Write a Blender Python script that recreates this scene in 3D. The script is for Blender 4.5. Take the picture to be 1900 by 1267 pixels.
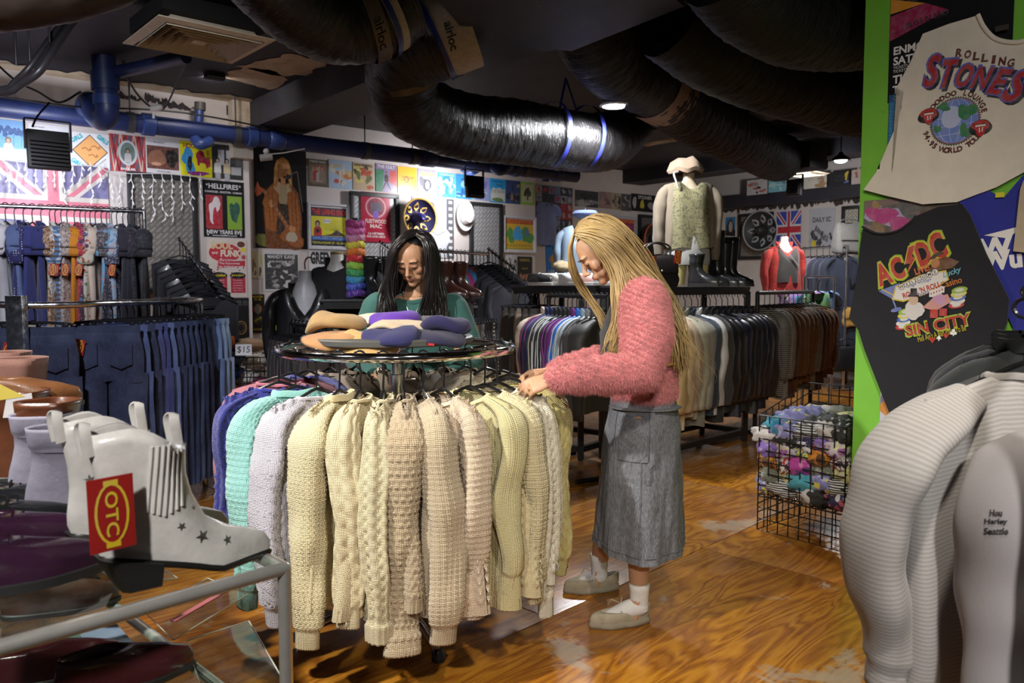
import bpy,bmesh,math,random
import numpy as np
from mathutils import Vector,Matrix

for _o in list(bpy.data.objects):
    bpy.data.objects.remove(_o)
SC=bpy.context.scene
COL=SC.collection
PI=math.pi
F_PX,CX,CY=1478.0,950.0,633.5
PITCH=math.atan(103.5/F_PX)
CAM=Vector((0.0,0.0,1.35))

# ------------------------------------------------------------------ camera
_cd=bpy.data.cameras.new('camera');_cd.sensor_width=36.0;_cd.lens=F_PX/1900.0*36.0
_cd.clip_start=0.05;_cd.clip_end=60
_cam=bpy.data.objects.new('camera',_cd);COL.objects.link(_cam)
_cam.location=CAM;_cam.rotation_euler=(PI/2-PITCH,0,0)
_cd.dof.use_dof=True;_cd.dof.focus_distance=3.1;_cd.dof.aperture_fstop=5.6
SC.camera=_cam

# ------------------------------------------------------------------ world, lights, exposure
_w=bpy.data.worlds.new('world');SC.world=_w;_w.use_nodes=True
_w.node_tree.nodes['Background'].inputs[0].default_value=(0.55,0.60,0.75,1)
_w.node_tree.nodes['Background'].inputs[1].default_value=0.05
SC.view_settings.view_transform='Standard'
SC.view_settings.look='None'
SC.view_settings.gamma=1.0
SC.view_settings.use_curve_mapping=False
SC.view_settings.exposure=-0.1

def spot(name,loc,target,power,size=60,blend=0.5,color=(1,1,1),radius=0.06):
    d=bpy.data.lights.new(name,'SPOT');d.energy=power;d.color=color
    d.spot_size=math.radians(size);d.spot_blend=blend;d.shadow_soft_size=radius
    o=bpy.data.objects.new(name,d);COL.objects.link(o);o.location=loc
    o.rotation_euler=(Vector(target)-Vector(loc)).to_track_quat('-Z','Y').to_euler()
    return o

def area(name,loc,target,power,sx,sy,color=(1,1,1),spread=180):
    d=bpy.data.lights.new(name,'AREA');d.energy=power;d.color=color
    d.shape='RECTANGLE';d.size=sx;d.size_y=sy;d.spread=math.radians(spread)
    o=bpy.data.objects.new(name,d);COL.objects.link(o);o.location=loc
    o.rotation_euler=(Vector(target)-Vector(loc)).to_track_quat('-Z','Y').to_euler()
    return o

WARM=(1.0,0.90,0.76);COOL=(0.86,0.88,1.0);NEUT=(1.0,0.96,0.90)
# assumed ceiling spots, no fixtures built; some added only to brighten dark displays
spot('ceiling_spot_key',(-2.15,1.15,3.0),(-0.4,3.05,0.75),600,58,0.6,NEUT,0.05)
spot('ceiling_spot_side',(-2.0,3.6,3.0),(0.0,2.95,0.3),200,75,0.6,WARM,0.06)
spot('ceiling_spot_near',(0.55,0.6,3.05),(0.7,3.4,0.6),230,70,0.7,WARM,0.07)
spot('fill_spot_right',(0.2,-1.7,2.7),(1.75,2.6,1.1),340,60,0.8,NEUT,0.1)  # unseen frontal light added for the sweatshirts and pinned t-shirts
spot('fill_spot_boots',(-0.75,-0.5,2.6),(-0.9,1.6,0.95),300,48,0.9,NEUT,0.08)  # extra light added over the dark foreground to brighten the boots
spot('ceiling_spot_left',(-1.7,1.8,3.0),(-2.5,5.3,1.2),330,70,0.8,COOL,0.08)
spot('fill_spot_shirts',(-2.3,3.3,3.0),(-3.0,6.0,1.5),230,60,0.8,COOL,0.08)  # added to lift the shirt rail, stands for no real lamp
spot('spot_back',(3.2,8.6,2.2),(2.9,10.0,0.5),60,140,0.8,NEUT,0.1)  # unseen source hung well below the ceiling, without a fixture
spot('fill_spot_middle',(-1.3,4.3,2.9),(-1.2,6.3,0.9),170,95,0.8,NEUT,0.1)  # added light for the dark jumper basket and the busts near it
# ------------------------------------------------------------------ helpers
def ray(px,py):
    x=(px-CX)/F_PX;y=-(py-CY)/F_PX
    c,s=math.cos(PITCH),math.sin(PITCH)
    return Vector((x,c+y*s,-s+y*c))
def at(px,py,Y):
    d=ray(px,py);return CAM+d*(Y/d.y)
def atz(px,py,z):
    d=ray(px,py);return CAM+d*((z-CAM.z)/d.z)

class Wall:
    def __init__(s,p0,dirv):
        s.p0=Vector((p0[0],p0[1],0));s.d=Vector((dirv[0],dirv[1],0)).normalized()
        s.n=Vector((s.d.y,-s.d.x,0));s.ang=math.atan2(s.d.y,s.d.x)
    def hit(s,px,py,off=0.0):
        r=ray(px,py);o=s.p0+s.n*off
        t=(o-CAM).dot(s.n)/r.dot(s.n)
        p=CAM+r*t
        return(p-s.p0).dot(s.d),p.z
    def pt(s,a,z,off=0.0):
        return s.p0+s.d*a+s.n*off+Vector((0,0,z))

def link(o,parent=None):
    COL.objects.link(o)
    if parent is not None:o.parent=parent
    return o
LABELS={}
def tag(o,label,cat,group=None,kind=None):
    o['label']=label;o['category']=cat
    if group:o['group']=group
    if kind:o['kind']=kind
    return o
def thing(name,label,cat,loc=(0,0,0),rz=0.0,group=None,kind=None,rot=None):
    o=bpy.data.objects.new(name,None);link(o);o.empty_display_size=0.05
    o.location=loc;o.rotation_euler=rot if rot is not None else(0,0,rz)
    return tag(o,label,cat,group,kind)
ORD=['first','second','third','fourth','fifth','sixth','seventh','eighth','ninth','tenth','eleventh','twelfth',
       'thirteenth','fourteenth','fifteenth','sixteenth','seventeenth','eighteenth','nineteenth','twentieth',
       'twenty-first','twenty-second','twenty-third','twenty-fourth','twenty-fifth','twenty-sixth','twenty-seventh','twenty-eighth','twenty-ninth','thirtieth']

def mesh_from(name,v,f,mat,smooth=True,uv=None,col=None,angle=45):
    me=bpy.data.meshes.new(name)
    if isinstance(v,np.ndarray)and isinstance(f,np.ndarray):
        n,m,k=len(v),len(f),f.shape[1]
        me.vertices.add(n);me.vertices.foreach_set('co',v.astype(np.float32).ravel())
        me.loops.add(m*k);me.loops.foreach_set('vertex_index',f.astype(np.int32).ravel())
        me.polygons.add(m);me.polygons.foreach_set('loop_start',np.arange(m,dtype=np.int32)*k)
        me.update(calc_edges=True);me.validate()
    else:
        me.from_pydata([tuple(p)for p in v],[],[tuple(q)for q in f]);me.update()
    if mat is not None:me.materials.append(mat)
    if uv is not None:
        l=me.uv_layers.new(name='UVMap')
        idx=np.zeros(len(me.loops),dtype=np.int32);me.loops.foreach_get('vertex_index',idx)
        l.data.foreach_set('uv',np.asarray(uv,dtype=np.float32)[idx].ravel())
    if col is not None:
        ca=me.color_attributes.new('Col','FLOAT_COLOR','POINT')
        ca.data.foreach_set('color',np.asarray(col,dtype=np.float32).ravel())
    if smooth:
        me.polygons.foreach_set('use_smooth',[True]*len(me.polygons))
        if angle and angle<180:me.set_sharp_from_angle(angle=math.radians(angle))
    return me
def mobj(name,me,parent=None):
    o=bpy.data.objects.new(name,me);return link(o,parent)

def frames(pts):
    pts=[Vector(p)for p in pts];T=[]
    for i in range(len(pts)):
        a=pts[max(i-1,0)];b=pts[min(i+1,len(pts)-1)]
        t=(b-a);T.append(t.normalized()if t.length>1e-9 else Vector((0,0,1)))
    up=Vector((0,0,1))if abs(T[0].z)<0.9 else Vector((0,1,0))
    n=(up-T[0]*up.dot(T[0])).normalized();out=[]
    for t in T:
        n=(n-t*n.dot(t))
        n=n.normalized()if n.length>1e-9 else t.orthogonal().normalized()
        out.append((t,n,t.cross(n)))
    return pts,out
def spline(pts,n=8):
    """Catmull-Rom through points."""
    P=[Vector(p)for p in pts];P=[P[0]*2-P[1]]+P+[P[-1]*2-P[-2]];out=[]
    for i in range(1,len(P)-2):
        a,b,c,d=P[i-1],P[i],P[i+1],P[i+2]
        for k in range(n):
            t=k/n
            out.append(0.5*((2*b)+(c-a)*t+(2*a-5*b+4*c-d)*t*t+(3*b-a-3*c+d)*t**3))
    out.append(P[-2]);return out
def lerp(a,b,t):return a+(b-a)*t
def interp(xs,ys,x):return float(np.interp(x,xs,ys))

class MB:
    def __init__(s):s.v=[];s.f=[];s.c=[];s.cc=None
    def add(s,v,f):
        o=len(s.v);s.v.extend([Vector(p)for p in v]);s.f.extend([tuple(i+o for i in q)for q in f])
        if s.cc is not None:s.c.extend([s.cc]*len(v))
        return s
    def color(s,c):s.cc=(c[0],c[1],c[2],1.0);return s
    def box(s,c,size,R=None,bev=0.0):
        x,y,z=size[0]/2,size[1]/2,size[2]/2;c=Vector(c)
        if bev>0:
            b=min(bev,x*.9,y*.9,z*.9);V=[];
            bm=bmesh.new();bmesh.ops.create_cube(bm,size=1.0)
            for w in bm.verts:w.co=Vector((w.co.x*2*x,w.co.y*2*y,w.co.z*2*z))
            bmesh.ops.bevel(bm,geom=list(bm.edges),offset=b,segments=2,profile=0.6,affect='EDGES')
            bm.verts.index_update()
            V=[w.co.copy()for w in bm.verts];Fc=[[w.index for w in q.verts]for q in bm.faces];bm.free()
            if R:V=[R@p for p in V]
            return s.add([c+p for p in V],Fc)
        V=[Vector((i*x,j*y,k*z))for k in(-1,1)for j in(-1,1)for i in(-1,1)]
        if R:V=[R@p for p in V]
        return s.add([c+p for p in V],[(0,2,3,1),(4,5,7,6),(0,1,5,4),(2,6,7,3),(0,4,6,2),(1,3,7,5)])
    def tube(s,pts,r,n=8,caps=True,flat=1.0,closed=False):
        pts,fr=frames(pts);N=len(pts);V=[];
        for i,p in enumerate(pts):
            t,a,b=fr[i];rr=r[i]if isinstance(r,(list,tuple,np.ndarray))else r
            for k in range(n):
                th=2*PI*k/n;V.append(p+a*(math.cos(th)*rr*flat)+b*(math.sin(th)*rr))
        Fc=[(i*n+k,i*n+(k+1)%n,(i+1)*n+(k+1)%n,(i+1)*n+k)for i in range(N-1)for k in range(n)]
        if closed:Fc+=[((N-1)*n+k,(N-1)*n+(k+1)%n,(k+1)%n,k)for k in range(n)]
        elif caps:Fc+=[tuple(range(n))[::-1],tuple((N-1)*n+k for k in range(n))]
        return s.add(V,Fc)
    def bar(s,a,b,w,h=None):
        """square-section bar between two points"""
        a,b=Vector(a),Vector(b);h=h or w;t=(b-a).normalized()
        up=Vector((0,0,1))if abs(t.z)<0.95 else Vector((0,1,0))
        x=t.cross(up).normalized();y=x.cross(t).normalized()
        V=[p+x*(i*w/2)+y*(j*h/2)for p in(a,b)for(i,j)in((-1,-1),(1,-1),(1,1),(-1,1))]
        return s.add(V,[(3,2,1,0),(4,5,6,7),(0,1,5,4),(1,2,6,5),(2,3,7,6),(3,0,4,7)])
    def lathe(s,prof,n=24,c=(0,0,0),caps=False):
        c=Vector(c);V=[c+Vector((r*math.cos(2*PI*k/n),r*math.sin(2*PI*k/n),z))for r,z in prof for k in range(n)]
        Fc=[(i*n+k,i*n+(k+1)%n,(i+1)*n+(k+1)%n,(i+1)*n+k)for i in range(len(prof)-1)for k in range(n)]
        if caps:Fc+=[tuple(range(n))[::-1],tuple((len(prof)-1)*n+k for k in range(n))]
        return s.add(V,Fc)
    def ell(s,c,r,n=12,m=8,R=None):
        c=Vector(c);r=(r,r,r)if not isinstance(r,(tuple,list))else r;V=[];Fc=[]
        for i in range(m+1):
            ph=PI*i/m
            for k in range(n):
                th=2*PI*k/n
                p=Vector((r[0]*math.sin(ph)*math.cos(th),r[1]*math.sin(ph)*math.sin(th),-r[2]*math.cos(ph)))
                V.append(c+(R@p if R else p))
        for i in range(m):
            for k in range(n):Fc.append((i*n+k,i*n+(k+1)%n,(i+1)*n+(k+1)%n,(i+1)*n+k))
        return s.add(V,Fc)
    def prism(s,pts2,y0,y1):
        """outline in local x,z extruded along y"""
        n=len(pts2);V=[Vector((p[0],y0,p[1]))for p in pts2]+[Vector((p[0],y1,p[1]))for p in pts2]
        return s.add(V,[tuple(range(n)),tuple(range(n,2*n))[::-1]]+[(i,i+n,(i+1)%n+n,(i+1)%n)for i in range(n)])
    def poly(s,pts3):return s.add(pts3,[tuple(range(len(pts3)))])
    def build(s,name,mat,parent=None,smooth=True,angle=45):
        me=mesh_from(name,s.v,s.f,mat,smooth,None,s.c if s.cc is not None else None,angle)
        if name not in NOFIX:
            bm=bmesh.new();bm.from_mesh(me);bmesh.ops.recalc_face_normals(bm,faces=list(bm.faces));bm.to_mesh(me);bm.free()
        return mobj(name,me,parent)
NOFIX={'print','fur'}

def grid_faces(N,M,wrap=False):
    i=np.arange(N-1)[:,None];k=np.arange(M if wrap else M-1)[None,:];k2=(k+1)%M
    return np.stack([i*M+k,i*M+k2,(i+1)*M+k2,(i+1)*M+k],-1).reshape(-1,4)
def rotz(a):return Matrix.Rotation(a,3,'Z')
def srgb(r,g,b):
    f=lambda c:(c/255.0/12.92)if c<=10.3 else((c/255.0+0.055)/1.055)**2.4
    return(f(r),f(g),f(b))
def snoise(x,y,seed=0.0):
    return(np.sin(x*1.7+seed*3.1+1.3*np.sin(y*1.1+seed))+np.sin(y*2.3+seed*1.7+1.1*np.sin(x*1.9+seed*2.0))+0.5*np.sin(x*4.1+y*3.7+seed))/2.5

# ------------------------------------------------------------------ materials
class NB:
    def __init__(s,name):
        s.m=bpy.data.materials.new(name);s.m.use_nodes=True
        s.t=s.m.node_tree;s.b=s.t.nodes['Principled BSDF']
    def n(s,typ,ins=None,**props):
        nd=s.t.nodes.new(typ)
        for k,v in props.items():setattr(nd,k,v)
        for k,v in(ins or{}).items():
            if hasattr(v,'is_linked')or hasattr(v,'links'):s.t.links.new(v,nd.inputs[k])
            elif isinstance(v,bpy.types.Node):s.t.links.new(v.outputs[0],nd.inputs[k])
            else:nd.inputs[k].default_value=v
        return nd
    def set(s,**kw):
        for k,v in kw.items():
            k={'color':'Base Color','rough':'Roughness','metal':'Metallic','normal':'Normal','trans':'Transmission Weight','ior':'IOR',
                 'spec':'Specular IOR Level','sheen':'Sheen Weight','emit':'Emission Color','estr':'Emission Strength','coat':'Coat Weight','alpha':'Alpha','sss':'Subsurface Weight'}[k]
            i=s.b.inputs[k]
            if isinstance(v,bpy.types.Node):s.t.links.new(v.outputs[0],i)
            elif hasattr(v,'is_linked'):s.t.links.new(v,i)
            elif isinstance(v,tuple)and len(v)==3:i.default_value=(*v,1)
            else:i.default_value=v
        return s.m
    def ramp(s,fac,stops,interp='LINEAR'):
        r=s.n('ShaderNodeValToRGB',{'Fac':fac});cr=r.color_ramp;cr.interpolation=interp
        while len(cr.elements)<len(stops):cr.elements.new(0.5)
        for e,(p,c)in zip(cr.elements,stops):e.position=p;e.color=(*c,1)if len(c)==3 else c
        return r
    def noise(s,scale,detail=3,rough=0.55,vec=None,dist=0.0):
        i={'Scale':scale,'Detail':detail,'Roughness':rough,'Distortion':dist}
        if vec is not None:i['Vector']=vec
        return s.n('ShaderNodeTexNoise',i)
    def obj(s,scale=None,rot=None,out='Object'):
        tc=s.n('ShaderNodeTexCoord')
        if scale is None and rot is None:return tc.outputs[out]
        i={'Vector':tc.outputs[out]}
        if scale is not None:i['Scale']=scale
        if rot is not None:i['Rotation']=rot
        return s.n('ShaderNodeMapping',i).outputs[0]
    def mix(s,fac,a,b,mode='MIX'):
        nd=s.n('ShaderNodeMix',data_type='RGBA',blend_type=mode)
        for k,v in((0,fac),(6,a),(7,b)):
            if isinstance(v,bpy.types.Node):s.t.links.new(v.outputs[0],nd.inputs[k])
            elif hasattr(v,'is_linked'):s.t.links.new(v,nd.inputs[k])
            elif isinstance(v,(int,float)):nd.inputs[k].default_value=v
            else:nd.inputs[k].default_value=(*v[:3],1)
        return nd.outputs[2]
    def bump(s,h,strength=0.3,dist=0.002,normal=None):
        i={'Height':h,'Strength':strength,'Distance':dist}
        if normal is not None:i['Normal']=normal
        return s.n('ShaderNodeBump',i)
_MC={}
def cached(fn):
    def g(*a,**k):
        key=(fn.__name__,a,tuple(sorted(k.items())))
        if key not in _MC:_MC[key]=fn(*a,**k)
        return _MC[key]
    return g
def mulc(c,k):return tuple(min(1.0,max(0.0,x*k))for x in c)

@cached
def plain(color,rough=0.5,metal=0.0,var=0.12,scale=14.0,bump=0.0):
    b=NB('surface');nz=b.noise(scale,4,0.6,b.obj())
    b.set(color=b.ramp(nz.outputs[0],[(0.3,mulc(color,1-var)),(0.7,mulc(color,1+var))]),rough=rough,metal=metal)
    if bump:b.set(normal=b.bump(nz.outputs[0],bump,0.004))
    return b.m
@cached
def fabric(color,rough=0.85,var=0.1,weave=1.0,sheen=0.15):
    b=NB('cloth');o=b.obj()
    nz=b.noise(9,4,0.6,o);fine=b.noise(420,1,0.5,o)
    b.set(color=b.ramp(nz.outputs[0],[(0.3,mulc(color,1-var)),(0.7,mulc(color,1+var))]),rough=rough,sheen=sheen,
          normal=b.bump(fine.outputs[0],0.25*weave,0.002))
    return b.m
@cached
def denim(color,fade=0.35):
    b=NB('denim');o=b.obj();nz=b.noise(6,3,0.6,o)
    tw=b.n('ShaderNodeTexWave',{'Vector':b.obj((1,1,1),(0,0.7,0)),'Scale':190.0,'Distortion':1.0})
    st=b.noise(40,3,0.6,b.obj((9,9,0.8)))
    c1=b.ramp(nz.outputs[0],[(0.35,mulc(color,0.8)),(0.7,tuple(lerp(x,y,fade*0.5)for x,y in zip(color,(0.25,0.32,0.5))))])
    c2=b.mix(b.ramp(st.outputs[0],[(0.45,(0,0,0)),(0.75,(0.35,0.35,0.35))]).outputs[0],c1.outputs[0],tuple(lerp(x,y,0.3)for x,y in zip(color,(0.22,0.3,0.5))))
    b.set(color=c2,rough=0.85,normal=b.bump(tw.outputs[0],0.25,0.001));return b.m
@cached
def knit(color,gauge=90.0,strength=0.7):
    """yarn-scale relief on the UV layout (metres)"""
    b=NB('knit');uv=b.n('ShaderNodeUVMap',uv_map='UVMap').outputs[0]
    mp=b.n('ShaderNodeMapping',{'Vector':uv,'Scale':(1,1,1)}).outputs[0]
    w1=b.n('ShaderNodeTexWave',{'Vector':mp,'Scale':gauge,'Distortion':1.5,'Detail':1.0,'Detail Scale':2.0},bands_direction='Y')
    w2=b.n('ShaderNodeTexWave',{'Vector':mp,'Scale':gauge*0.8,'Distortion':1.0},bands_direction='X')
    s=b.n('ShaderNodeMath',{0:w1.outputs['Fac'],1:w2.outputs['Fac']},operation='ADD')
    nz=b.noise(10,3,0.6,b.obj());fz=b.noise(260,2,0.6,b.obj())
    s2=b.n('ShaderNodeMath',{0:s,1:fz.outputs[0]},operation='ADD')
    b.set(color=b.ramp(nz.outputs[0],[(0.3,mulc(color,0.93)),(0.7,mulc(color,1.06))]),rough=0.95,sheen=0.25,normal=b.bump(s2,strength,0.003));return b.m
@cached
def printed(kind,cols,scale=18.0,seed=0.0):
    """patterned cloth: floral, dots, paisley, leopard, stripes, check, tie"""
    b=NB('patterned_cloth');o=b.n('ShaderNodeMapping',{'Vector':b.obj(),'Location':(seed,seed*1.7,seed*0.6)}).outputs[0]
    if kind=='floral':
        wn=b.noise(scale*0.4,2,0.5,o);wv=b.mix(0.12,o,wn.outputs['Color'])
        v=b.n('ShaderNodeTexVoronoi',{'Vector':wv,'Scale':scale});sep=b.n('ShaderNodeSeparateColor',{0:v.outputs['Color']})
        k=len(cols);c=b.ramp(sep.outputs[0],[(i/k,cols[i])for i in range(k)],'CONSTANT')
        m=b.ramp(v.outputs['Distance'],[(0.0,(0,0,0)),(0.42,(0,0,0)),(0.5,(1,1,1))]);out=b.mix(m.outputs[0],c.outputs[0],cols[0])
    elif kind=='dots':
        v=b.n('ShaderNodeTexVoronoi',{'Vector':o,'Scale':scale,'Randomness':0.15})
        m=b.ramp(v.outputs['Distance'],[(0.0,(1,1,1)),(0.22,(1,1,1)),(0.26,(0,0,0))]);out=b.mix(m.outputs[0],cols[0],cols[1])
    elif kind=='paisley':
        nz=b.noise(scale*0.5,3,0.6,o,2.5);k=len(cols)
        out=b.ramp(nz.outputs[0],[(0.3+0.4*i/k,cols[i])for i in range(k)],'CONSTANT').outputs[0]
    elif kind=='leopard':
        v=b.n('ShaderNodeTexVoronoi',{'Vector':b.mix(0.1,o,b.noise(scale,2,0.5,o).outputs['Color']),'Scale':scale})
        m=b.ramp(v.outputs['Distance'],[(0.0,(0.35,0.35,0.35)),(0.16,(0,0,0)),(0.2,(1,1,1)),(0.34,(1,1,1)),(0.42,(0,0,0))])
        out=b.mix(m.outputs[0],cols[0],cols[1])
    elif kind=='stripes':
        w=b.n('ShaderNodeTexWave',{'Vector':o,'Scale':scale,'Distortion':0.3},bands_direction='Z')
        out=b.ramp(w.outputs['Fac'],[(0.45,cols[0]),(0.55,cols[1])]).outputs[0]
    elif kind=='check':
        w=b.n('ShaderNodeTexWave',{'Vector':o,'Scale':scale},bands_direction='Z');w2=b.n('ShaderNodeTexWave',{'Vector':o,'Scale':scale},bands_direction='X')
        a=b.ramp(w.outputs['Fac'],[(0.45,(0,0,0)),(0.55,(1,1,1))]);c=b.ramp(w2.outputs['Fac'],[(0.45,(0,0,0)),(0.55,(1,1,1))])
        out=b.mix(c.outputs[0],b.mix(a.outputs[0],cols[0],cols[1]),b.mix(a.outputs[0],cols[1],cols[2]))
    else:
        nz=b.noise(scale*0.3,4,0.65,o,1.2);k=len(cols)
        out=b.ramp(nz.outputs[0],[(0.32+0.36*i/max(1,k-1),cols[i])for i in range(k)]).outputs[0]
    fine=b.noise(400,1,0.5,b.obj())
    b.set(color=out,rough=0.8,sheen=0.1,normal=b.bump(fine.outputs[0],0.2,0.002));return b.m
@cached
def leather(color,rough=0.35,scale=60.0):
    b=NB('leather');o=b.obj();v=b.n('ShaderNodeTexVoronoi',{'Vector':o,'Scale':scale*3});nz=b.noise(8,4,0.6,o)
    wr=b.noise(22,4,0.6,o)
    b.set(color=b.ramp(nz.outputs[0],[(0.3,mulc(color,0.7)),(0.7,mulc(color,1.2))]),rough=rough,coat=0.15,
          normal=b.bump(wr.outputs[0],0.25,0.006,b.bump(v.outputs['Distance'],0.12,0.001)))
    return b.m
@cached
def chrome(rough=0.12,tint=(0.78,0.78,0.80)):
    b=NB('chrome');nz=b.noise(30,3,0.6,b.obj())
    b.set(color=tint,metal=1.0,rough=b.ramp(nz.outputs[0],[(0.3,(rough*0.7,)*3),(0.8,(rough*1.9,)*3)]));return b.m
BLACKMETAL=lambda:plain((0.012,0.012,0.013),0.38,0.0,0.3,20.0)
BLACKPLASTIC=lambda:plain((0.012,0.012,0.014),0.28,0.0,0.3,30.0)
@cached
def print_mat(rough=0.45):
    b=NB('printed_ink');a=b.n('ShaderNodeVertexColor',layer_name='Col')
    nz=b.noise(30,3,0.6,b.obj())
    b.set(color=b.mix(b.ramp(nz.outputs[0],[(0.4,(0,0,0)),(0.8,(0.18,0.18,0.18))]).outputs[0],a.outputs[0],(0.55,0.52,0.48)),rough=rough);return b.m
@cached
def emission(color,strength):
    b=NB('lamp_glow');b.set(color=(0.9,0.9,0.9),emit=color,estr=strength);return b.m
@cached
def glass(tint=(0.93,0.98,0.96),rough=0.02):
    b=NB('clear_glass');nt=b.t
    tr=b.n('ShaderNodeBsdfTransparent',{'Color':(*tint,1)});gl=b.n('ShaderNodeBsdfGlossy',{'Color':(1,1,1,1),'Roughness':rough})
    fr=b.n('ShaderNodeFresnel',{'IOR':1.45});nz=b.noise(9,4,0.7,b.obj())
    dirt=b.ramp(nz.outputs[0],[(0.45,(0,0,0)),(0.8,(0.05,0.05,0.05))])
    bf=b.n('ShaderNodeMath',{0:1.0,1:b.n('ShaderNodeNewGeometry').outputs['Backfacing']},operation='SUBTRACT');fm=b.n('ShaderNodeMath',{0:fr.outputs[0],1:bf},operation='MULTIPLY')
    mx=b.n('ShaderNodeMixShader',{0:fm.outputs[0],1:tr.outputs[0],2:gl.outputs[0]})
    df=b.n('ShaderNodeBsdfDiffuse',{'Color':(0.7,0.7,0.66,1)})
    mx2=b.n('ShaderNodeMixShader',{0:dirt.outputs[0],1:mx.outputs[0],2:df.outputs[0]})
    nt.links.new(mx2.outputs[0],nt.nodes['Material Output'].inputs['Surface']);return b.m

# ------------------------------------------------------------------ flat print (lettering, pictures)
_TC={}
def text_mesh(s,bold=0.0,shear=0.0,space=1.0):
    key=(s,bold,shear,space)
    if key not in _TC:
        cu=bpy.data.curves.new('t','FONT');cu.body=s;cu.size=1.0;cu.offset=bold;cu.shear=shear;cu.space_character=space
        cu.resolution_u=3
        o=ev=bpy.data.objects.new('t',cu);me=o.to_mesh()
        v=[(p.co.x,p.co.y)for p in me.vertices];f=[tuple(q.vertices)for q in me.polygons];ev.to_mesh_clear()
        bpy.data.objects.remove(o);bpy.data.curves.remove(cu)
        xs=[p[0]for p in v]or[0,1];ys=[p[1]for p in v]or[0,1]
        _TC[key]=(v,f,(min(xs),max(xs),min(ys),max(ys)))
    return _TC[key]
class Art:
    """flat shapes in a local x,z plane facing -y; unit = metres"""
    def __init__(s,base=0.0):s.mb=MB();s.k=0;s.base=base;s.fn=None
    def _y(s):s.k+=1;return s.base-0.0006-0.00004*s.k
    def _put(s,pts,faces,c):
        y=s._y();s.mb.color(c)
        if s.fn:s.mb.add([s.fn(p[0],y,p[1])for p in pts],faces)
        else:s.mb.add([(p[0],y,p[1])for p in pts],faces)
    def poly(s,pts,c):s._put(pts,[tuple(range(len(pts)))],c);return s
    def rect(s,x0,z0,x1,z1,c):return s.poly([(x0,z0),(x1,z0),(x1,z1),(x0,z1)],c)
    def ell(s,x,z,rx,rz,c,n=18,rot=0):
        cr,sr=math.cos(rot),math.sin(rot)
        return s.poly([(x+rx*math.cos(2*PI*i/n)*cr-rz*math.sin(2*PI*i/n)*sr,z+rx*math.cos(2*PI*i/n)*sr+rz*math.sin(2*PI*i/n)*cr)for i in range(n)],c)
    def ring(s,x,z,rx,rz,t,c,n=28):
        o=[(x+rx*math.cos(2*PI*i/n),z+rz*math.sin(2*PI*i/n))for i in range(n)];q=[(x+(rx-t)*math.cos(2*PI*i/n),z+(rz-t)*math.sin(2*PI*i/n))for i in range(n)]
        s._put(o+q,[(i,(i+1)%n,(i+1)%n+n,i+n)for i in range(n)],c);return s
    def line(s,pts,w,c):
        for a,b in zip(pts[:-1],pts[1:]):
            dx,dz=b[0]-a[0],b[1]-a[1];L=math.hypot(dx,dz)or 1;nx,nz=-dz/L*w/2,dx/L*w/2
            s.poly([(a[0]+nx,a[1]+nz),(b[0]+nx,b[1]+nz),(b[0]-nx,b[1]-nz),(a[0]-nx,a[1]-nz)],c)
        return s
    def star(s,x,z,r,c,n=5,q=0.42,rot=PI/2):
        return s.poly([(x+(r if i%2==0 else r*q)*math.cos(rot+PI*i/n),z+(r if i%2==0 else r*q)*math.sin(rot+PI*i/n))for i in range(2*n)],c)
    def text(s,st,x,z,c,w=None,h=None,rot=0.0,bold=0.02,shear=0.0,align='c',space=1.0,sc=None):
        """fit text into width w and/or cap height h, centred (or left) at x,z"""
        v,f,(a,b_,lo,hi)=text_mesh(st,bold,shear,space)
        if not v:return s
        sx=sz=None
        if w:sx=w/max(1e-6,b_-a)
        if h:sz=h/max(1e-6,hi-lo)
        if sc:sx=sz=sc
        sx=sx or sz;sz=sz or sx
        ox=(a+b_)/2 if align=='c' else a;oz=.36 if sc else(lo+hi)/2;cr,sr=math.cos(rot),math.sin(rot)
        P=[((p[0]-ox)*sx,(p[1]-oz)*sz)for p in v]
        s._put([(x+p[0]*cr-p[1]*sr,z+p[0]*sr+p[1]*cr)for p in P],f,c);return s
    def arc(s,st,x,z,r,a0,a1,c,h,bold=0.02,rz=None,flip=False):
        """letters along an arc from angle a0 to a1 (radians)"""
        rz=rz or r;n=len(st)
        for i,ch in enumerate(st):
            if ch==' ':continue
            t=a0+(a1-a0)*(i+0.5)/n;s.text(ch,x+r*math.cos(t),z+rz*math.sin(t),c,sc=h/.72,rot=t-PI/2+(PI if flip else 0),bold=bold)
        return s
    def build(s,parent,name='print',rough=0.45):return s.mb.build(name,print_mat(rough),parent,smooth=False)
def blob(x,z,rx,rz,seed,n=16,amp=0.25):
    r=random.Random(seed);ph=[r.uniform(0,6.28)for _ in range(3)]
    return[(x+rx*math.cos(t)*(1+amp*(math.sin(2*t+ph[0])+0.7*math.sin(3*t+ph[1])+0.4*math.sin(5*t+ph[2]))/2),z+rz*math.sin(t)*(1+amp*(math.sin(2*t+ph[0])+0.7*math.sin(3*t+ph[1])+0.4*math.sin(5*t+ph[2]))/2))for t in[2*PI*i/n for i in range(n)]]
# ------------------------------------------------------------------ the setting
U=Vector((0.773,0.635,0)).normalized();V=Vector((U.y,-U.x,0));N0=V.copy()
UA=math.atan2(U.y,U.x);VA=math.atan2(V.y,V.x)
WA=Wall(N0*-7.98,U);WB=Wall(N0*-8.38,U);WC=Wall(N0*-8.77,U)
WD=Wall((3.0,13.8),V);WE=Wall((1.66,3.84),V)
CEIL=3.17

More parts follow.
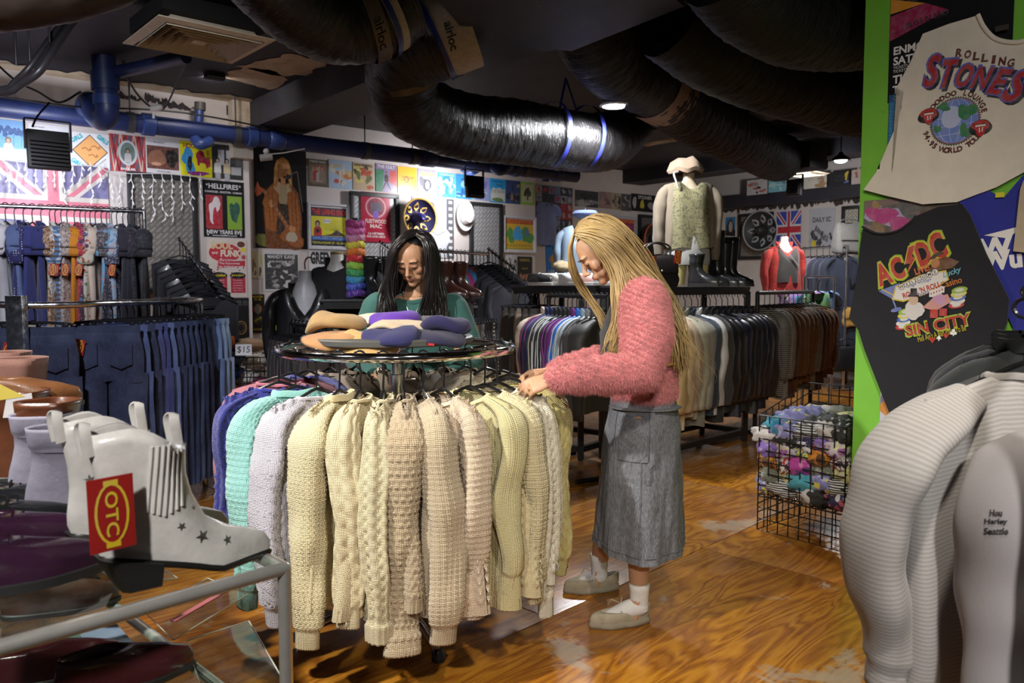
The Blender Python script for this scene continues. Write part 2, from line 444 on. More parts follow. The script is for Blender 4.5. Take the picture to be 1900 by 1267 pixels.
@cached
def wall_paint(color=(0.64,0.58,0.54)):
    b=NB('wall_paint');o=b.obj();nz=b.noise(1.3,5,0.65,o);gr=b.noise(6,5,0.7,b.obj((1,1,0.25)));fine=b.noise(40,4,0.6,o)
    c=b.ramp(nz.outputs[0],[(0.3,mulc(color,0.88)),(0.7,mulc(color,1.06))])
    c2=b.mix(b.ramp(gr.outputs[0],[(0.6,(0,0,0)),(0.85,(0.3,0.3,0.3))]).outputs[0],c.outputs[0],(0.33,0.27,0.2))
    b.set(color=c2,rough=0.75,normal=b.bump(fine.outputs[0],0.12,0.004));return b.m
@cached
def ceiling_paint():
    b=NB('ceiling_paint');o=b.obj();nz=b.noise(2.2,5,0.65,o);cr=b.n('ShaderNodeTexVoronoi',{'Vector':o,'Scale':3.0},feature='DISTANCE_TO_EDGE')
    c=b.ramp(nz.outputs[0],[(0.3,(0.012,0.011,0.016)),(0.7,(0.03,0.028,0.036))])
    sp=b.noise(28,2,0.5,o)
    c2=b.mix(b.ramp(sp.outputs[0],[(0.74,(0,0,0)),(0.77,(0.6,0.6,0.6))],'LINEAR').outputs[0],c.outputs[0],(0.2,0.16,0.12))
    b.set(color=c2,rough=0.6,normal=b.bump(nz.outputs[0],0.3,0.01));return b.m
@cached
def plaster():
    b=NB('bare_plaster');o=b.obj();nz=b.noise(7,5,0.7,o)
    b.set(color=b.ramp(nz.outputs[0],[(0.3,(0.45,0.33,0.2)),(0.55,(0.62,0.5,0.35)),(0.75,(0.66,0.56,0.44))]),rough=0.85,normal=b.bump(nz.outputs[0],0.4,0.006));return b.m
@cached
def plywood():
    b=NB('varnished_plywood');inf=b.n('ShaderNodeObjectInfo');o=b.obj()
    off=b.n('ShaderNodeVectorMath',{0:o,1:b.n('ShaderNodeCombineXYZ',{0:b.n('ShaderNodeMath',{0:inf.outputs['Random'],1:37.0},operation='MULTIPLY'),1:inf.outputs['Random']}).outputs[0]},operation='ADD')
    mp=b.n('ShaderNodeMapping',{'Vector':off.outputs[0],'Scale':(0.42,2.1,1)})
    nz=b.noise(2.1,3,0.5,mp.outputs[0],0.6)
    rings=b.n('ShaderNodeMath',{0:nz.outputs[0],1:13.0},operation='MULTIPLY');fr=b.n('ShaderNodeMath',{0:rings},operation='PINGPONG');fr.inputs[1].default_value=0.5
    fine=b.noise(9,5,0.7,b.n('ShaderNodeMapping',{'Vector':off.outputs[0],'Scale':(0.6,9,1)}).outputs[0])
    g=b.n('ShaderNodeMath',{0:fr,1:fine.outputs[0]},operation='ADD')
    c=b.ramp(g,[(0.25,(0.12,0.036,0.004)),(0.55,(0.30,0.105,0.010)),(0.8,(0.44,0.175,0.016)),(1.0,(0.52,0.23,0.022))])
    kn=b.n('ShaderNodeTexVoronoi',{'Vector':off.outputs[0],'Scale':1.9});km=b.ramp(kn.outputs['Distance'],[(0.0,(1,1,1)),(0.045,(1,1,1)),(0.07,(0,0,0))])
    c1=b.mix(km.outputs[0],c.outputs[0],(0.05,0.015,0.004))
    big=b.noise(0.9,4,0.6,b.n('ShaderNodeNewGeometry').outputs['Position'])
    c2=b.mix(b.ramp(big.outputs[0],[(0.42,(0,0,0)),(0.62,(0.55,0.55,0.55))]).outputs[0],c1,(0.17,0.045,0.01))
    wn=b.noise(1.7,8,0.72,b.n('ShaderNodeMapping',{'Vector':b.n('ShaderNodeNewGeometry').outputs['Position'],'Location':(3.1,1.2,0)}).outputs[0],0.4)
    wear=b.ramp(wn.outputs[0],[(0.59,(0,0,0)),(0.625,(0.65,0.65,0.65)),(0.72,(0.85,0.85,0.85))])
    c3=b.mix(wear.outputs[0],c2,(0.33,0.27,0.19))
    r=b.ramp(wn.outputs[0],[(0.3,(0.22,0.22,0.22)),(0.58,(0.3,0.3,0.3)),(0.66,(0.6,0.6,0.6))])
    b.set(color=c3,rough=r,coat=0.15,normal=b.bump(g,0.08,0.003));return b.m

def struct(name,mb,mat,parent=None,smooth=True):
    o=mb.build(name,mat,parent,smooth)
    if parent is None:o['kind']='structure'
    return o

# floor: a dark sub-floor and plywood sheets with open joints
FA=math.radians(46);FU=Vector((math.cos(FA),math.sin(FA),0));FV=Vector((-FU.y,FU.x,0))
sub=MB();sub.box((1.5,6.5,-0.06),(22,22,0.08));floor=struct('floor',sub,plain((0.03,0.015,0.006),0.8))
floor['label']='worn varnished plywood sheet floor';floor['category']='floor'
sh=MB();sh.box((0,0,-0.009),(2.394,1.194,0.018),bev=0.0015);_shm=mesh_from('plywood_sheet',sh.v,sh.f,plywood())
_o0=Vector((0.15,3.16,0))
for j in range(-9,13):
    for i in range(-5,7):
        c=_o0+FU*((i+0.5*(j%2))*2.4+1.2)+FV*(j*1.2+0.6)
        if-6.5<c.x<9.0 and-1.0<c.y<16.0 and(c.dot(N0)>-10.2):
            p=mobj('plywood_sheet',_shm,floor);p.location=c;p.rotation_euler=(0,0,FA)

cl=MB();cl.box((1.5,6.5,CEIL+0.06),(22,22,0.12));ceiling=struct('ceiling',cl,ceiling_paint())
def wallbox(name,W,s0,s1,thick,z0=0.0,z1=CEIL,mat=None):
    mb=MB();c=W.pt((s0+s1)/2,(z0+z1)/2,-thick/2);mb.box(c,(s1-s0,thick,z1-z0),rotz(W.ang));return struct(name,mb,mat or wall_paint())
sA=WA.hit(464,400)[0]
sB0=sA-0.02;sB1=WB.hit(993,430)[0]
wall_left=wallbox('wall_left',WA,-7.5,sA,0.45)
wall_back=wallbox('wall_back',WB,sB0,sB1,0.45)
wall_corner=wallbox('wall_back_right',WC,sB1-0.05,11.1,0.15)
wall_right=wallbox('wall_right',WD,-0.1,9.0,0.15)
# green painted pillar with its skirting
@cached
def green_paint():
    b=NB('green_paint');o=b.obj();nz=b.noise(3,5,0.7,o);sp=b.noise(45,2,0.5,o)
    c=b.ramp(nz.outputs[0],[(0.3,(0.15,0.42,0.04)),(0.7,(0.19,0.5,0.055))])
    b.set(color=b.mix(b.ramp(sp.outputs[0],[(0.76,(0,0,0)),(0.78,(1,1,1))]).outputs[0],c.outputs[0],(0.06,0.05,0.03)),rough=0.45);return b.m
pil=wallbox('wall_pillar',WE,0.0,1.9,0.55,mat=green_paint())
tr=MB();tr.box(WE.pt(0.945,0.03,0.006),(1.93,0.014,0.06),rotz(WE.ang));tr.box(WE.pt(-0.006,0.03,-0.275),(0.012,0.57,0.06),rotz(WE.ang))
struct('trim_1',tr,green_paint())

# ceiling beams (dark downstands) running off the walls
def beam(name,p,q,w,drop,mat=None,top=CEIL):
    mb=MB();a,b=Vector(p),Vector(q);t=(b-a).normalized();mb.box(((a.x+b.x)/2,(a.y+b.y)/2,top-drop/2),((b-a).length,w,drop),rotz(math.atan2(t.y,t.x)))
    return struct(name,mb,mat or ceiling_paint())
_b0=WA.pt(sA+0.25,0,0);beam('trim_2',(_b0-V*0.6),(_b0+V*9.5),0.55,0.26)
_b1=WB.pt(sB1-0.7,0,0);beam('trim_3',(_b1-V*0.3),(_b1+V*10),0.5,0.24)
_b2=WC.pt(9.7,0,0);beam('trim_4',(_b2-V*0.1),(_b2+V*8),0.45,0.2)
_d0=WD.pt(0,0,0.16);beam('trim_5',_d0,_d0+V*8,0.32,0.2,top=2.78)
_d1=WD.pt(0,0,0.02);
# torn edge of old paint under the beam on the right wall
rg=MB();r_=random.Random(5);_t=0.4
while _t<4.2:
    w_=r_.uniform(0.03,0.12);h_=r_.uniform(0.02,0.09);P=[(0,0),(w_,0),(w_*r_.uniform(0.6,1),-h_*r_.uniform(0.3,1)),(w_*r_.uniform(0.2,0.5),-h_)]
    q0=WD.pt(_t,2.58,0.02+r_.uniform(0,0.03));rg.poly([q0+V*a+Vector((0,0,b))for a,b in P]);_t+=w_*r_.uniform(0.5,1.3)
struct('flaking_paint',rg,plain((0.05,0.035,0.025),0.9),wall_right,False)

# bare plaster where the dark paint has come away
def torn(pts,seed,z=CEIL-0.004,steps=6,amp=0.03):
    r=random.Random(seed);P=[Vector(p)for p in pts];out=[]
    for i in range(len(P)):
        a,b=P[i],P[(i+1)%len(P)];nrm=Vector((-(b-a).y,(b-a).x,0))
        nrm=nrm.normalized()if nrm.length else nrm
        for k in range(steps):out.append(a.lerp(b,k/steps)+nrm*r.uniform(-amp,amp))
    return out
pp=MB()
pp.poly(torn([atz(*p,CEIL)for p in((440,122),(500,108),(545,98),(608,118),(568,138),(520,140))],1,steps=5))
pp.poly(torn([atz(*p,CEIL)for p in((412,140),(450,124),(500,128),(540,148),(505,165),(470,158))],2,steps=5))
pp.v=[Vector((p.x,p.y,CEIL-0.005))for p in pp.v]
struct('bare_patch',pp,plaster(),ceiling,False)
pp=MB();seg=[]
for i in range(40):
    s_=0.2+i*0.075;seg.append(WA.pt(s_,CEIL-0.006,0.06+0.1*abs(math.sin(i*1.3))+0.12*abs(math.sin(i*0.37+1))+r_.uniform(0,0.06)))
for a,b,i in zip(seg[:-1],seg[1:],range(39)):pp.poly([a,b,WA.pt(0.2+(i+1)*0.075,CEIL-0.006,0.0),WA.pt(0.2+i*0.075,CEIL-0.006,0.0)])
struct('bare_edge',pp,plaster(),ceiling,False)
# brown scuffed patch with a wall edge pier at the end of the left wall
pr=MB();pr.box(WA.pt(sA-0.1,2.89,0.06),(0.2,0.12,0.56),rotz(UA));struct('wall_pier',pr,wall_paint((0.6,0.52,0.42)))
pr=MB();e0=sA-0.0
pr.poly([WA.pt(e0-0.2,2.86,0.124),WA.pt(e0,2.84,0.124),WA.pt(e0,3.16,0.124),WA.pt(e0-0.15,3.16,0.124),WA.pt(e0-0.18,3.0,0.124)])
struct('scuffed_patch',pr,plaster(),bpy.data.objects['wall_pier'],False)
# dark ragged holes along the top of the left wall
hl=MB()
for(x0,x1,y0,y1)in((218,264,168,186),(268,300,172,192),(300,360,182,204),(420,446,194,214)):
    a,za=WA.hit(x0,y0,0.004);b,zb=WA.hit(x1,y1,0.004);n_=14
    top=[(lerp(a,b,k/n_),za+r_.uniform(-0.02,0.02)-0.12*k/n_*0.4)for k in range(n_+1)];bot=[(lerp(a,b,k/n_),zb+r_.uniform(-0.02,0.02))for k in range(n_,-1,-1)]
    hl.poly([WA.pt(s_,z_,0.004)for s_,z_ in top+bot])
struct('broken_plaster',hl,plain((0.05,0.04,0.04),0.9,0,0.7,30.0),wall_left,False)

# ------------------------------------------------------------------ blue drain pipe with fittings
BLUE=plain(srgb(36,48,90),0.45,0,0.22,9.0);BLUE2=plain(srgb(44,62,112),0.42,0,0.2,9.0)
def pp_(px,py,off=0.25):s_,z_=WA.hit(px,py,off);return WA.pt(s_,z_,off)
dp=thing('drain_pipe','long blue drain pipe running along the wall above the record sleeves','pipe',WA.pt(0,0,0.25))
_orig=dp.location.copy()
def L(p):return Vector(p)-_orig
m=MB();z0=2.8;PR=0.085
m.tube([L(WA.pt(s_,z0,0.25))for s_ in np.linspace(-3,7.45,12)],PR,18);m.build('pipe',BLUE,dp)
for s_,r2,w_ in((2.1,0.1,0.12),(3.05,0.1,0.1),(3.3,0.097,0.16),(5.1,0.098,0.2),(5.65,0.098,0.14),(6.4,0.098,0.1),(7.1,0.1,0.12),(0.4,0.098,0.1)):
    m=MB();m.tube([L(WA.pt(s_+k*w_,z0,0.25))for k in(-0.5,-0.42,0.42,0.5)],[PR,r2,r2,PR],18);m.build('coupling',BLUE2,dp)
for s_ in(1.95,2.9,4.3,4.9,6.55):
    m=MB();m.tube([L(WA.pt(s_+k*0.03,z0,0.25))for k in(-1,1)],PR+0.008,18);m.tube([L(WA.pt(s_,z0+PR,0.25)),L(WA.pt(s_,CEIL,0.25))],0.007,6)
    m.build('hanging_clamp',plain((0.1,0.1,0.11),0.4,0.6),dp)
# swept junctions: a tall stack with an elbow (left) and the pair of looping traps (right)
st=thing('drain_stack','fat blue vertical waste pipe dropping from the ceiling into an elbow','pipe',at(203,230,6.5))
_o2=st.location.copy()
def tb(pts,r,nm,mat,par,org,n=16,sm=8):
    m=MB();m.tube([p-org for p in spline(pts,sm)],r,n);return m.build(nm,mat,par)
q=[at(190,75,6.5),at(195,130,6.5),at(198,170,6.5),at(200,200,6.5)]
tb([at(190,60,6.5),at(191,100,6.5)],0.095,'black_sleeve',plain((0.015,0.015,0.018),0.5),st,_o2)
tb([at(191,95,6.5),at(194,140,6.5)],0.09,'upright',BLUE,st,_o2)
tb([at(194,135,6.5),at(196,168,6.5)],0.105,'coupling',BLUE,st,_o2)
tb([at(196,165,6.5),at(199,205,6.5),at(192,222,6.55),at(178,215,6.65),at(165,190,6.75),at(160,200,6.85)],0.088,'elbow',BLUE,st,_o2)
tb([at(197,178,6.5),at(198,196,6.5)],0.1,'coupling',BLUE2,st,_o2)
tb([at(178,130,6.45),at(215,134,6.5),at(345,105,6.0)],0.05,'branch',BLUE,st,_o2)
tb([at(236,75,6.7),at(228,120,6.6),at(215,165,6.55)],0.012,'strap',plain((0.05,0.045,0.04),0.6,0.5),st,_o2,6)
sp2=thing('stub_pipe','short pale blue stub pipe feeding down into the drain pipe beside the pier','pipe',at(368,225,7.6));_o3=sp2.location.copy()
tb([at(371,190,7.6),at(371,205,7.6)],0.05,'collar',plain((0.06,0.05,0.045),0.6),sp2,_o3);tb([at(370,205,7.6),at(367,240,7.6)],0.04,'upright',BLUE2,sp2,_o3)
tb([at(362,258,7.55),at(372,268,7.5),at(390,262,7.6)],0.05,'bend',BLUE2,sp2,_o3)
for k,(x0,nm_)in enumerate(((850,'left of the two blue looped traps under the black duct'),(905,'right of the two blue looped traps under the black duct'))):
    t_=thing('pipe_trap',nm_,'pipe',at(x0,300,9.9),group='looped traps');o_=t_.location.copy()
    tb([at(x0-15,296,9.9),at(x0-5,284,9.85),at(x0+12,283,9.8)],0.07,'arm',BLUE,t_,o_)
    tb([at(x0+4,284,9.8),at(x0+8,305,9.75),at(x0+22,316,9.7),at(x0+38,306,9.75),at(x0+40,285,9.8),at(x0+40,270,9.8)],0.065,'loop',BLUE2,t_,o_)
    tb([at(x0+39,280,9.8),at(x0+40,288,9.8)],0.08,'collar',BLUE,t_,o_)
sp3=thing('stub_pipe','small blue capped stub at the far end of the drain pipe','pipe',at(1014,330,10.6));o_=sp3.location.copy()
tb([at(1022,300,10.6),at(1022,320,10.6)],0.06,'upright',BLUE2,sp3,o_);tb([at(1013,322,10.6),at(1012,336,10.6)],0.05,'cap',BLUE2,sp3,o_)

# ------------------------------------------------------------------ ducts
@cached
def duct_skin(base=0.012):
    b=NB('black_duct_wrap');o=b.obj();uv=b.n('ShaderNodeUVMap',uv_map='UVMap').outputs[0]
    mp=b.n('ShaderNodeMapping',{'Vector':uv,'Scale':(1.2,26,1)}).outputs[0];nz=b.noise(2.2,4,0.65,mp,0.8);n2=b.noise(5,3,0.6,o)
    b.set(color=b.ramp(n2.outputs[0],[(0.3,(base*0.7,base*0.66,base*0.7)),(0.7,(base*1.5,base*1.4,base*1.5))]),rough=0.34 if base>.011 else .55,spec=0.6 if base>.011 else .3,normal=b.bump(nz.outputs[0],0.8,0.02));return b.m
def duct(root,pts,r,name='flexible_duct',mat=None,rib=0.012,n=36,sm=12,seed=1):
    P=spline(pts,sm);Lc=[0.0]
    for a,b in zip(P[:-1],P[1:]):Lc.append(Lc[-1]+(b-a).length)
    K=max(24,int(Lc[-1]/0.022));tt=np.linspace(0,Lc[-1],K);arr=np.array([tuple(p)for p in P])
    Q=np.stack([np.interp(tt,Lc,arr[:,i])for i in range(3)],1);_,fr=frames([Vector(q)for q in Q])
    A=np.array([tuple(f[1])for f in fr]);B=np.array([tuple(f[2])for f in fr]);th=np.linspace(0,2*PI,n+1)
    rr=r*(1+0.03*snoise(tt[:,None]*3,th[None,:]*1.0,seed))+rib*(np.abs(np.sin(tt[:,None]*PI/0.055+0.8*np.sin(th[None,:]*2+seed)))-0.5)*0.7
    rr=rr+0.006*snoise(tt[:,None]*22,th[None,:]*6,seed+3)
    rr[:,-1]=rr[:,0]
    W_=Q[:,None,:]+A[:,None,:]*(np.cos(th)[None,:,None]*rr[...,None])+B[:,None,:]*(np.sin(th)[None,:,None]*rr[...,None])
    uv=np.stack([np.broadcast_to(th[None,:],rr.shape),np.broadcast_to(tt[:,None],rr.shape)],-1).reshape(-1,2)
    W_=W_-np.array(tuple(root.location))
    me=mesh_from(name,W_.reshape(-1,3),grid_faces(K,n+1),mat or duct_skin(),True,uv,angle=180)
    return mobj(name,me,root)
def dband(root,p,q,r,name,mat,n=28):
    m=MB();m.tube([Vector(p)-root.location,Vector(q)-root.location],r,n,caps=False);return m.build(name,mat,root)
KRAFT=plain((0.46,0.38,0.28),0.6,0,0.15,30.0)
def tape_text(root,p,axis,down,s):
    """lettering on a joint tape"""
    v,f,(a,b_,lo,hi)=text_mesh(s,0.02);k=0.075;m=MB();m.color((0.02,0.02,0.02));ax,dn=Vector(axis).normalized(),Vector(down).normalized()
    m.add([Vector(p)-root.location+dn*((q[0]-(a+b_)/2)*k)+ax*((q[1]-0.35)*k)for q in v],f);m.build('print',print_mat(),root,False)

d1=thing('air_duct','shiny black flexible duct bending down and sweeping right under the ceiling lamp','duct',at(960,250,6.2))
duct(d1,[at(835,68,5.0),at(770,92,5.1),at(745,140,5.3),at(765,195,5.5),at(850,232,5.8),at(960,246,6.1),at(1060,262,6.4),at(1125,262,6.9),at(1165,235,7.6)],0.235,seed=2)
dband(d1,at(810,74,5.0),at(872,50,5.0),0.242,'joint_tape',KRAFT);dband(d1,at(806,77,5.0),at(814,73,5.0),0.248,'blue_tape',plain((0.02,0.03,0.2),0.4))
dband(d1,at(760,130,5.25),at(764,142,5.28),0.245,'band',plain((0.12,0.09,0.05),0.35))
tape_text(d1,at(838,66,4.99)+(CAM-at(838,66,5.0)).normalized()*0.25,at(872,50,5.0)-at(810,74,5.0),Vector((0.25,0,-1)),'airloc')
for(p,q,w_)in((at(1020,240,6.24),at(1022,262,6.27),0.245),(at(1078,250,6.45),at(1086,262,6.52),0.245)):
    ax=(at(1060,262,6.4)-at(960,246,6.1)).normalized();c=(p+q)/2+Vector((0,0,0.0));dband(d1,c-ax*0.018,c+ax*0.018,w_+0.012,'blue_strap',plain((0.03,0.04,0.35),0.5))
m=MB()
for a,b in((at(1050,145,6.5),at(1080,235,6.4)),(at(1050,145,6.5),at(1036,215,6.4))):m.bar(a-d1.location,b-d1.location,0.022,0.004)
m.build('blue_strap',plain((0.03,0.04,0.35),0.5),d1)
d2=thing('air_duct','wide black crinkled duct crossing the ceiling beside the square vent','duct',at(520,40,4.4))
duct(d2,[at(740,-4,4.6),at(695,24,4.55),at(635,36,4.5),at(572,14,4.35),at(500,-50,4.15),at(410,-170,3.9)],0.235,seed=4)
dband(d2,at(668,35,4.53),at(694,26,4.55),0.25,'band',plain((0.13,0.1,0.06),0.35));dband(d2,at(694,26,4.55),at(716,14,4.57),0.245,'joint_tape',KRAFT)
dband(d2,at(690,28,4.54),at(699,23,4.55),0.256,'blue_tape',plain((0.02,0.03,0.2),0.4))
tape_text(d2,at(708,60,4.5)+(CAM-at(708,60,4.5)).normalized()*0.26,Vector((1,0,0.5)),Vector((0.2,0,-1)),'airloc')
d3=thing('air_duct','smooth dark brown duct across the top left of the ceiling','duct',at(100,-20,3.2))
duct(d3,[at(-160,-8,2.9),at(0,-18,3.0),at(150,-42,3.15),at(330,-110,3.3)],0.14,mat=plain((0.028,0.018,0.012),0.45),rib=0.002,seed=6)
d4=thing('trunk_duct','boxy dark trunk duct hanging over the middle of the shop','duct',at(1000,20,4.8))
m=MB();_p=[atz(*q,2.86)for q in((760,-60),(1180,-60),(1270,12),(1060,95),(880,78))];z1=CEIL-0.02
top=[Vector((p.x,p.y,z1))-d4.location for p in _p];bot=[p-d4.location for p in _p];k=len(_p)
m.add(bot+top,[tuple(range(k)),tuple(range(k,2*k))[::-1]]+[(i,(i+1)%k,(i+1)%k+k,i+k)for i in range(k)]);m.build('trunk',ceiling_paint(),d4,False)
d5=thing('air_duct','dull black duct elbow coming down past the ceiling lamp to the far right','duct',at(1250,200,6.5))
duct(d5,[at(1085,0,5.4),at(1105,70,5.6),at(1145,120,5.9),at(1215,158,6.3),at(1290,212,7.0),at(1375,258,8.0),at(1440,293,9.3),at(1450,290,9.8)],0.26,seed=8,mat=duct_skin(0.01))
dband(d5,at(1205,153,6.25),at(1242,176,6.55),0.272,'joint_tape',plain((0.22,0.13,0.09),0.6))
d6=thing('air_duct','big unlit black duct reaching right to the green pillar','duct',at(1400,140,5.2))
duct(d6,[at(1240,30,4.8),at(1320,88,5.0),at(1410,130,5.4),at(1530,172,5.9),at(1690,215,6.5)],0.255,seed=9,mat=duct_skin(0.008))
d7=thing('air_duct','dark bulging duct end near the top right of the ceiling','duct',at(1450,40,4.2))
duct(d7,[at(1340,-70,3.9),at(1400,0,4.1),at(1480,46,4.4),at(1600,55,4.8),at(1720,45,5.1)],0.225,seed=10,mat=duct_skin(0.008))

# ------------------------------------------------------------------ ceiling vents
def vent(px,py,z,side,rot,label,mat,n=5,tilt=0.0):
    t_=thing('ceiling_vent',label,'vent',atz(px,py,z),rot,'square ceiling vents');h=side/2
    def frame(h0,h1,z0,z1,nm,mt):
        m=MB();A=[Vector((sx*h0,sy*h0,z0))for sx,sy in((-1,-1),(1,-1),(1,1),(-1,1))];B=[Vector((sx*h1,sy*h1,z1))for sx,sy in((-1,-1),(1,-1),(1,1),(-1,1))]
        A2=[p+Vector((0,0,0.006))for p in A];B2=[p+Vector((0,0,0.006))for p in B]
        m.add(A+B+A2+B2,[(i,(i+1)%4,(i+1)%4+4,i+4)for i in range(4)]+[(i+8,i+12,(i+1)%4+12,(i+1)%4+8)for i in range(4)]+[(i,i+8,(i+1)%4+8,(i+1)%4)for i in range(4)]+[(i+4,(i+1)%4+4,(i+1)%4+12,i+12)for i in range(4)])
        m.build(nm,mt,t_,False)
    frame(h,h*0.86,0,-0.012,'frame',mat)
    for i in range(n):
        a=0.82-i*0.145;frame(h*a,h*(a-0.10),-0.02,0.05,'louvre',mat)
    m=MB();m.box((0,0,0.0),(h*0.24,h*0.24,0.012));m.build('centre_plate',mat,t_,False)
    m=MB();m.box((0,0,0.11),(h*1.8,h*1.8,0.1));m.build('plenum',plain((0.01,0.01,0.01),0.8),t_,False)
CREAMV=plain((0.75,0.64,0.46),0.55,0,0.1)
vent(369,78,2.95,0.735,VA+0.03,'large cream square ceiling vent with nested louvres at upper left',CREAMV)
vent(1204,259,2.95,0.55,VA,'small square ceiling vent beyond the round lamp',CREAMV,4)
vent(1495,322,2.75,0.42,VA,'distant square vent under a black box near the pendant lamp',CREAMV,3)
m=MB();bx=thing('vent_box','black box above the distant vent at the far right','box',at(1492,292,9.6));m.box((0,0,0),(0.38,0.38,0.3),rotz(VA),0.01);m.build('housing',plain((0.012,0.012,0.014),0.6),bx)

# ------------------------------------------------------------------ lamps
lm=thing('ceiling_lamp','lit round white ceiling lamp beside the black ducts','lamp',at(1141,196,6.0))
m=MB();m.lathe([(0.0,0.05),(0.07,0.045),(0.11,0.02),(0.115,0.0),(0.095,-0.008)],32);m.build('housing',plain((0.5,0.5,0.52),0.4),lm)
m=MB();m.lathe([(0.0,-0.012),(0.06,-0.012),(0.088,-0.004),(0.094,0.0)],32);m.build('diffuser',emission((0.95,0.97,1.0),40),lm)
_l=lm.location+Vector((0,0,-0.05));spot('ceiling_lamp_light',_l,_l+Vector((0,0,-1)),220,172,0.2,(0.95,0.97,1.0),0.11)
m=MB();m.tube([Vector((0,0,0.05)),Vector((0,0,CEIL-lm.location.z))],0.012,8);m.build('stem',BLACKMETAL(),lm)

def flood(px,py,Y,size,aim,label,power,wall,colr=COOL,tilt=0.15):
    p=at(px,py,Y);t_=thing('flood_light',label,'flood light',p,wall.ang+PI,'black flood lights');w,h=size
    R=Matrix.Rotation(tilt,3,'X')
    m=MB();m.box((0,0,0),(w,0.06,h),R,0.012)
    m.build('housing',plain((0.014,0.013,0.013),0.5),t_)
    for i in range(7):
        m=MB();m.box(R@Vector((0,0.045,-h*0.42+i*h*0.1)),(w*0.86,0.04,0.008),R);m.build('cooling_fin',plain((0.014,0.013,0.013),0.5),t_)
    m=MB();m.box(R@Vector((0,-0.033,0)),(w*0.88,0.006,h*0.86),R);m.build('lens',emission(colr,6),t_)
    m=MB()
    for sx in(-1,1):m.bar((sx*(w/2+0.01),0,0),(sx*(w/2+0.01),0.0,h*0.75),0.012,0.03)
    m.bar((-w/2-0.01,0,h*0.75),(w/2+0.01,0,h*0.75),0.03,0.012);m.build('bracket',plain((0.02,0.02,0.02),0.4,0.5),t_)
    src=p-wall.n*0.08;area('flood_light_beam',src,aim,power,w*0.85,h*0.85,colr)
    return t_
flood(90,279,6.2,(0.29,0.30),WA.pt(1.3,2.1,0),'large black flood light hanging under the drain pipe at left',15,WA)
flood(880,347,9.4,(0.24,0.26),WB.pt(5.5,2.1,0),'black flood light tilted over the turquoise record sleeves',24,WB,(0.95,0.95,1.0))
flood(1475,348,9.7,(0.18,0.2),WD.pt(2.0,1.8,0),'small black flood light below the distant vent',20,WD,(0.97,0.97,1.0))
flood(397,135,7.0,(0.17,0.12),WB.pt(4.0,1.8,0),'small black flood light under the square vent',14,WB,(1.0,0.95,0.95))
pl=thing('pendant_lamp','small black dome pendant lamp lit at the far right','lamp',at(1560,297,9.2))
m=MB();m.lathe([(0.02,0.09),(0.035,0.06),(0.08,0.03),(0.11,-0.01),(0.105,-0.012),(0.075,0.02),(0.0,0.03)],24);m.build('shade',plain((0.03,0.03,0.03),0.4),pl)
m=MB();m.ell((0,0,-0.005),(0.07,0.07,0.028),16,8);m.build('bulb',emission((0.95,0.97,1),25),pl)
m=MB();m.tube([(0,0,0.09),(0,0,CEIL-pl.location.z)],0.006,6);m.build('cord',BLACKMETAL(),pl)
_l=pl.location+Vector((0,0,-0.06));spot('pendant_lamp_light',_l,_l+Vector((0,0,-1)),120,150,0.4,(1,1,1),0.08)

# conduits at the far upper left, cables
cp=thing('conduit_pair','pair of thin dark conduits bending at the upper left of the ceiling','conduit',at(60,110,5.4));o_=cp.location.copy()
for k,c in enumerate(((0,0),(18,6))):
    tb([at(132+c[0],20,5.6),at(95+c[0]*0.8,70+c[1],5.5),at(55+c[0],125+c[1],5.4),at(28+c[0]*0.4,152+c[1],5.4),at(10,165+c[1],5.4),at(-60,166+c[1],5.4)],0.022+0.006*k,'conduit',plain((0.06,0.055,0.06),0.35,0.3),cp,o_,10)
for k,(x,y)in enumerate(((92,78),(30,120),(56,128))):
    m=MB();m.tube([at(x,y,5.4)-o_,Vector((at(x,y,5.4).x,at(x,y,5.4).y,CEIL))-o_],0.006,6);m.build('hanger_rod',BLACKMETAL(),cp)
cb=thing('slack_cable','slack black cables looping along the top of the left wall','cable',at(200,185,6.6));o_=cb.location.copy()
for pts in([at(-20,175,6.4),at(60,188,6.5),at(140,198,6.6),at(300,205,7.2),at(420,222,7.6),at(560,252,8.2)],[at(232,138,6.5),at(255,175,6.8),at(280,198,6.9),at(305,200,6.9),at(330,150,6.6),at(345,118,6.2)],
            [at(-10,115,6.0),at(30,150,6.1),at(70,170,6.2),at(110,190,6.3),at(150,170,6.4)],[at(560,252,8.2),at(700,268,9.0),at(860,288,9.8),at(1000,305,10.6)],[at(60,235,6.1),at(70,215,6.15),at(92,190,6.2)]):
    m=MB();m.tube([p-o_ for p in spline(pts,8)],0.008,6);m.build('cable',BLACKMETAL(),cb)
sk=thing('dangling_socket','white plug socket dangling on a cable above the drain pipe','socket',at(291,202,6.9))
m=MB();m.tube([(-0.05,0,0),(0.02,0,0.012),(0.05,0,0.018)],[0.025,0.03,0.018],12);m.build('body',plain((0.7,0.66,0.6),0.5),sk)
m=MB();m.box((-0.03,0,-0.05),(0.02,0.003,0.06));m.build('paper_tag',plain((0.7,0.66,0.6),0.7),sk)
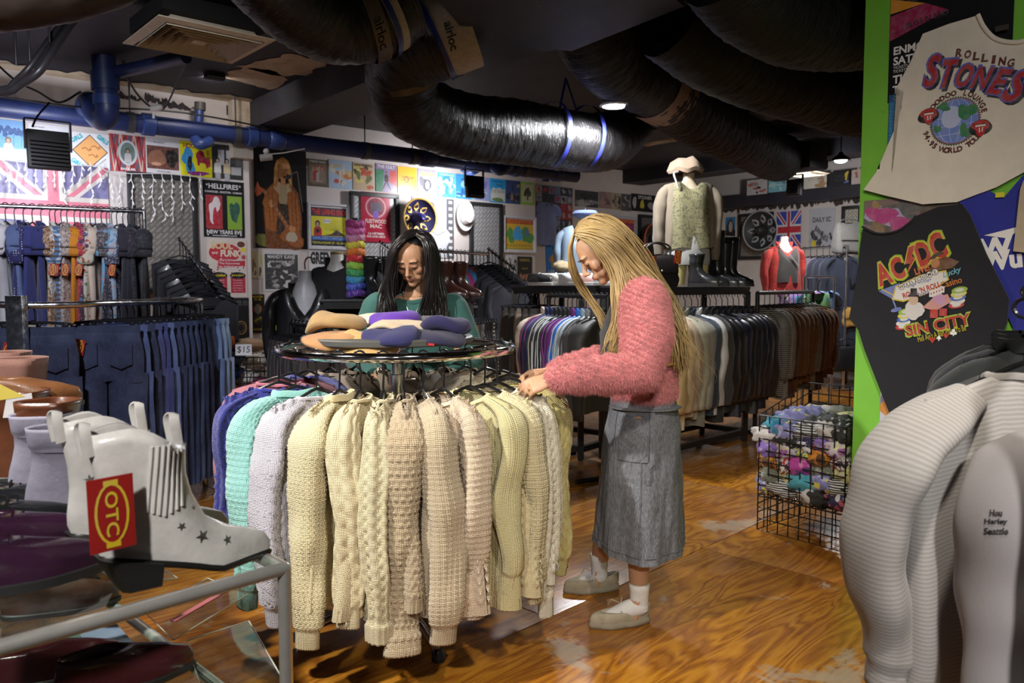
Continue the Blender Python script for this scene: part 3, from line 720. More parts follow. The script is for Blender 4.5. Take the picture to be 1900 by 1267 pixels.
# ------------------------------------------------------------------ posters, record sleeves, wall panels
def wrect(W,x0,y0,x1,y1,off=0.0):
    ym,xm=(y0+y1)/2,(x0+x1)/2
    a,b=W.hit(x0,ym,off)[0],W.hit(x1,ym,off)[0];zt,zb=W.hit(xm,y0,off)[1],W.hit(xm,y1,off)[1]
    return(a+b)/2,(zt+zb)/2,b-a,zt-zb
@cached
def paper(color,rough=0.5):
    b=NB('paper_sheet');nz=b.noise(12,4,0.6,b.obj());b.set(color=b.ramp(nz.outputs[0],[(0.3,mulc(color,0.93)),(0.7,mulc(color,1.04))]),rough=rough);return b.m
def sheet(W,box,name,label,cat,base,art=None,off=0.006,thick=0.004,group=None,roll=0.0,frame=None,rough=0.45,bow=0.0):
    """a flat sheet on a wall; art(A, w, h) draws from the centre"""
    s_,z_,w,h=wrect(W,*box,off)
    t_=thing(name,label,cat,W.pt(s_,z_,off),W.ang,group);t_.rotation_euler=(0,roll,W.ang)
    m=MB();m.box((0,0,0),(w,thick,h));m.build('sheet' if not frame else 'backing',paper(base,rough),t_,False)
    if frame:
        fc,fw,fd=frame
        for i,(c,sz)in enumerate((((0,-fd/2,h/2-fw/2),(w,fd,fw)),((0,-fd/2,-h/2+fw/2),(w,fd,fw)),((-w/2+fw/2,-fd/2,0),(fw,fd,h-2*fw)),((w/2-fw/2,-fd/2,0),(fw,fd,h-2*fw)))):
            m=MB();m.box(c,sz);m.build('frame_rail',plain(fc,0.4),t_,False)
    if art:
        A=Art(-thick/2);art(A,w,h);A.build(t_,rough=rough)
    return t_
K=(0.01,0.01,0.012);WH=(0.75,0.74,0.72);RED=(0.5,0.02,0.02);YEL=(0.75,0.6,0.02)
def figure(A,x,z,s,skin,top,hair,bottom=None):
    """simple standing figure"""
    A.poly([(x-.22*s,z-.45*s),(x-.2*s,z+.05*s),(x-.12*s,z+.16*s),(x+.12*s,z+.16*s),(x+.2*s,z+.05*s),(x+.22*s,z-.45*s)],top)
    if bottom:A.rect(x-.16*s,z-.9*s,x+.16*s,z-.42*s,bottom)
    A.ell(x,z+.3*s,.13*s,.16*s,hair);A.ell(x,z+.27*s,.085*s,.115*s,skin)
def collage(cols,seed,n=9,title=None,tc=WH,tz=0.42):
    def f(A,w,h):
        r=random.Random(seed)
        for i in range(n):
            A.poly([(max(-w/2,min(w/2,p[0])),max(-h/2,min(h/2,p[1])))for p in blob(r.uniform(-.38,.38)*w,r.uniform(-.38,.3)*h,r.uniform(.06,.22)*w,r.uniform(.06,.22)*h,seed*31+i,14,0.5)],cols[r.randrange(len(cols))])
        if title:A.text(title,0,tz*h,tc,w=min(0.86*w,0.12*h*len(title)),h=0.085*h,bold=0.03)
    return f
def people_art(bg,cols,seed,n=3,title=None,tc=WH,border=None):
    def f(A,w,h):
        r=random.Random(seed)
        if border:A.rect(-w/2+.06*w,-h/2+.09*h,w/2-.06*w,h/2-.16*h,border)
        for i in range(n):
            c=cols[r.randrange(len(cols))];figure(A,(-.3+.6*(i+.5)/n)*w,-.06*h+r.uniform(-.06,.06)*h,0.62*h,(0.4,0.24,0.16),c,cols[r.randrange(len(cols))])
        A.rect(-w/2,-h/2,w/2,-h/2+.1*h,bg)
        if title:A.text(title,0,.42*h,tc,w=.8*w,h=.075*h,bold=0.02)
    return f
SL='record sleeves along the walls'
def sleeve(W,box,label,base,art,**k):return sheet(W,box,'record_sleeve',label,'record sleeve',base,art,group=SL,rough=0.3,**k)

def a_tropic(A,w,h):
    A.rect(-w/2,-h/2,w/2,-.2*h,(0.5,0.62,0.7));A.rect(-w/2,-.2*h,w/2,.1*h,(0.16,0.42,0.66))
    for k in range(5):A.poly(blob((-.4+.2*k)*w,.22*h,.1*w,.12*h,k,14,.8),(0.05,0.12,0.3));A.line([((-.4+.2*k)*w,.15*h),((-.42+.2*k)*w,-.15*h)],.012*w,(0.05,0.1,0.25))
    figure(A,.05*w,-.15*h,.5*h,(0.5,0.35,0.25),(0.7,0.7,0.75),(0.2,0.1,0.05))
sleeve(WA,(-26,222,48,297),'blue tropical seaside record sleeve at the far left of the row',(0.22,0.42,0.72),a_tropic)
def a_left(A,w,h):
    A.text('LEFT FOOT',-.25*w,.42*h,K,w=.3*w,h=.035*h);A.text('RIGHT FOOT',.28*w,.3*h,K,w=.3*w,h=.035*h)
    A.ell(-.08*w,.22*h,.13*w,.12*h,(0.05,0.35,0.7));A.ell(.12*w,.2*h,.13*w,.12*h,(0.05,0.35,0.7));A.ell(.3*w,-.2*h,.1*w,.2*h,(0.05,0.5,0.75));A.poly([(-.4*w,.3*h),(-.3*w,.36*h),(-.33*w,.25*h)],RED)
sleeve(WA,(54,232,128,306),'white record sleeve with blue shapes behind the large flood light',(0.72,0.72,0.74),a_left)
def a_girls(A,w,h):
    A.poly([(0,-.46*h),(.46*w,0),(0,.46*h),(-.46*w,0)],(0.04,0.05,0.06));A.poly([(0,-.43*h),(.43*w,0),(0,.43*h),(-.43*w,0)],(0.85,0.42,0.14))
    for x,z,r in((-.34,.33,.6),(.34,.35,-.6),(-.34,-.35,-.6)):A.text('GiRLS',x*w,z*h,(0.02,0.45,0.55),w=.34*w,h=.13*h,rot=r,bold=.05)
    for x,z in((-.12,.05),(.12,.12),(.05,-.12)):A.line([(x*w-.1*w,z*h),(x*w,z*h+.04*h),(x*w+.1*w,z*h-.05*h)],.03*w,(0.45,0.18,0.06));A.ell(x*w+.12*w,z*h,.03*w,.04*h,(0.5,0.2,0.08))
    A.text('ORIGINAL MOTION',.27*w,-.3*h,K,w=.36*w,h=.035*h,rot=.75)
sleeve(WA,(131,247,203,314),'white record sleeve with an orange diamond and turquoise GIRLS lettering',(0.8,0.8,0.8),a_girls)
def a_tartan(A,w,h):
    for k in range(9):
        t=(-1+k*.25);c=[(0.08,0.1,0.16),(0.6,0.5,0.4),(0.2,0.02,0.03)][k%3]
        for q in(1,-1):A.poly([(max(-.5,min(.5,t*.5+d0-.5*q*0))*w,z)for d0,z in((-.02,-h/2),(.02,-h/2),(.02+.18*q,h/2),(-.02+.18*q,h/2))],c)
    A.ell(0,.02*h,.27*w,.34*h,(0.6,0.62,0.64),28);A.ell(0,.02*h,.2*w,.28*h,(0.16,0.24,0.2),28);figure(A,0,-.05*h,.42*h,(0.5,0.35,0.3),(0.6,0.55,0.55),(0.06,0.03,0.02))
    A.text('SADLER',0,-.42*h,(0.85,0.8,0.8),w=.42*w,h=.06*h,bold=.04)
sleeve(WA,(203,251,270,319),'red tartan record sleeve with a silver oval portrait',(0.5,0.08,0.08),a_tartan)
def a_brown(A,w,h):
    A.rect(-.46*w,-.36*h,.46*w,.3*h,(0.14,0.05,0.035));A.poly(blob(-.18*w,-.05*h,.24*w,.26*h,3),(0.3,0.13,0.07));A.ell(-.2*w,-.22*h,.14*w,.05*h,(0.6,0.3,0.2));A.poly(blob(.25*w,-.02*h,.16*w,.3*h,8),(0.02,0.012,0.01))
    A.text('Ry Cooder',-.1*w,.4*h,K,w=.34*w,h=.06*h,shear=.4,bold=0.0);A.text('THE SLIDE AREA',0,-.43*h,K,w=.4*w,h=.035*h)
sleeve(WA,(270,259,334,323),'white-bordered record sleeve with dark brown faces',(0.68,0.66,0.66),a_brown)
def a_hoodoo(A,w,h):
    A.poly(blob(-.24*w,-.05*h,.2*w,.33*h,5,18,.6),(0.04,0.3,0.62));A.poly(blob(-.2*w,-.12*h,.08*w,.2*h,6),(0.01,0.02,0.05));A.poly(blob(.2*w,.0,.2*w,.24*h,9,18,.5),(0.3,0.01,0.03));A.poly(blob(.2*w,-.2*h,.1*w,.14*h,4),(0.7,0.6,0.02))
    A.poly(blob(.05*w,-.4*h,.35*w,.06*h,2),(0.25,0.02,0.2));A.text('HOODOO',-.03*w,.38*h,(0.42,0.02,0.05),w=.72*w,h=.13*h,bold=.03);A.text('GURUS',.4*w,.05*h,(0.42,0.02,0.05),w=.5*h,h=.1*w,rot=-PI/2+.1,bold=.03)
sleeve(WA,(334,264,393,328),'bright yellow record sleeve with crimson HOODOO lettering',(0.75,0.7,0.02),a_hoodoo)
def a_band(A,w,h):
    A.rect(-.3*w,-.1*h,.1*w,.35*h,(0.5,0.5,0.5));A.rect(-.1*w,-.1*h,-.04*w,.4*h,K)
    for x,c in((-.32,(0.6,0.58,0.55)),(-.02,(0.6,0.5,0.3)),(.2,(0.05,0.05,0.05)),(.36,(0.12,0.12,0.12))):figure(A,x*w,-.12*h if x<.1 else .08*h,.5*h,(0.5,0.36,0.26),c,K,(0.4,0.4,0.4))
sleeve(WA,(393,270,450,332),'dark record sleeve with a band photograph beside the pier',(0.05,0.05,0.05),a_band)

# faded union flag behind the clothes rail
def union(A,w,h,blue,red,white,n=12):
    A.rect(-w/2,-h/2,w/2,h/2,blue);d=lambda x,z:(x*w/2,z*h/2)
    A.poly([d(-1,1),d(-.82,1),d(1,-.82),d(1,-1),d(.82,-1),d(-1,.82)],white);A.poly([d(1,1),d(1,.82),d(-.82,-1),d(-1,-1),d(-1,-.82),d(.82,1)],white)
    A.poly([d(-1,1),d(-.9,1),d(1,-.9),d(1,-1),d(.94,-1),d(-1,.94)],red);A.poly([d(1,1),d(1,.92),d(-.92,-1),d(-1,-1),d(-1,-.96),d(.94,1)],red)
    A.poly([d(-.17,-1),d(.17,-1),d(.17,1),d(-.17,1)],white);A.poly([d(-1,-.28),d(1,-.28),d(1,.28),d(-1,.28)],white);A.poly([d(-.1,-1),d(.1,-1),d(.1,1),d(-.1,1)],red);A.poly([d(-1,-.17),d(1,-.17),d(1,.17),d(-1,.17)],red)
sheet(WA,(-10,303,202,470),'union_flag','faded pink and mauve union flag hung behind the shirt rail','flag',(0.6,0.58,0.55),lambda A,w,h:union(A,w,h,(0.16,0.15,0.3),(0.62,0.16,0.22),(0.62,0.58,0.52)),off=0.02)

# tread-plate display boards
@cached
def tread(color):
    b=NB('tread_plate');o=b.obj((1,1,1),(0,PI/4,0));br=b.n('ShaderNodeTexBrick',{'Vector':b.n('ShaderNodeMapping',{'Vector':o,'Rotation':(PI/2,0,0)}).outputs[0],'Scale':11.0,'Mortar Size':0.13,'Brick Width':1.0,'Row Height':0.42,'Color1':(1,1,1,1),'Color2':(1,1,1,1),'Mortar':(0,0,0,1)},offset=0.5)
    nz=b.noise(5,4,0.6,b.obj())
    c0=b.ramp(nz.outputs[0],[(0.3,mulc(color,0.6)),(0.7,mulc(color,0.8))]);b.set(color=b.mix(br.outputs['Color'],c0.outputs[0],mulc(color,1.15)),rough=0.4,metal=0.2,normal=b.bump(br.outputs['Color'],0.8,0.01));return b.m
def board(W,box,label,col=(0.3,0.3,0.29),fcol=(0.02,0.02,0.022),fw=0.05,off=0.03):
    s_,z_,w,h=wrect(W,*box,off);t_=thing('display_board',label,'display board',W.pt(s_,z_,off),W.ang,'tread plate boards')
    m=MB();m.box((0,0,0),(w-0.02,0.012,h-0.02));m.build('tread_plate',tread(col),t_,False)
    for c,sz in(((0,-.01,h/2),(w+fw,.04,fw)),((0,-.01,-h/2),(w+fw,.04,fw)),((-w/2,-.01,0),(fw,.04,h)),((w/2,-.01,0),(fw,.04,h))):
        m=MB();m.box(c,sz,bev=0.004);m.build('frame_rail',plain(fcol,0.45),t_)
    return t_
board(WA,(244,328,362,540),'grey tread-plate board in a black frame hung with icicle lights',(0.27,0.25,0.22))
board(WB,(653,362,736,560),'pale tread-plate board behind the crimson concert poster',(0.5,0.5,0.5),(0.03,0.03,0.03))
board(WB,(874,380,928,500),'grey tread-plate board to the right of the white hat',(0.4,0.4,0.4))
board(WD,(1373,398,1432,478),'tread-plate board carrying the black sombrero',(0.28,0.25,0.22))
board(WC,(1186,402,1222,500),'dark framed board with a red trimmed sombrero',(0.2,0.18,0.17))
board(WD,(1565,385,1596,470),'framed lattice board at the far right beside the backpacks',(0.6,0.55,0.45))

# posters
PO='posters'
def poster(W,box,label,base,art,**k):return sheet(W,box,'poster',label,'poster',base,art,group=PO,**k)
def a_hell(A,w,h):
    A.rect(-.44*w,-.36*h,-.04*w,.24*h,(0.35,0.02,0.03));A.rect(.08*w,-.36*h,.44*w,.24*h,(0.22,0.4,0.03))
    A.poly(blob(-.24*w,-.02*h,.13*w,.22*h,2,16,.5),(0.7,0.62,0.62));A.poly(blob(-.22*w,-.14*h,.05*w,.18*h,3),(0.45,0.02,0.04));A.poly(blob(.26*w,-.04*h,.1*w,.22*h,8,16,.5),(0.02,0.1,0.06))
    A.text('HELLFIRES',0,.4*h,WH,w=.72*w,h=.09*h);A.text('FUNHOUSE - DOCTOR - CASINO',0,.3*h,WH,w=.9*w,h=.035*h);A.text('NEW YEARS EVE',0,-.41*h,WH,w=.86*w,h=.07*h,bold=.03);A.text('www.hellfire.com',0,-.47*h,WH,w=.6*w,h=.03*h)
    for x in(-.4,.4):A.star(x*w,.42*h,.035*w,WH);A.star(x*w,-.46*h,.03*w,WH)
poster(WA,(377,336,453,440),'black New Years Eve poster with red and green panels',(0.012,0.012,0.014),a_hell)
def a_soul(A,w,h):
    A.ell(-.05*w,.27*h,.4*w,.16*h,(0.5,0.02,0.04));A.poly([(-.25*w,.0),(.45*w,.04*h),(.46*w,.14*h),(-.22*w,.12*h)],(0.5,0.02,0.04))
    A.text('SOUL',-.12*w,.39*h,(0.7,0.55,0.3),w=.55*w,h=.12*h,bold=.05);A.text('FUNK',.1*w,.26*h,(0.75,0.65,0.5),w=.52*w,h=.12*h,bold=.05);A.text('and',-.3*w,.27*h,WH,h=.05*h)
    A.text('Review',0,.15*h,WH,w=.4*w,h=.05*h,shear=.4,bold=0);A.text('The Dynamites',.06*w,.085*h,WH,w=.52*w,h=.04*h);A.text('feat. CHARLES WALKER',.1*w,.03*h,WH,w=.62*w,h=.035*h)
    for x,s in((-.2,'DECEMBER'),(.26,'JANUARY')):
        A.rect((x-.18)*w,-.42*h,(x+.19)*w,-.13*h,(0.45,0.02,0.05));A.ell(x*w,-.12*h,.2*w,.06*h,K);A.text(s,x*w,-.12*h,YEL,w=.32*w,h=.035*h)
        for k in range(5):A.text(['The Roots','Sunshine Club','Funkmasters','Soul Session','Night Revue'][k],x*w,(-.2-.045*k)*h,WH,w=.24*w,h=.02*h,bold=0)
    A.ell(.36*w,.42*h,.1*w,.05*h,(0.12,0.03,0.02));A.ell(.42*w,.33*h,.07*w,.04*h,YEL);A.star(.42*w,.2*h,.08*w,(0.5,0.03,0.05),9,.5)
    for k in range(9):A.ell(random.Random(k).uniform(-.45,.45)*w,random.Random(k+50).uniform(-.08,.02)*h,.018*w,.012*h,(0.3,0.02,0.08))
poster(WA,(384,444,458,552),'cream and red Soul and Funk concert poster',(0.66,0.58,0.5),a_soul)
def a_glasses(A,w,h):
    A.text('TOP',-.36*w,.42*h,WH,h=.06*h);A.text('DJA',-.36*w,.33*h,WH,h=.06*h)
    for x in(-.2,.24):A.ring(x*w,-.2*h,.18*w,.16*h,.03*w,(0.3,0.16,0.04));A.ring(x*w,-.2*h,.11*w,.1*h,.01*w,(0.3,0.16,0.04))
    A.line([(-.04*w,-.2*h),(.08*w,-.2*h)],.03*w,(0.3,0.16,0.04))
    for k in range(3):A.rect((-.1+.2*k)*w,.32*h,(.06+.2*k)*w,.44*h,(0.04,0.04,0.045))
poster(WA,(404,553,462,632),'black poster with a line drawing of round spectacles',(0.012,0.012,0.013),a_glasses)
def a_orch(A,w,h):
    A.text('ORCHESTRA',0,.44*h,YEL,w=.8*w,h=.05*h);A.text('DEL SOL',0,.37*h,YEL,w=.5*w,h=.05*h);A.star(0,.12*h,.36*w,(0.45,0.06,0.02),12,.7);A.ell(0,.12*h,.2*w,.14*h,(0.2,0.24,0.16))
    A.poly([(-.4*w,-.2*h),(0,-.02*h),(.4*w,-.12*h),(0,-.28*h)],(0.05,0.05,0.02));A.text('CARNIVAL',0,-.14*h,YEL,w=.6*w,h=.05*h,rot=.5);A.text('NIGHTCLUB',0,-.4*h,YEL,w=.7*w,h=.04*h)
poster(WB,(466,546,491,618),'narrow black and red orchestra poster',(0.02,0.015,0.012),a_orch)
poster(WB,(467,466,488,516),'small pale yellow flyer beside the corner',(0.68,0.62,0.45),collage([(0.3,0.2,0.1),(0.6,0.55,0.2),(0.1,0.08,0.06)],4,6))
def a_mandy(A,w,h):
    r=random.Random(3);A.rect(-.45*w,-.45*h,.45*w,.42*h,(0.05,0.05,0.05))
    for k in range(26):A.poly(blob(r.uniform(-.38,.38)*w,r.uniform(-.4,.25)*h,r.uniform(.02,.09)*w,r.uniform(.02,.07)*h,k,9,.7),(0.6,0.6,0.58)if k%2 else(0.3,0.3,0.3))
    A.text('MANDY KANE',0,.36*h,WH,w=.75*w,h=.09*h);A.text('LOOK WHO\'S LIVE',-.1*w,.24*h,WH,w=.5*w,h=.05*h)
poster(WB,(488,466,556,540),'black and white comic style poster headed MANDY KANE',(0.62,0.62,0.6),a_mandy)
def a_guitar(A,w,h):
    P=lambda c,*q:A.poly([(x*w,z*h)for x,z in q],c);j1,j2,sk,hr=(0.36,0.11,0.015),(0.17,0.05,0.008),(0.56,0.25,0.09),(0.42,0.17,0.03)
    A.poly(blob(-.3*w,-.42*h,.2*w,.07*h,4),(0.16,0.17,0.03));A.poly(blob(.25*w,-.44*h,.22*w,.06*h,6),(0.2,0.06,0.01))
    P(j2,(-.3,-.5),(-.34,-.12),(-.28,.08),(-.1,.17),(.2,.15),(.34,.06),(.4,-.2),(.36,-.5));P(j1,(-.3,-.3),(-.32,-.1),(-.26,.07),(-.1,.15),(-.06,.05),(-.12,-.34));P(j1,(.14,.12),(.3,.05),(.37,-.2),(.34,-.36),(.18,-.34),(.1,.0))
    P((0.42,0.3,0.16),(-.04,.15),(.12,.14),(.12,-.02),(.04,-.14),(-.05,-.02));P((0.04,0.02,0.01),(-.06,-.05),(.13,-.06),(.16,-.36),(-.1,-.36));P((0.5,0.36,0.2),(-.1,.16),(-.02,.16),(-.04,.04),(-.14,.1));P((0.5,0.36,0.2),(.12,.15),(.18,.15),(.2,.08),(.1,.05))
    P(hr,(-.14,.12),(-.13,.28),(-.08,.37),(.04,.41),(.15,.38),(.21,.28),(.22,.14),(.16,.1),(.15,.2),(-.04,.2),(-.08,.1));A.ell(.05*w,.265*h,.085*w,.085*h,sk,20,-.2);P(sk,(.0,.2),(.09,.2),(.08,.13),(.0,.13))
    P(hr,(-.09,.36),(.05,.4),(.08,.36),(-.02,.31),(-.05,.22),(-.12,.12));P((0.6,0.34,0.08),(.08,.39),(.17,.34),(.19,.2),(.21,.12),(.15,.18),(.14,.3));P((0.6,0.34,0.08),(-.1,.33),(-.04,.37),(-.06,.24),(-.13,.13))
    A.line([(.0,.285*h),(.04*w,.28*h)],.012*w,(0.12,0.04,0.01));A.line([(.08*w,.285*h),(.115*w,.29*h)],.012*w,(0.12,0.04,0.01));P((0.4,0.15,0.04),(.055,.275),(.075,.235),(.05,.235));A.ell(.07*w,.212*h,.026*w,.016*h,(0.1,0.015,0.01));A.ell(.15*w,.22*h,.055*w,.022*h,K,16,.2);A.line([(.18*w,.24*h),(.32*w,.28*h),(.42*w,-.12*h)],.016*w,(0.2,0.17,0.14))
    P((0.3,0.1,0.03),(-.36,.06),(-.32,.085),(.2,-.31),(.15,-.35));P((0.5,0.1,0.03),(-.5,.06),(-.44,.15),(-.4,.1),(-.33,.08),(-.37,.03),(-.46,.0));A.poly(blob(.2*w,-.38*h,.2*w,.1*h,12,20,.35),(0.34,0.1,0.02));A.poly(blob(.19*w,-.38*h,.1*w,.06*h,3),(0.5,0.42,0.3))
    for k in range(9):A.line([((-.3+.05*k)*w,(.035-.04*k)*h),((-.275+.05*k)*w,(.06-.04*k)*h)],.008*w,(0.55,0.45,0.3))
    P(j1,(-.3,.04),(-.36,-.06),(-.28,-.14),(-.18,-.06),(-.2,.0));A.poly(blob(-.2*w,-.06*h,.055*w,.035*h,5,12,.3),sk);A.poly(blob(.2*w,-.3*h,.06*w,.04*h,7,12,.3),sk)
    [A.line([(x*w,.08*h),((x+.02)*w,-.28*h)],.01*w,j2)for x in(-.24,-.17,.2,.27)]
poster(WB,(472,274,569,461),'tall dark banner of an orange lit singer with a guitar',(0.012,0.01,0.01),a_guitar,rough=0.4)
def a_living(A,w,h):
    i=.42*w;A.rect(-i,-.42*h,i,.41*h,(0.72,0.68,0.03));A.rect(-i,.22*h,i,.41*h,(0.03,0.03,0.05));A.text('THE LIVING END',0,.315*h,(0.6,0.03,0.03),w=.8*w,h=.13*h,bold=.05)
    for k in range(16):
        a=.1+k*.19;A.line([(.18*w,-.1*h),(.18*w+.3*w*math.cos(a),-.1*h+.26*h*math.sin(a))],.006*w,(0.3,0.28,0.02))
    A.poly([(-.2*w,-.2*h),(.05*w,-.16*h),(.17*w,-.08*h),(.22*w,-.08*h),(.42*w,-.2*h)],(0.06,0.04,0.03));figure(A,-.27*w,-.08*h,.45*h,(0.5,0.3,0.25),(0.5,0.02,0.03),K);A.ell(-.27*w,-.1*h,.04*w,.05*h,K);A.ell(-.05*w,.12*h,.1*w,.05*h,WH);A.text('DELIGHTED!',-.05*w,.12*h,K,w=.15*w,h=.025*h)
    A.rect(-i,-.3*h,i,-.21*h,(0.05,0.1,0.35));A.text('WITH AREA 7 AND LASH',0,-.255*h,(0.2,0.45,0.8),w=.78*w,h=.055*h);A.rect(-i,-.42*h,i,-.3*h,K);A.text('THE PALACE JUNE 1ST - ALL AGES',0,-.36*h,(0.7,0.66,0.05),w=.8*w,h=.06*h)
sheet(WB,(571,378,648,463),'framed_poster','white framed yellow and red Living End poster','poster',(0.7,0.7,0.7),a_living,frame=((0.6,0.6,0.62),0.025,0.03),group=PO)
def a_green(A,w,h):A.text('GREEN DAY',0,.3*h,K,w=.94*w,h=.3*h,bold=.05);A.poly([(-.4*w,0),(0,.06*h),(-.1*w,-.2*h)],(0.5,0.05,0.2));A.poly([(-.1*w,-.1*h),(.3*w,.0),(.1*w,-.4*h)],(0.7,0.4,0.05));A.poly([(-.3*w,-.2*h),(-.2*w,-.45*h),(-.45*w,-.4*h)],(0.3,0.05,0.4))
poster(WB,(574,464,648,540),'white poster with condensed black GREEN DAY lettering',(0.68,0.68,0.67),a_green)
def a_fleet(A,w,h):
    A.ell(0,.2*h,.36*w,.22*h,(0.55,0.25,0.28),24);A.ell(0,.2*h,.3*w,.18*h,(0.25,0.03,0.06));A.poly(blob(0,.18*h,.16*w,.16*h,4,16,.5),(0.1,0.08,0.12));A.ell(0,.05*h,.1*w,.08*h,(0.2,0.1,0.45))
    A.text('FLEETWOOD',0,-.08*h,(0.75,0.66,0.6),w=.72*w,h=.08*h);A.text('MAC',0,-.18*h,(0.75,0.66,0.6),w=.4*w,h=.08*h);A.text('2 & 4 SEPTEMBER',0,-.33*h,WH,w=.56*w,h=.045*h);A.text('ROD LAVER ARENA',0,-.39*h,WH,w=.64*w,h=.045*h)
poster(WB,(670,357,724,449),'crimson concert poster with pale lettering',(0.4,0.02,0.05),a_fleet,off=0.05,rough=0.25)
def a_film(A,w,h):
    A.rect(-.44*w,-.5*h,.32*w,.5*h,(0.5,0.5,0.52));A.poly(blob(-.1*w,.12*h,.2*w,.26*h,3),(0.32,0.32,0.34));A.poly(blob(.06*w,-.2*h,.3*w,.3*h,8),(0.58,0.58,0.6));A.poly(blob(-.12*w,.34*h,.2*w,.1*h,5),(0.1,0.1,0.11));A.line([(-.2*w,.0),(.1*w,-.12*h),(.28*w,-.05*h)],.015*w,(0.2,0.2,0.2))
    for k in range(9):A.rect(.37*w,(-.46+.11*k)*h,.46*w,(-.41+.11*k)*h,(0.6,0.6,0.62))
poster(WB,(764,367,842,478),'black and white film strip poster behind the gold sombrero',(0.12,0.12,0.13),a_film)
def regurg(c1,c2):
    def f(A,w,h):
        A.rect(-.43*w,-.41*h,.43*w,.42*h,c1);A.rect(-.43*w,.3*h,.43*w,.42*h,(0.35,0.03,0.02));A.text('REGURGITATOR',0,.36*h,(0.75,0.2,0.03),w=.82*w,h=.09*h,bold=.05)
        A.poly(blob(-.05*w,.02*h,.13*w,.24*h,3,18,.4),c2[0]);A.poly(blob(-.28*w,-.02*h,.12*w,.18*h,5,18,.5),c2[1]);A.poly(blob(.24*w,-.02*h,.17*w,.22*h,9,18,.5),c2[1]);A.poly(blob(.24*w,.06*h,.06*w,.1*h,2),c2[2])
        for k in range(9):A.ell((-.36+.09*k)*w,-.3*h,.05*w,.05*h,(0.6,0.42,0.02));A.ell((-.36+.09*k)*w,-.3*h,.02*w,.02*h,(0.3,0.18,0.02))
        A.rect(-.43*w,-.41*h,.43*w,-.37*h,(0.5,0.36,0.02))
    return f
sheet(WB,(933,402,993,469),'framed_poster','white framed Regurgitator poster in yellow, blue and green','poster',(0.7,0.7,0.7),regurg((0.72,0.45,0.02),((0.05,0.4,0.8),(0.08,0.32,0.06),(0.1,0.2,0.5))),frame=((0.62,0.62,0.64),0.025,0.03),group=PO)
sheet(WC,(1126,401,1180,466),'framed_poster','magenta and orange Regurgitator poster behind the blonde woman','poster',(0.5,0.5,0.5),regurg((0.3,0.02,0.12),((0.35,0.3,0.05),(0.15,0.25,0.05),(0.4,0.05,0.2))),frame=((0.45,0.45,0.46),0.03,0.03),group=PO)
def a_gold(A,w,h):A.text('KARNIVOOL',0,.36*h,(0.45,0.33,0.05),w=.7*w,h=.12*h);A.text('GOYO',0,.02*h,(0.45,0.33,0.05),w=.4*w,h=.06*h);[A.poly(blob(x*w,-.32*h,.1*w,.13*h,i,12,.5),(0.35,0.14,0.08))for i,x in enumerate((-.3,-.1,.1,.3))]
poster(WB,(960,476,987,522),'small black poster with gold lettering and a band',(0.02,0.018,0.012),a_gold)
poster(WB,(942,472,958,518),'small black and white flyer behind the dark coats',(0.55,0.55,0.55),collage([K,(0.3,0.3,0.3),(0.7,0.7,0.7)],21,12))
poster(WB,(500,592,516,668),'half hidden dark gig poster with yellow letters SI near the wire basket',(0.02,0.02,0.025),lambda A,w,h:(A.text('SI',0,.3*h,(0.65,0.7,0.03),w=.7*w,h=.14*h,bold=.05),A.text('SAT',0,-.34*h,(0.5,0.4,0.3),w=.5*w,h=.05*h),A.text('ROD',0,-.42*h,(0.5,0.4,0.3),w=.5*w,h=.05*h)))
# records on the back wall
sleeve(WB,(571,296,608,346),'dark olive record sleeve with seated band beside the guitarist banner',(0.12,0.1,0.07),people_art((0.12,0.1,0.07),[(0.25,0.2,0.15),(0.4,0.06,0.04),(0.4,0.38,0.35)],3,4,'FABLED FACES',WH,(0.2,0.15,0.1)))
sleeve(WB,(610,298,653,350),'pale blue record sleeve with swirling orange artwork',(0.4,0.52,0.66),collage([(0.55,0.2,0.08),(0.62,0.58,0.5),(0.5,0.1,0.08),(0.6,0.45,0.2)],12,12))
sleeve(WB,(655,303,693,353),'tan record sleeve with bottles and flowers',(0.5,0.38,0.24),collage([(0.08,0.06,0.03),(0.45,0.08,0.04),(0.6,0.5,0.15),(0.12,0.15,0.05)],15,14,'NEW PINBALL',K))
def a_cult(A,w,h):
    A.poly([(-.5*w,-.5*h),(-.5*w,.3*h),(-.1*w,.3*h),(-.2*w,-.5*h)],(0.04,0.2,0.1));A.poly([(.2*w,.3*h),(.5*w,.3*h),(.5*w,-.3*h),(.1*w,-.1*h)],(0.5,0.06,0.05));A.text('THE CULT',0,.41*h,WH,w=.84*w,h=.11*h);figure(A,0,.06*h,.4*h,(0.3,0.2,0.2),K,K)
    A.line([(0,-.1*h),(-.2*w,-.44*h)],.05*w,K);A.line([(0,-.1*h),(.22*w,-.44*h)],.05*w,K)
sleeve(WB,(697,305,736,356),'THE CULT record sleeve in green, mauve and red',(0.28,0.2,0.34),a_cult)
def a_orange(A,w,h):A.poly([(-.4*w,.02*h),(0,.06*h),(.42*w,.16*h),(.3*w,.0),(-.3*w,-.04*h)],(0.7,0.3,0.02));A.ring(-.05*w,.03*h,.12*w,.13*h,.04*w,(0.05,0.05,0.06));A.text('Radio Gold',0,.12*h,(0.6,0.15,0.02),w=.6*w,h=.08*h,shear=.2)
sleeve(WB,(738,310,773,359),'plain orange yellow record sleeve with a black ring',(0.78,0.45,0.04),a_orange)
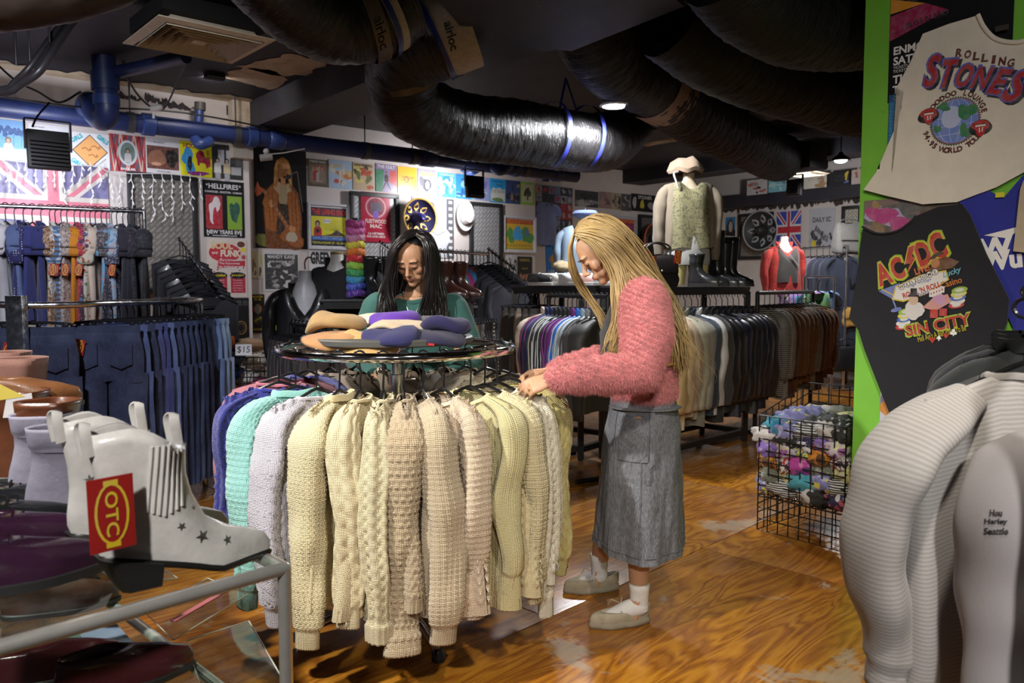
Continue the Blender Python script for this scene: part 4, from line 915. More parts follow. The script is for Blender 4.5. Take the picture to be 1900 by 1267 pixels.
def a_grey(A,w,h):A.text('Blondie',0,.33*h,(0.72,0.66,0.2),w=.72*w,h=.17*h,shear=.3,bold=.03);A.poly(blob(.0,-.1*h,.22*w,.26*h,4),(0.12,0.12,0.14));A.ell(.04*w,-.1*h,.12*w,.16*h,(0.6,0.58,0.58));A.poly(blob(-.28*w,.02*h,.12*w,.2*h,7),(0.2,0.2,0.22))
sleeve(WB,(775,314,808,363),'grey record sleeve with a pale face and yellow script Blondie',(0.42,0.4,0.46),a_grey)
sleeve(WB,(812,321,845,366),'left turquoise record sleeve under the black flood light',(0.12,0.5,0.68),collage([(0.55,0.72,0.78),(0.05,0.3,0.5),(0.6,0.75,0.6)],31,16,'WONDERLAND',(0.6,0.7,0.3)))
sleeve(WB,(846,324,880,369),'deep blue bubbly record sleeve under the black flood light',(0.06,0.34,0.66),collage([(0.3,0.6,0.8),(0.02,0.15,0.4)],33,12))
sleeve(WB,(882,329,908,372),'mauve blue record sleeve peeping out beside the flood light',(0.3,0.34,0.6),collage([(0.2,0.2,0.5),(0.5,0.5,0.65)],35,6))
def a_purple(A,w,h):A.text('Deep Purple',0,.38*h,K,w=.7*w,h=.1*h);A.text('in Rock',.1*w,.25*h,K,w=.45*w,h=.09*h);A.poly([(-.46*w,-.44*h),(-.46*w,.0),(-.3*w,.14*h),(-.1*w,.08*h),(.1*w,.14*h),(.3*w,.06*h),(.46*w,.1*h),(.46*w,-.44*h)],(0.55,0.56,0.5));[A.poly(blob((-.36+.18*k)*w,-.02*h,.07*w,.1*h,k,12,.4),(0.35,0.36,0.33))for k in range(5)];A.poly(blob(0,-.38*h,.4*w,.08*h,5),(0.12,0.2,0.06))
sleeve(WB,(909,332,938,376),'blue and stone Deep Purple record sleeve',(0.03,0.3,0.62),a_purple)
sleeve(WB,(939,335,965,378),'dusky blue night street record sleeve',(0.05,0.08,0.2),collage([(0.02,0.02,0.05),(0.2,0.16,0.1),(0.3,0.2,0.08)],41,9))
sleeve(WB,(966,338,991,380),'lime bordered record sleeve at the end of the row',(0.3,0.52,0.08),lambda A,w,h:(A.rect(-.4*w,-.38*h,.4*w,.4*h,(0.5,0.52,0.3)),A.poly(blob(0,.05*h,.2*w,.25*h,3,16,.6),(0.05,0.05,0.03)),A.rect(-.06*w,-.3*h,.06*w,0,(0.1,0.07,0.03)),A.ell(.4*w,.44*h,.08*w,.04*h,(0.7,0.3,0.35))))
# far wall
for i,(x0,x1,c,cs,lb)in enumerate(((1067,1110,(0.06,0.06,0.07),[(0.02,0.02,0.02),(0.25,0.25,0.25),(0.4,0.38,0.36)],'black and white crowd record sleeve above the denim mannequin'),(1112,1133,(0.3,0.2,0.18),[(0.4,0.25,0.2),(0.15,0.1,0.1)],'rose brown record sleeve on the far wall'),
        (1134,1152,(0.42,0.36,0.26),[K,(0.2,0.12,0.08)],'tan record sleeve with a dark portrait on the far wall'),(1153,1170,(0.1,0.1,0.1),[(0.3,0.3,0.3),K],'charcoal record sleeve left of the STONES sleeve'))):
    sleeve(WC,(x0,354+i*2,x1,384+i*2.5),lb,c,collage(cs,50+i,8))
sleeve(WC,(1171,361,1221,393),'wide black record sleeve with STONES lettering and a yellow figure',(0.02,0.02,0.02),lambda A,w,h:(A.text('STONES',.0,.32*h,WH,w=.5*w,h=.2*h),A.poly(blob(-.1*w,-.08*h,.06*w,.32*h,3,14,.5),(0.6,0.5,0.04)),A.poly(blob(.22*w,-.12*h,.12*w,.2*h,5),(0.3,0.3,0.3)),A.poly(blob(-.38*w,.0,.08*w,.3*h,6),(0.4,0.4,0.38))))
def a_kung(A,w,h):A.poly([(-.2*w,-.3*h),(-.24*w,.0),(-.14*w,.14*h),(.1*w,.14*h),(.18*w,.02*h),(.1*w,-.3*h)],(0.6,0.3,0.03));A.line([(.14*w,.08*h),(.3*w,.02*h),(.34*w,.22*h)],.09*w,(0.6,0.32,0.04));A.line([(-.2*w,.06*h),(-.34*w,-.1*h)],.09*w,(0.55,0.27,0.03));A.ell(-.02*w,.25*h,.1*w,.1*h,(0.55,0.27,0.04));A.poly(blob(-.02*w,.32*h,.13*w,.08*h,2),K);A.text('LEE',-.2*w,-.42*h,WH,w=.4*w,h=.1*h)
poster(WC,(1013,450,1046,508),'blue poster of a bare chested fighter in yellow',(0.02,0.2,0.6),a_kung,roll=-0.05)
ct=sheet(WC,(994,346,1062,436),'printed_tapestry','crowded red and black picture tapestry above the pale blue t-shirt','tapestry',(0.06,0.05,0.06),None,off=0.02)
def a_tap(A,w,h):
    r=random.Random(9);cs=[(0.45,0.03,0.05),(0.02,0.02,0.03),(0.3,0.3,0.32),(0.15,0.2,0.35),(0.4,0.36,0.33)]
    for i in range(6):
        for j in range(6):x0,z0=(-.5+i/6)*w,(-.5+j/6)*h;A.rect(x0,z0,x0+w/6*.94,z0+h/6*.94,cs[r.randrange(5)]);A.poly(blob(x0+w/12,z0+h/12,w/22,h/18,i*9+j,10,.5),cs[r.randrange(5)])
_A=Art(-0.002);_s=wrect(WC,994,346,1062,436,0.02);a_tap(_A,_s[2],_s[3]);_A.build(ct)
# right wall
def a_pj(A,w,h):A.rect(-.5*w,.1*h,.5*w,.5*h,(0.03,0.2,0.42));A.poly(blob(0,.2*h,.36*w,.24*h,3),K);A.ell(.04*w,.2*h,.2*w,.17*h,(0.45,0.36,0.33));A.text('PJ Harvey',0,-.12*h,WH,w=.84*w,h=.1*h);A.text('STORIES',0,-.3*h,RED,w=.5*w,h=.05*h)
poster(WD,(1346,403,1364,462),'dark blue portrait poster lettered PJ Harvey',(0.015,0.012,0.015),a_pj)
sheet(WD,(1441,392,1486,460),'union_flag','bright union flag hung upright on the far right wall','flag',(0.05,0.07,0.4),lambda A,w,h:union(A,w,h,(0.03,0.06,0.4),(0.55,0.02,0.04),(0.7,0.7,0.72)),off=0.02)
def a_bw(A,w,h):
    r=random.Random(8)
    for k in range(22):A.poly(blob(r.uniform(-.4,.4)*w,r.uniform(-.4,.0)*h,r.uniform(.04,.12)*w,r.uniform(.04,.1)*h,k,10,.6),[(0.05,0.05,0.06),(0.4,0.4,0.42),(0.15,0.15,0.17)][k%3])
    A.text('DAILY SC',0,.22*h,K,w=.7*w,h=.12*h);A.ell(-.3*w,-.36*h,.09*w,.08*h,YEL)
poster(WD,(1501,386,1549,462),'grey photographic poster right of the union flag',(0.5,0.5,0.54),a_bw)
WD2=Wall(WD.pt(0,0,0.33),V)
for(x0,y0,x1,y1,c,cs,lb)in((1386,333,1424,361,(0.5,0.48,0.48),[K,(0.5,0.08,0.05),(0.3,0.25,0.22)],'pale record sleeve with a face on the beam behind the duct'),(1426,331,1458,356,(0.2,0.45,0.52),[(0.1,0.2,0.25),(0.4,0.6,0.6)],'teal record sleeve on the beam'),
        (1492,322,1534,349,(0.62,0.58,0.5),[(0.4,0.25,0.12),(0.55,0.5,0.45)],'cream record sleeve on the beam below the pendant lamp'),(1537,318,1576,345,(0.03,0.03,0.035),[(0.6,0.45,0.03),(0.1,0.15,0.4),(0.02,0.02,0.02)],'black record sleeve with small coloured letters on the beam'),(1580,314,1606,341,(0.55,0.42,0.36),[(0.3,0.1,0.1),(0.5,0.45,0.4)],'rosy record sleeve nearest the green pillar')):
    sleeve(WD2,(x0,y0,x1,y1),lb,c,collage(cs,int(x0),7),off=0.01)

# sombreros and hats on the walls
def sombrero(W,px,py,R,label,brim,band,crown,off=0.06,rim=None,tilt=0.0,petals=True,sq=1.0):
    s_,z_=W.hit(px,py,off);t_=thing('sombrero',label,'hat',W.pt(s_,z_,off),0,'hats on the walls');t_.rotation_euler=(PI/2,tilt,W.ang)
    m=MB();m.lathe([(0.30*R,0.0),(0.45*R,-0.02),(0.8*R,0.01),(0.96*R,0.07),(R,0.1),(0.99*R,0.11),(0.78*R,0.025),(0.45*R,-0.008),(0.30*R,0.012)],40);m.build('brim',brim,t_)
    m=MB();m.tube([Vector((R*math.cos(a),R*math.sin(a),0.105))for a in np.linspace(0,2*PI,49)],0.012,6);m.build('trim_cord',rim or band,t_)
    m=MB();m.lathe([(0.31*R,0.0),(0.29*R,0.08),(0.2*R,0.16),(0.1*R,0.18),(0.0,0.17)],28);m.build('crown',crown,t_)
    if petals:
        for k in range(8):
            a=k*PI/4;m=MB();P=[Vector((0.36*R,0,0.012)),Vector((0.52*R,0.15*R,0.016)),Vector((0.68*R,0.14*R,0.03)),Vector((0.84*R,0,0.055)),Vector((0.68*R,-0.14*R,0.03)),Vector((0.52*R,-0.15*R,0.016))]
            m.poly([rotz(a)@p for p in P]);m.build('embroidered_petal',band,t_,False)
            m=MB();m.poly([rotz(a)@(Vector((0.6*R,0,0.034))+Vector((0.1*R*math.cos(q),0.07*R*math.sin(q),0.004+0.025*math.cos(q))))for q in np.linspace(0,2*PI,10)[:-1]]);m.build('embroidered_eye',crown if k%2 else brim,t_,False)
    return t_
GOLD=plain((0.5,0.32,0.08),0.45,0.4,0.4,60.0)
sombrero(WB,771,405,0.23,'navy and gold embroidered sombrero on the film poster',plain((0.012,0.012,0.06),0.6),GOLD,plain((0.02,0.02,0.13),0.5),off=0.1)
sombrero(WD,1417,428,0.3,'black sombrero with silver trim on the tread-plate board',plain((0.03,0.03,0.03),0.6),plain((0.35,0.35,0.36),0.4),plain((0.02,0.02,0.02),0.6),off=0.12,petals=True)
sombrero(WC,1207,445,0.26,'dark sombrero with a glowing red rim beside the mannequin',plain((0.04,0.025,0.02),0.6),plain((0.2,0.12,0.06),0.5),plain((0.03,0.02,0.02),0.6),off=0.12,rim=plain((0.6,0.1,0.03),0.5),petals=False)
s_,z_=WB.hit(861,400,0.06);ht=thing('cowboy_hat','white cowboy hat hanging on the wall','hat',WB.pt(s_,z_,0.06));ht.rotation_euler=(PI/2,0,WB.ang)
WHT=plain((0.72,0.70,0.68),0.6)
m=MB();m.lathe([(0.0,0.0),(0.13,0.0),(0.17,0.02),(0.175,0.035),(0.165,0.028),(0.11,0.012)],32);m.v=[Vector((p.x*0.78,p.y*1.12,p.z))for p in m.v];m.build('brim',WHT,ht)
m=MB();m.lathe([(0.105,0.01),(0.1,0.08),(0.085,0.125),(0.05,0.135),(0.0,0.11)],28);m.v=[Vector((p.x*0.75,p.y*1.0-0.01,p.z))for p in m.v];m.build('crown',WHT,ht)
m=MB();m.lathe([(0.107,0.012),(0.107,0.03)],28);m.v=[Vector((p.x*0.755,p.y-0.01,p.z))for p in m.v];m.build('hat_band',plain((0.5,0.48,0.45),0.6),ht)

# icicle string lights across the left wall
ic=thing('icicle_lights','white icicle string lights draped across the flag and board','string lights',WA.pt(1.5,2.3,0.1));o_=ic.location.copy()
r_=random.Random(12);wire=MB();bulbs=MB()
def wp(px,py,off=0.11):s_,z_=WA.hit(px,py,off);return WA.pt(s_,z_,off)-o_
main=spline([wp(-30,292),wp(40,300),wp(110,306),wp(180,308),(wp(200,318)),wp(240,322),wp(300,322),wp(345,326),wp(378,330)],8);wire.tube(main,0.004,5)
for k,x in enumerate(list(range(-20,200,17))+[205,222,244,262,282,300,318,336,352,372]):
    y0=300 if x<190 else 322;n_=r_.choice((3,5,4,7))if x<230 else r_.choice((4,8,6));P=[wp(x,y0)]
    for i in range(1,n_+1):
        p=wp(x+r_.uniform(-3,3)+(i*0.6),y0+i*10.5);P.append(p)
        bulbs.tube([p,p+Vector((r_.uniform(-.03,.03),r_.uniform(-.02,0),-0.03))],[0.008,0.004],5)
    wire.tube(P,0.004,5)
wire.build('wire',plain((0.6,0.58,0.56),0.5),ic);b_=bulbs.build('bulbs',plain((0.8,0.78,0.76),0.25),ic);b_['kind']='stuff'
cs=thing('security_camera','small silver security camera on an arm beside the guitarist banner','camera',at(494,292,8.0))
m=MB();m.tube([(-0.05,-0.03,-0.01),(0.05,0.02,0.01)],0.035,14);m.build('body',plain((0.4,0.38,0.36),0.3,0.5),cs);m=MB();m.ell((0,0,0.06),0.03);m.tube([(0.03,0,0.03),(0.15,0.05,0.05),(0.36,0.1,0.1)],0.006,6);m.build('arm',plain((0.35,0.33,0.3),0.4),cs)
# ------------------------------------------------------------------ hanging clothes
def gpattern(kind,u,v):
    """knit relief height (m) on metre coordinates"""
    return{'seed':1.6,'diag':1.5,'loops':1.4,'rib':1.3}.get(kind,1.15)*_gp(kind,u,v)
def _gp(kind,u,v):
    if kind=='rib':return 0.0022*np.sin(2*PI*u/0.014)
    if kind=='seed':return 0.003*np.sin(2*PI*u/0.018)*np.sin(2*PI*v/0.018)
    if kind=='honey':
        row=np.floor(v/0.020);return 0.0055*(np.abs(np.sin(PI*v/0.020))*np.abs(np.sin(PI*(u/0.022+0.5*(row%2)))))-0.002
    if kind=='mesh':return 0.006*(np.maximum(np.abs(np.sin(PI*u/0.020)),np.abs(np.sin(PI*v/0.017))))-0.004
    if kind=='cable':
        c=((u/0.062)%1.0-0.5)*0.062;ph=2*PI*v/0.075
        h=0.0085*np.exp(-((c-0.012*np.sin(ph))/0.0085)**2)+0.0085*np.exp(-((c+0.012*np.sin(ph))/0.0085)**2)
        return h-0.003*np.exp(-((np.abs(c)-0.027)/0.003)**2)
    if kind=='cable2':
        c=((u/0.05)%1.0-0.5)*0.05;return 0.008*np.exp(-((c-0.007*np.sin(2*PI*v/0.055))/0.009)**2)*(0.55+0.45*np.abs(np.cos(PI*v/0.055)))+0.0012*np.sin(2*PI*u/0.008)
    if kind=='chunky':return 0.004*np.abs(np.sin(PI*v/0.021))+0.003*np.sin(2*PI*u/0.024+2*np.sin(2*PI*v/0.042))
    if kind=='diag':return 0.004*np.sin(2*PI*(u+v)/0.03)*np.sin(2*PI*(u-v)/0.03)+0.001*np.sin(2*PI*u/0.009)
    if kind=='loops':return 0.0035*np.sin(2*PI*u/0.016+1.5*np.sin(2*PI*v/0.02))*np.sin(2*PI*v/0.014)
    if kind=='waffle':return 0.0022*np.sin(2*PI*v/0.016)
    return 0.0
def displace(P,u,v,pat,wrap_last=True):
    du=np.gradient(P,axis=1);dv=np.gradient(P,axis=0)
    if wrap_last:du[:,0]=du[:,-1]=P[:,1]-P[:,-2]
    n=np.cross(du,dv);n/=(np.linalg.norm(n,axis=-1,keepdims=True)+1e-9)
    return P+n*np.asarray(pat)[...,None]
def body_grid(sw=0.21,hw=0.27,L=0.66,th=0.05,z0=-0.125,slope=0.32,neck=0.085,dropf=0.07,dropb=0.015,res=0.02,fold=0.015,seed=0,pat=None,hem=0.05,taper=None,flat=0.62,tf=0.22):
    """torso of a garment hanging from z=0, hanger along x; grid [rows, cols]"""
    M=max(24,int(4.1*hw/res));Nr=max(8,int(L/res));a=np.linspace(0,2*PI,M+1);t=np.linspace(0,1,Nr+1)
    A,T=np.meshgrid(a,t);w=(sw+0.012)+(hw-sw-0.012)*T**0.7 if taper is None else np.interp(T,taper[0],taper[1])
    X=w*np.cos(A);sgn=np.sign(np.sin(A));tt=th*(tf+(1-tf)*np.clip(T/0.22,0,1)**0.6)
    Y=-tt*sgn*np.abs(np.sin(A))**flat
    ax=np.abs(X);ztop=z0-slope*np.maximum(ax-neck*0.6,0)**1.15
    inn=np.clip(1-ax/neck,0,1);ztop=ztop-np.where(sgn>0,dropf,dropb)*np.sqrt(inn)
    zh=z0-L+0.012*np.sin(X*30+seed)*0.6
    Z=ztop+(zh-ztop)*T
    amp=fold*np.clip(T*1.3,0,1);ph=seed*2.1
    Y=Y+amp*np.sin(X/hw*6.0+ph+1.2*np.sin(T*2.6+ph))+0.4*amp*np.sin(X/hw*14+ph*2+T*2)
    X=X+0.5*amp*np.sin(T*5+ph)
    u=A/(2*PI)*4.1*hw;v=T*L
    P=np.stack([X,Y,Z],-1)
    if pat:
        h=gpattern(pat,u,v);hemz=np.clip((v-(L-hem))/0.01,0,1);h=h*(1-hemz)+hemz*(0.0028*np.sin(2*PI*u/0.012));P=displace(P,u,v,h)
    return P,np.stack([u,v],-1)
def sleeve_grid(side=1,sw=0.21,z0=-0.125,slope=0.32,neck=0.085,L=0.6,r0=0.085,r1=0.042,out=0.05,fwd=0.0,res=0.02,seed=0,pat=None,cuff=0.07,flat=0.6,sag=0.0,wob=0.012,roll=0.0):
    zt=z0-slope*(sw-neck*0.6)**1.15-0.006;rf=r0*flat
    zi=z0-slope*max(sw-0.09-neck*0.6,0)**1.15-0.006
    path=spline([(sw-0.09,0,zi-rf*0.45),(sw-0.02,0,zt-rf*0.62),(sw+out*0.55,fwd*0.08,zt-0.03-rf),(sw+out*0.95,fwd*0.2,zt-0.16),(sw+out+wob*math.sin(seed),fwd*0.6+wob*math.cos(seed*2),zt-0.45*L-0.05),(sw+out*0.9+wob*math.sin(seed*1.7+1),fwd+wob*math.sin(seed*3),zt-0.78*L-0.02),(sw+out*0.8,fwd*1.05,zt-L)],10)
    arr=np.array([tuple(p)for p in path]);d=np.r_[0,np.cumsum(np.linalg.norm(np.diff(arr,axis=0),axis=1))];tot=d[-1]
    Nr=max(8,int(tot/res));s=np.linspace(0,tot,Nr+1);C=np.stack([np.interp(s,d,arr[:,i])for i in range(3)],1)
    M=max(12,int(2*PI*(r0+r1)/2/res));a=np.linspace(PI,3*PI,M+1)
    T=np.gradient(C,axis=0);T/=np.linalg.norm(T,axis=1,keepdims=True);yv=np.array([0,1.0,0]);B=np.cross(T,yv);B/=np.linalg.norm(B,axis=1,keepdims=True)
    q=s/tot;r=r0+(r1-r0)*q**0.8+0.010*np.sin(PI*q);r=r*np.interp(q,[0,.08,.2,1],[.5,.72,1,1]);r=r*(1+0.05*np.sin(q*17+seed)+0.035*np.sin(q*31+seed*2))
    if cuff:
        cu=np.clip((s-(tot-cuff))/0.012,0,1);r=r*(1-cu)+cu*r1*0.86
    if roll:
        ro=np.clip((s-(tot-roll))/0.01,0,1);r=r*(1-ro)+ro*r1*1.28
    ca,sa=np.cos(a),np.sin(a);wr=1+0.09*np.sin(3*a[None,:]+seed+s[:,None]*7)+0.05*np.sin(2*a[None,:]+s[:,None]*19+seed)
    P=C[:,None,:]+B[:,None,:]*(ca[None,:]*r[:,None]*wr*flat)[...,None]+yv[None,None,:]*(sa[None,:]*r[:,None]*wr)[...,None]
    u=np.broadcast_to(a[None,:]/(2*PI)*2*PI*0.06,P.shape[:2]);v=np.broadcast_to(s[:,None],P.shape[:2])
    P[:,-1]=P[:,0]
    if pat:
        h=gpattern(pat,u,v);cz=np.clip((v-(tot-cuff))/0.01,0,1);h=h*(1-cz)+cz*0.0026*np.sin(2*PI*u/0.0125);P=displace(P,u,v,h)
    # close the wrist a little so the cuff reads as a thick edge
    end=P[-1:].copy();c=end[:,:-1].mean(axis=1,keepdims=True);P=np.concatenate([P,c+(end-c)*0.72,c+(end-c)*0.6+np.array([0,0,0.03])],0);u=np.concatenate([u,u[-1:],u[-1:]],0);v=np.concatenate([v,v[-1:]+.01,v[-1:]+.02],0)
    P[...,0]*=side
    return P,np.stack([u,v],-1)
def gmesh(name,PU,mat):P,uv=PU;return mesh_from(name,P.reshape(-1,3),grid_faces(P.shape[0],P.shape[1]),mat,True,uv.reshape(-1,2),angle=180)
def collar_band(mat,z0=-0.125,slope=0.32,neck=0.085,dropf=0.07,dropb=0.015,h=0.02,th=0.03,n=32,flare=0.0,r=0.007):
    m=MB();P=[]
    for i in range(n+1):
        a=2*PI*i/n;x=neck*math.cos(a);sg=math.sin(a);inn=max(0,1-abs(x)/neck)
        z=z0-slope*max(abs(x)-neck*0.6,0)**1.15-(dropf if sg>0 else dropb)*math.sqrt(inn);P.append(Vector((x,-th*(1 if sg>0 else-1)*abs(sg)**0.6,z)))
    N=len(P);V_=[];
    for k,(dz,dr)in enumerate(((-0.006,0.004),(h*0.5,0.004+flare*.5),(h,flare),(h,-0.006+flare),(h*0.4,-0.006))):
        for p in P:V_.append(p+Vector((0,0,dz))+Vector((p.x,p.y,0)).normalized()*dr)
    m.add(V_,[(j*N+i,j*N+i+1,(j+1)*N+i+1,(j+1)*N+i)for j in range(4)for i in range(N-1)]);return mesh_from('collar',m.v,m.f,mat)

# hangers (shared meshes)
def hanger_mesh(w=0.2,thick=0.006,z=-0.115,drop=0.068,bar=True,n=6):
    hk=MB();P=[Vector((0,-0.022*math.sin(a)*1.0,0.006+0.022*math.cos(a)-0.0))for a in np.linspace(-2.0,PI*0.98,12)]
    P=[Vector((0,p.y,p.z-0.003))for p in P]+[Vector((0,0.003,-0.045)),Vector((0,0,z+0.02)),Vector((0,0,z))];hk.tube(P,thick*0.62,n)
    sh=MB();Q=spline([(-w,0,z-drop),(-w*0.55,0,z-drop*0.45),(-0.02,0,z),(0.02,0,z),(w*0.55,0,z-drop*0.45),(w,0,z-drop)],5);sh.tube(Q,thick,n)
    if bar:sh.tube([(-w,0,z-drop),(-w*0.8,0,z-drop-0.018),(w*0.8,0,z-drop-0.018),(w,0,z-drop)],thick*0.7,n)
    return mesh_from('hook',hk.v,hk.f,BLACKPLASTIC()),mesh_from('shoulders',sh.v,sh.f,BLACKPLASTIC())
HANG=hanger_mesh();
def hanger_clip():
    hk=MB();hk.tube([Vector((0,-0.022*math.sin(a),0.006+0.022*math.cos(a)))for a in np.linspace(-2.0,PI*0.98,10)]+[Vector((0,0,-0.05)),Vector((0,0,-0.075))],0.004,6)
    sh=MB();sh.tube([(-0.16,0,-0.085),(-0.05,0,-0.075),(0.05,0,-0.075),(0.16,0,-0.085)],0.007,6)
    for x in(-0.14,0.14):sh.box((x,0,-0.1),(0.022,0.018,0.035),bev=0.003)
    return mesh_from('hook',hk.v,hk.f,BLACKPLASTIC()),mesh_from('clip_bar',sh.v,sh.f,BLACKPLASTIC())
HCLIP=hanger_clip()
def put_hanger(loc,rz,label,group,kind=0,parts=True):
    hm=(HANG,HCLIP)[kind];t_=thing('clip_hanger' if kind else 'coat_hanger',label,'hanger',loc,rz,group)
    a=mobj('hook',hm[0],t_);b=mobj('clip_bar' if kind else 'shoulders',hm[1],t_);return t_
# shop tags
def tag_mesh():
    m=MB();m.box((0,0,-0.045),(0.05,0.002,0.085));me=mesh_from('price_tag',m.v,m.f,plain((0.30,0.012,0.01),0.5));return me
TAGM=tag_mesh()
def tag_print_mesh(k=1.0,base=-0.001):
    out=[]
    for s in(1,-1):
        A=Art(base);c=(0.65,0.45,0.02)
        A.ring(0,-0.045,0.019,0.036,0.003,c,20);A.rect(-0.008,-0.012,0.008,-0.006,c);A.rect(-0.008,-0.084,0.008,-0.078,c);A.text('OTC',0,-0.045,c,w=0.052,h=0.014,rot=-PI/2,bold=0.02)
        if s<0:A.mb.v=[Vector((-p.x,-p.y,p.z))for p in A.mb.v]
        out.append((A.mb.v,A.mb.f,A.mb.c))
    m=MB();
    for v,f,c in out:o=len(m.v);m.v+=v;m.f+=[tuple(i+o for i in q)for q in f];m.c+=c
    return mesh_from('print',m.v,m.f,print_mat(),False,None,m.c)
TAGP=tag_print_mesh()
def shop_tag(parent,loc,rz=0.0,tilt=0.0,scale=1.0,white=False):
    t_=mobj('price_tag',TAGM if not white else TAGW,parent);t_.location=loc;t_.rotation_euler=(0,tilt,rz);t_.scale=(scale,)*3
    if not white:mobj('tag_print',TAGP,t_)
    return t_
_m=MB();_m.box((0,0,-0.045),(0.035,0.0015,0.08));TAGW=mesh_from('price_tag',_m.v,_m.f,plain((0.7,0.7,0.72),0.5))

def hlabel(label):
    w=('black hanger of the '+label).split();return ' '.join(w[:16])
def garment(loc,rz,label,cat,name,mats,group,hanger=None,body={},sl=None,coll=None,tagp=None,extra=None,hl=None,hg=None,inner=True,tilt=0.0,stripe=None,tagrot=0.0,white=False):
    """mats: body (+ sleeve); one hanging garment and its hanger"""
    t_=thing(name,label,cat,loc,rz,group);bm_=mats[0];sm_=mats[1]if len(mats)>1 else mats[0]
    if tilt:t_.rotation_euler=(0,tilt,rz)
    mobj('body',gmesh('body',body_grid(**body),bm_),t_)
    if sl:
        k={q:body[q]for q in('sw','z0','slope','neck')if q in body}
        for side in(1,-1):
            kk=dict(k);kk.update(sl)
            if side<0:kk['res']=max(kk.get('res',0.02),0.018);kk['fwd']=-kk.get('fwd',0)*0.3;kk['seed']=kk.get('seed',0)+5
            if side<0 and not inner:continue
            sg_=sleeve_grid(side=side,**kk);mobj('sleeve',gmesh('sleeve',sg_,sm_),t_)
            if stripe and side<0:
                G=sg_[0];mc=G.shape[1]//2
                for q in(-2,-1,0):Pm=[Vector(p_)+Vector((side*.004,0,.002))for p_ in G[1:-5,mc+q]];ms=MB();ms.tube(Pm,.006,5,flat=.5);ms.build('sleeve_stripe',stripe,t_)
    if coll is not None:
        k={q:body[q]for q in('z0','slope','neck','dropf','dropb')if q in body};mobj('collar',collar_band(coll[0],**k,**coll[1]),t_)
    if tagp:shop_tag(t_,tagp,tagrot,0.15,1.0,white)
    if extra:extra(t_)
    if hl:put_hanger(loc,rz,hlabel(label),hg)
    return t_
def copy_thing(src,loc,rz,label,group=None):
    c=src.copy();COL.objects.link(c);c.location=loc;c.rotation_euler=(0,0,rz);c['label']=label
    if group:c['group']=group
    for ch in list(src.children):
        d=ch.copy();COL.objects.link(d);d.parent=c
        for g in list(ch.children):e=g.copy();COL.objects.link(e);e.parent=d
    return c

def rail(name,label,a,b,r,mat,posts=True,zf=0.0,cat='rail',foot=0.25):
    t_=thing(name,label,cat,(a[0],a[1],0));o=t_.location.copy();a,b=Vector(a),Vector(b);d=(b-a).normalized();n=Vector((-d.y,d.x,0)).normalized()
    m=MB();m.tube([a-o,b-o],r,12);m.build('rail',mat,t_)
    if posts:
        for p in(a,b):
            m=MB();m.tube([p-o,Vector((p.x,p.y,zf+0.02))-o],r*1.1,10);m.build('post',mat,t_)
            m=MB();q=Vector((p.x,p.y,zf+0.02))-o;m.tube([q-n*foot,q+n*foot],r,8);m.build('foot',mat,t_)
    return t_
def frame_rack(name,label,corners,z,w=0.04,shelf=None,mat=None):
    """square tube gondola: corners = 4 floor points; rails at height z"""
    mat=mat or BLACKMETAL();c=[Vector((p[0],p[1],0))for p in corners];t_=thing(name,label,'clothes rack',c[0]);o=t_.location.copy()
    for p in c:
        m=MB();m.bar(p-o+Vector((0,0,0.012)),p-o+Vector((0,0,z)),w);m.build('post',mat,t_,False)
        m=MB();m.lathe([(0.012,0),(0.018,0),(0.018,0.012),(0.008,0.016)],10,p-o);m.build('foot',mat,t_)
    for i in range(4):
        for zz,nm in((0.09,'base_rail'),(z,'top_rail')):
            m=MB();m.bar(c[i]-o+Vector((0,0,zz)),c[(i+1)%4]-o+Vector((0,0,zz)),w);m.build(nm,mat,t_,False)
    if shelf:
        cc=sum(c,Vector())/4;ex=(c[1]-c[0]);ey=(c[3]-c[0]);m=MB();m.box(cc-o+Vector((0,0,z+0.03)),(ex.length+0.04,ey.length+0.04,0.022),rotz(math.atan2(ex.y,ex.x)),0.003);m.build('shelf',shelf,t_)
    return t_

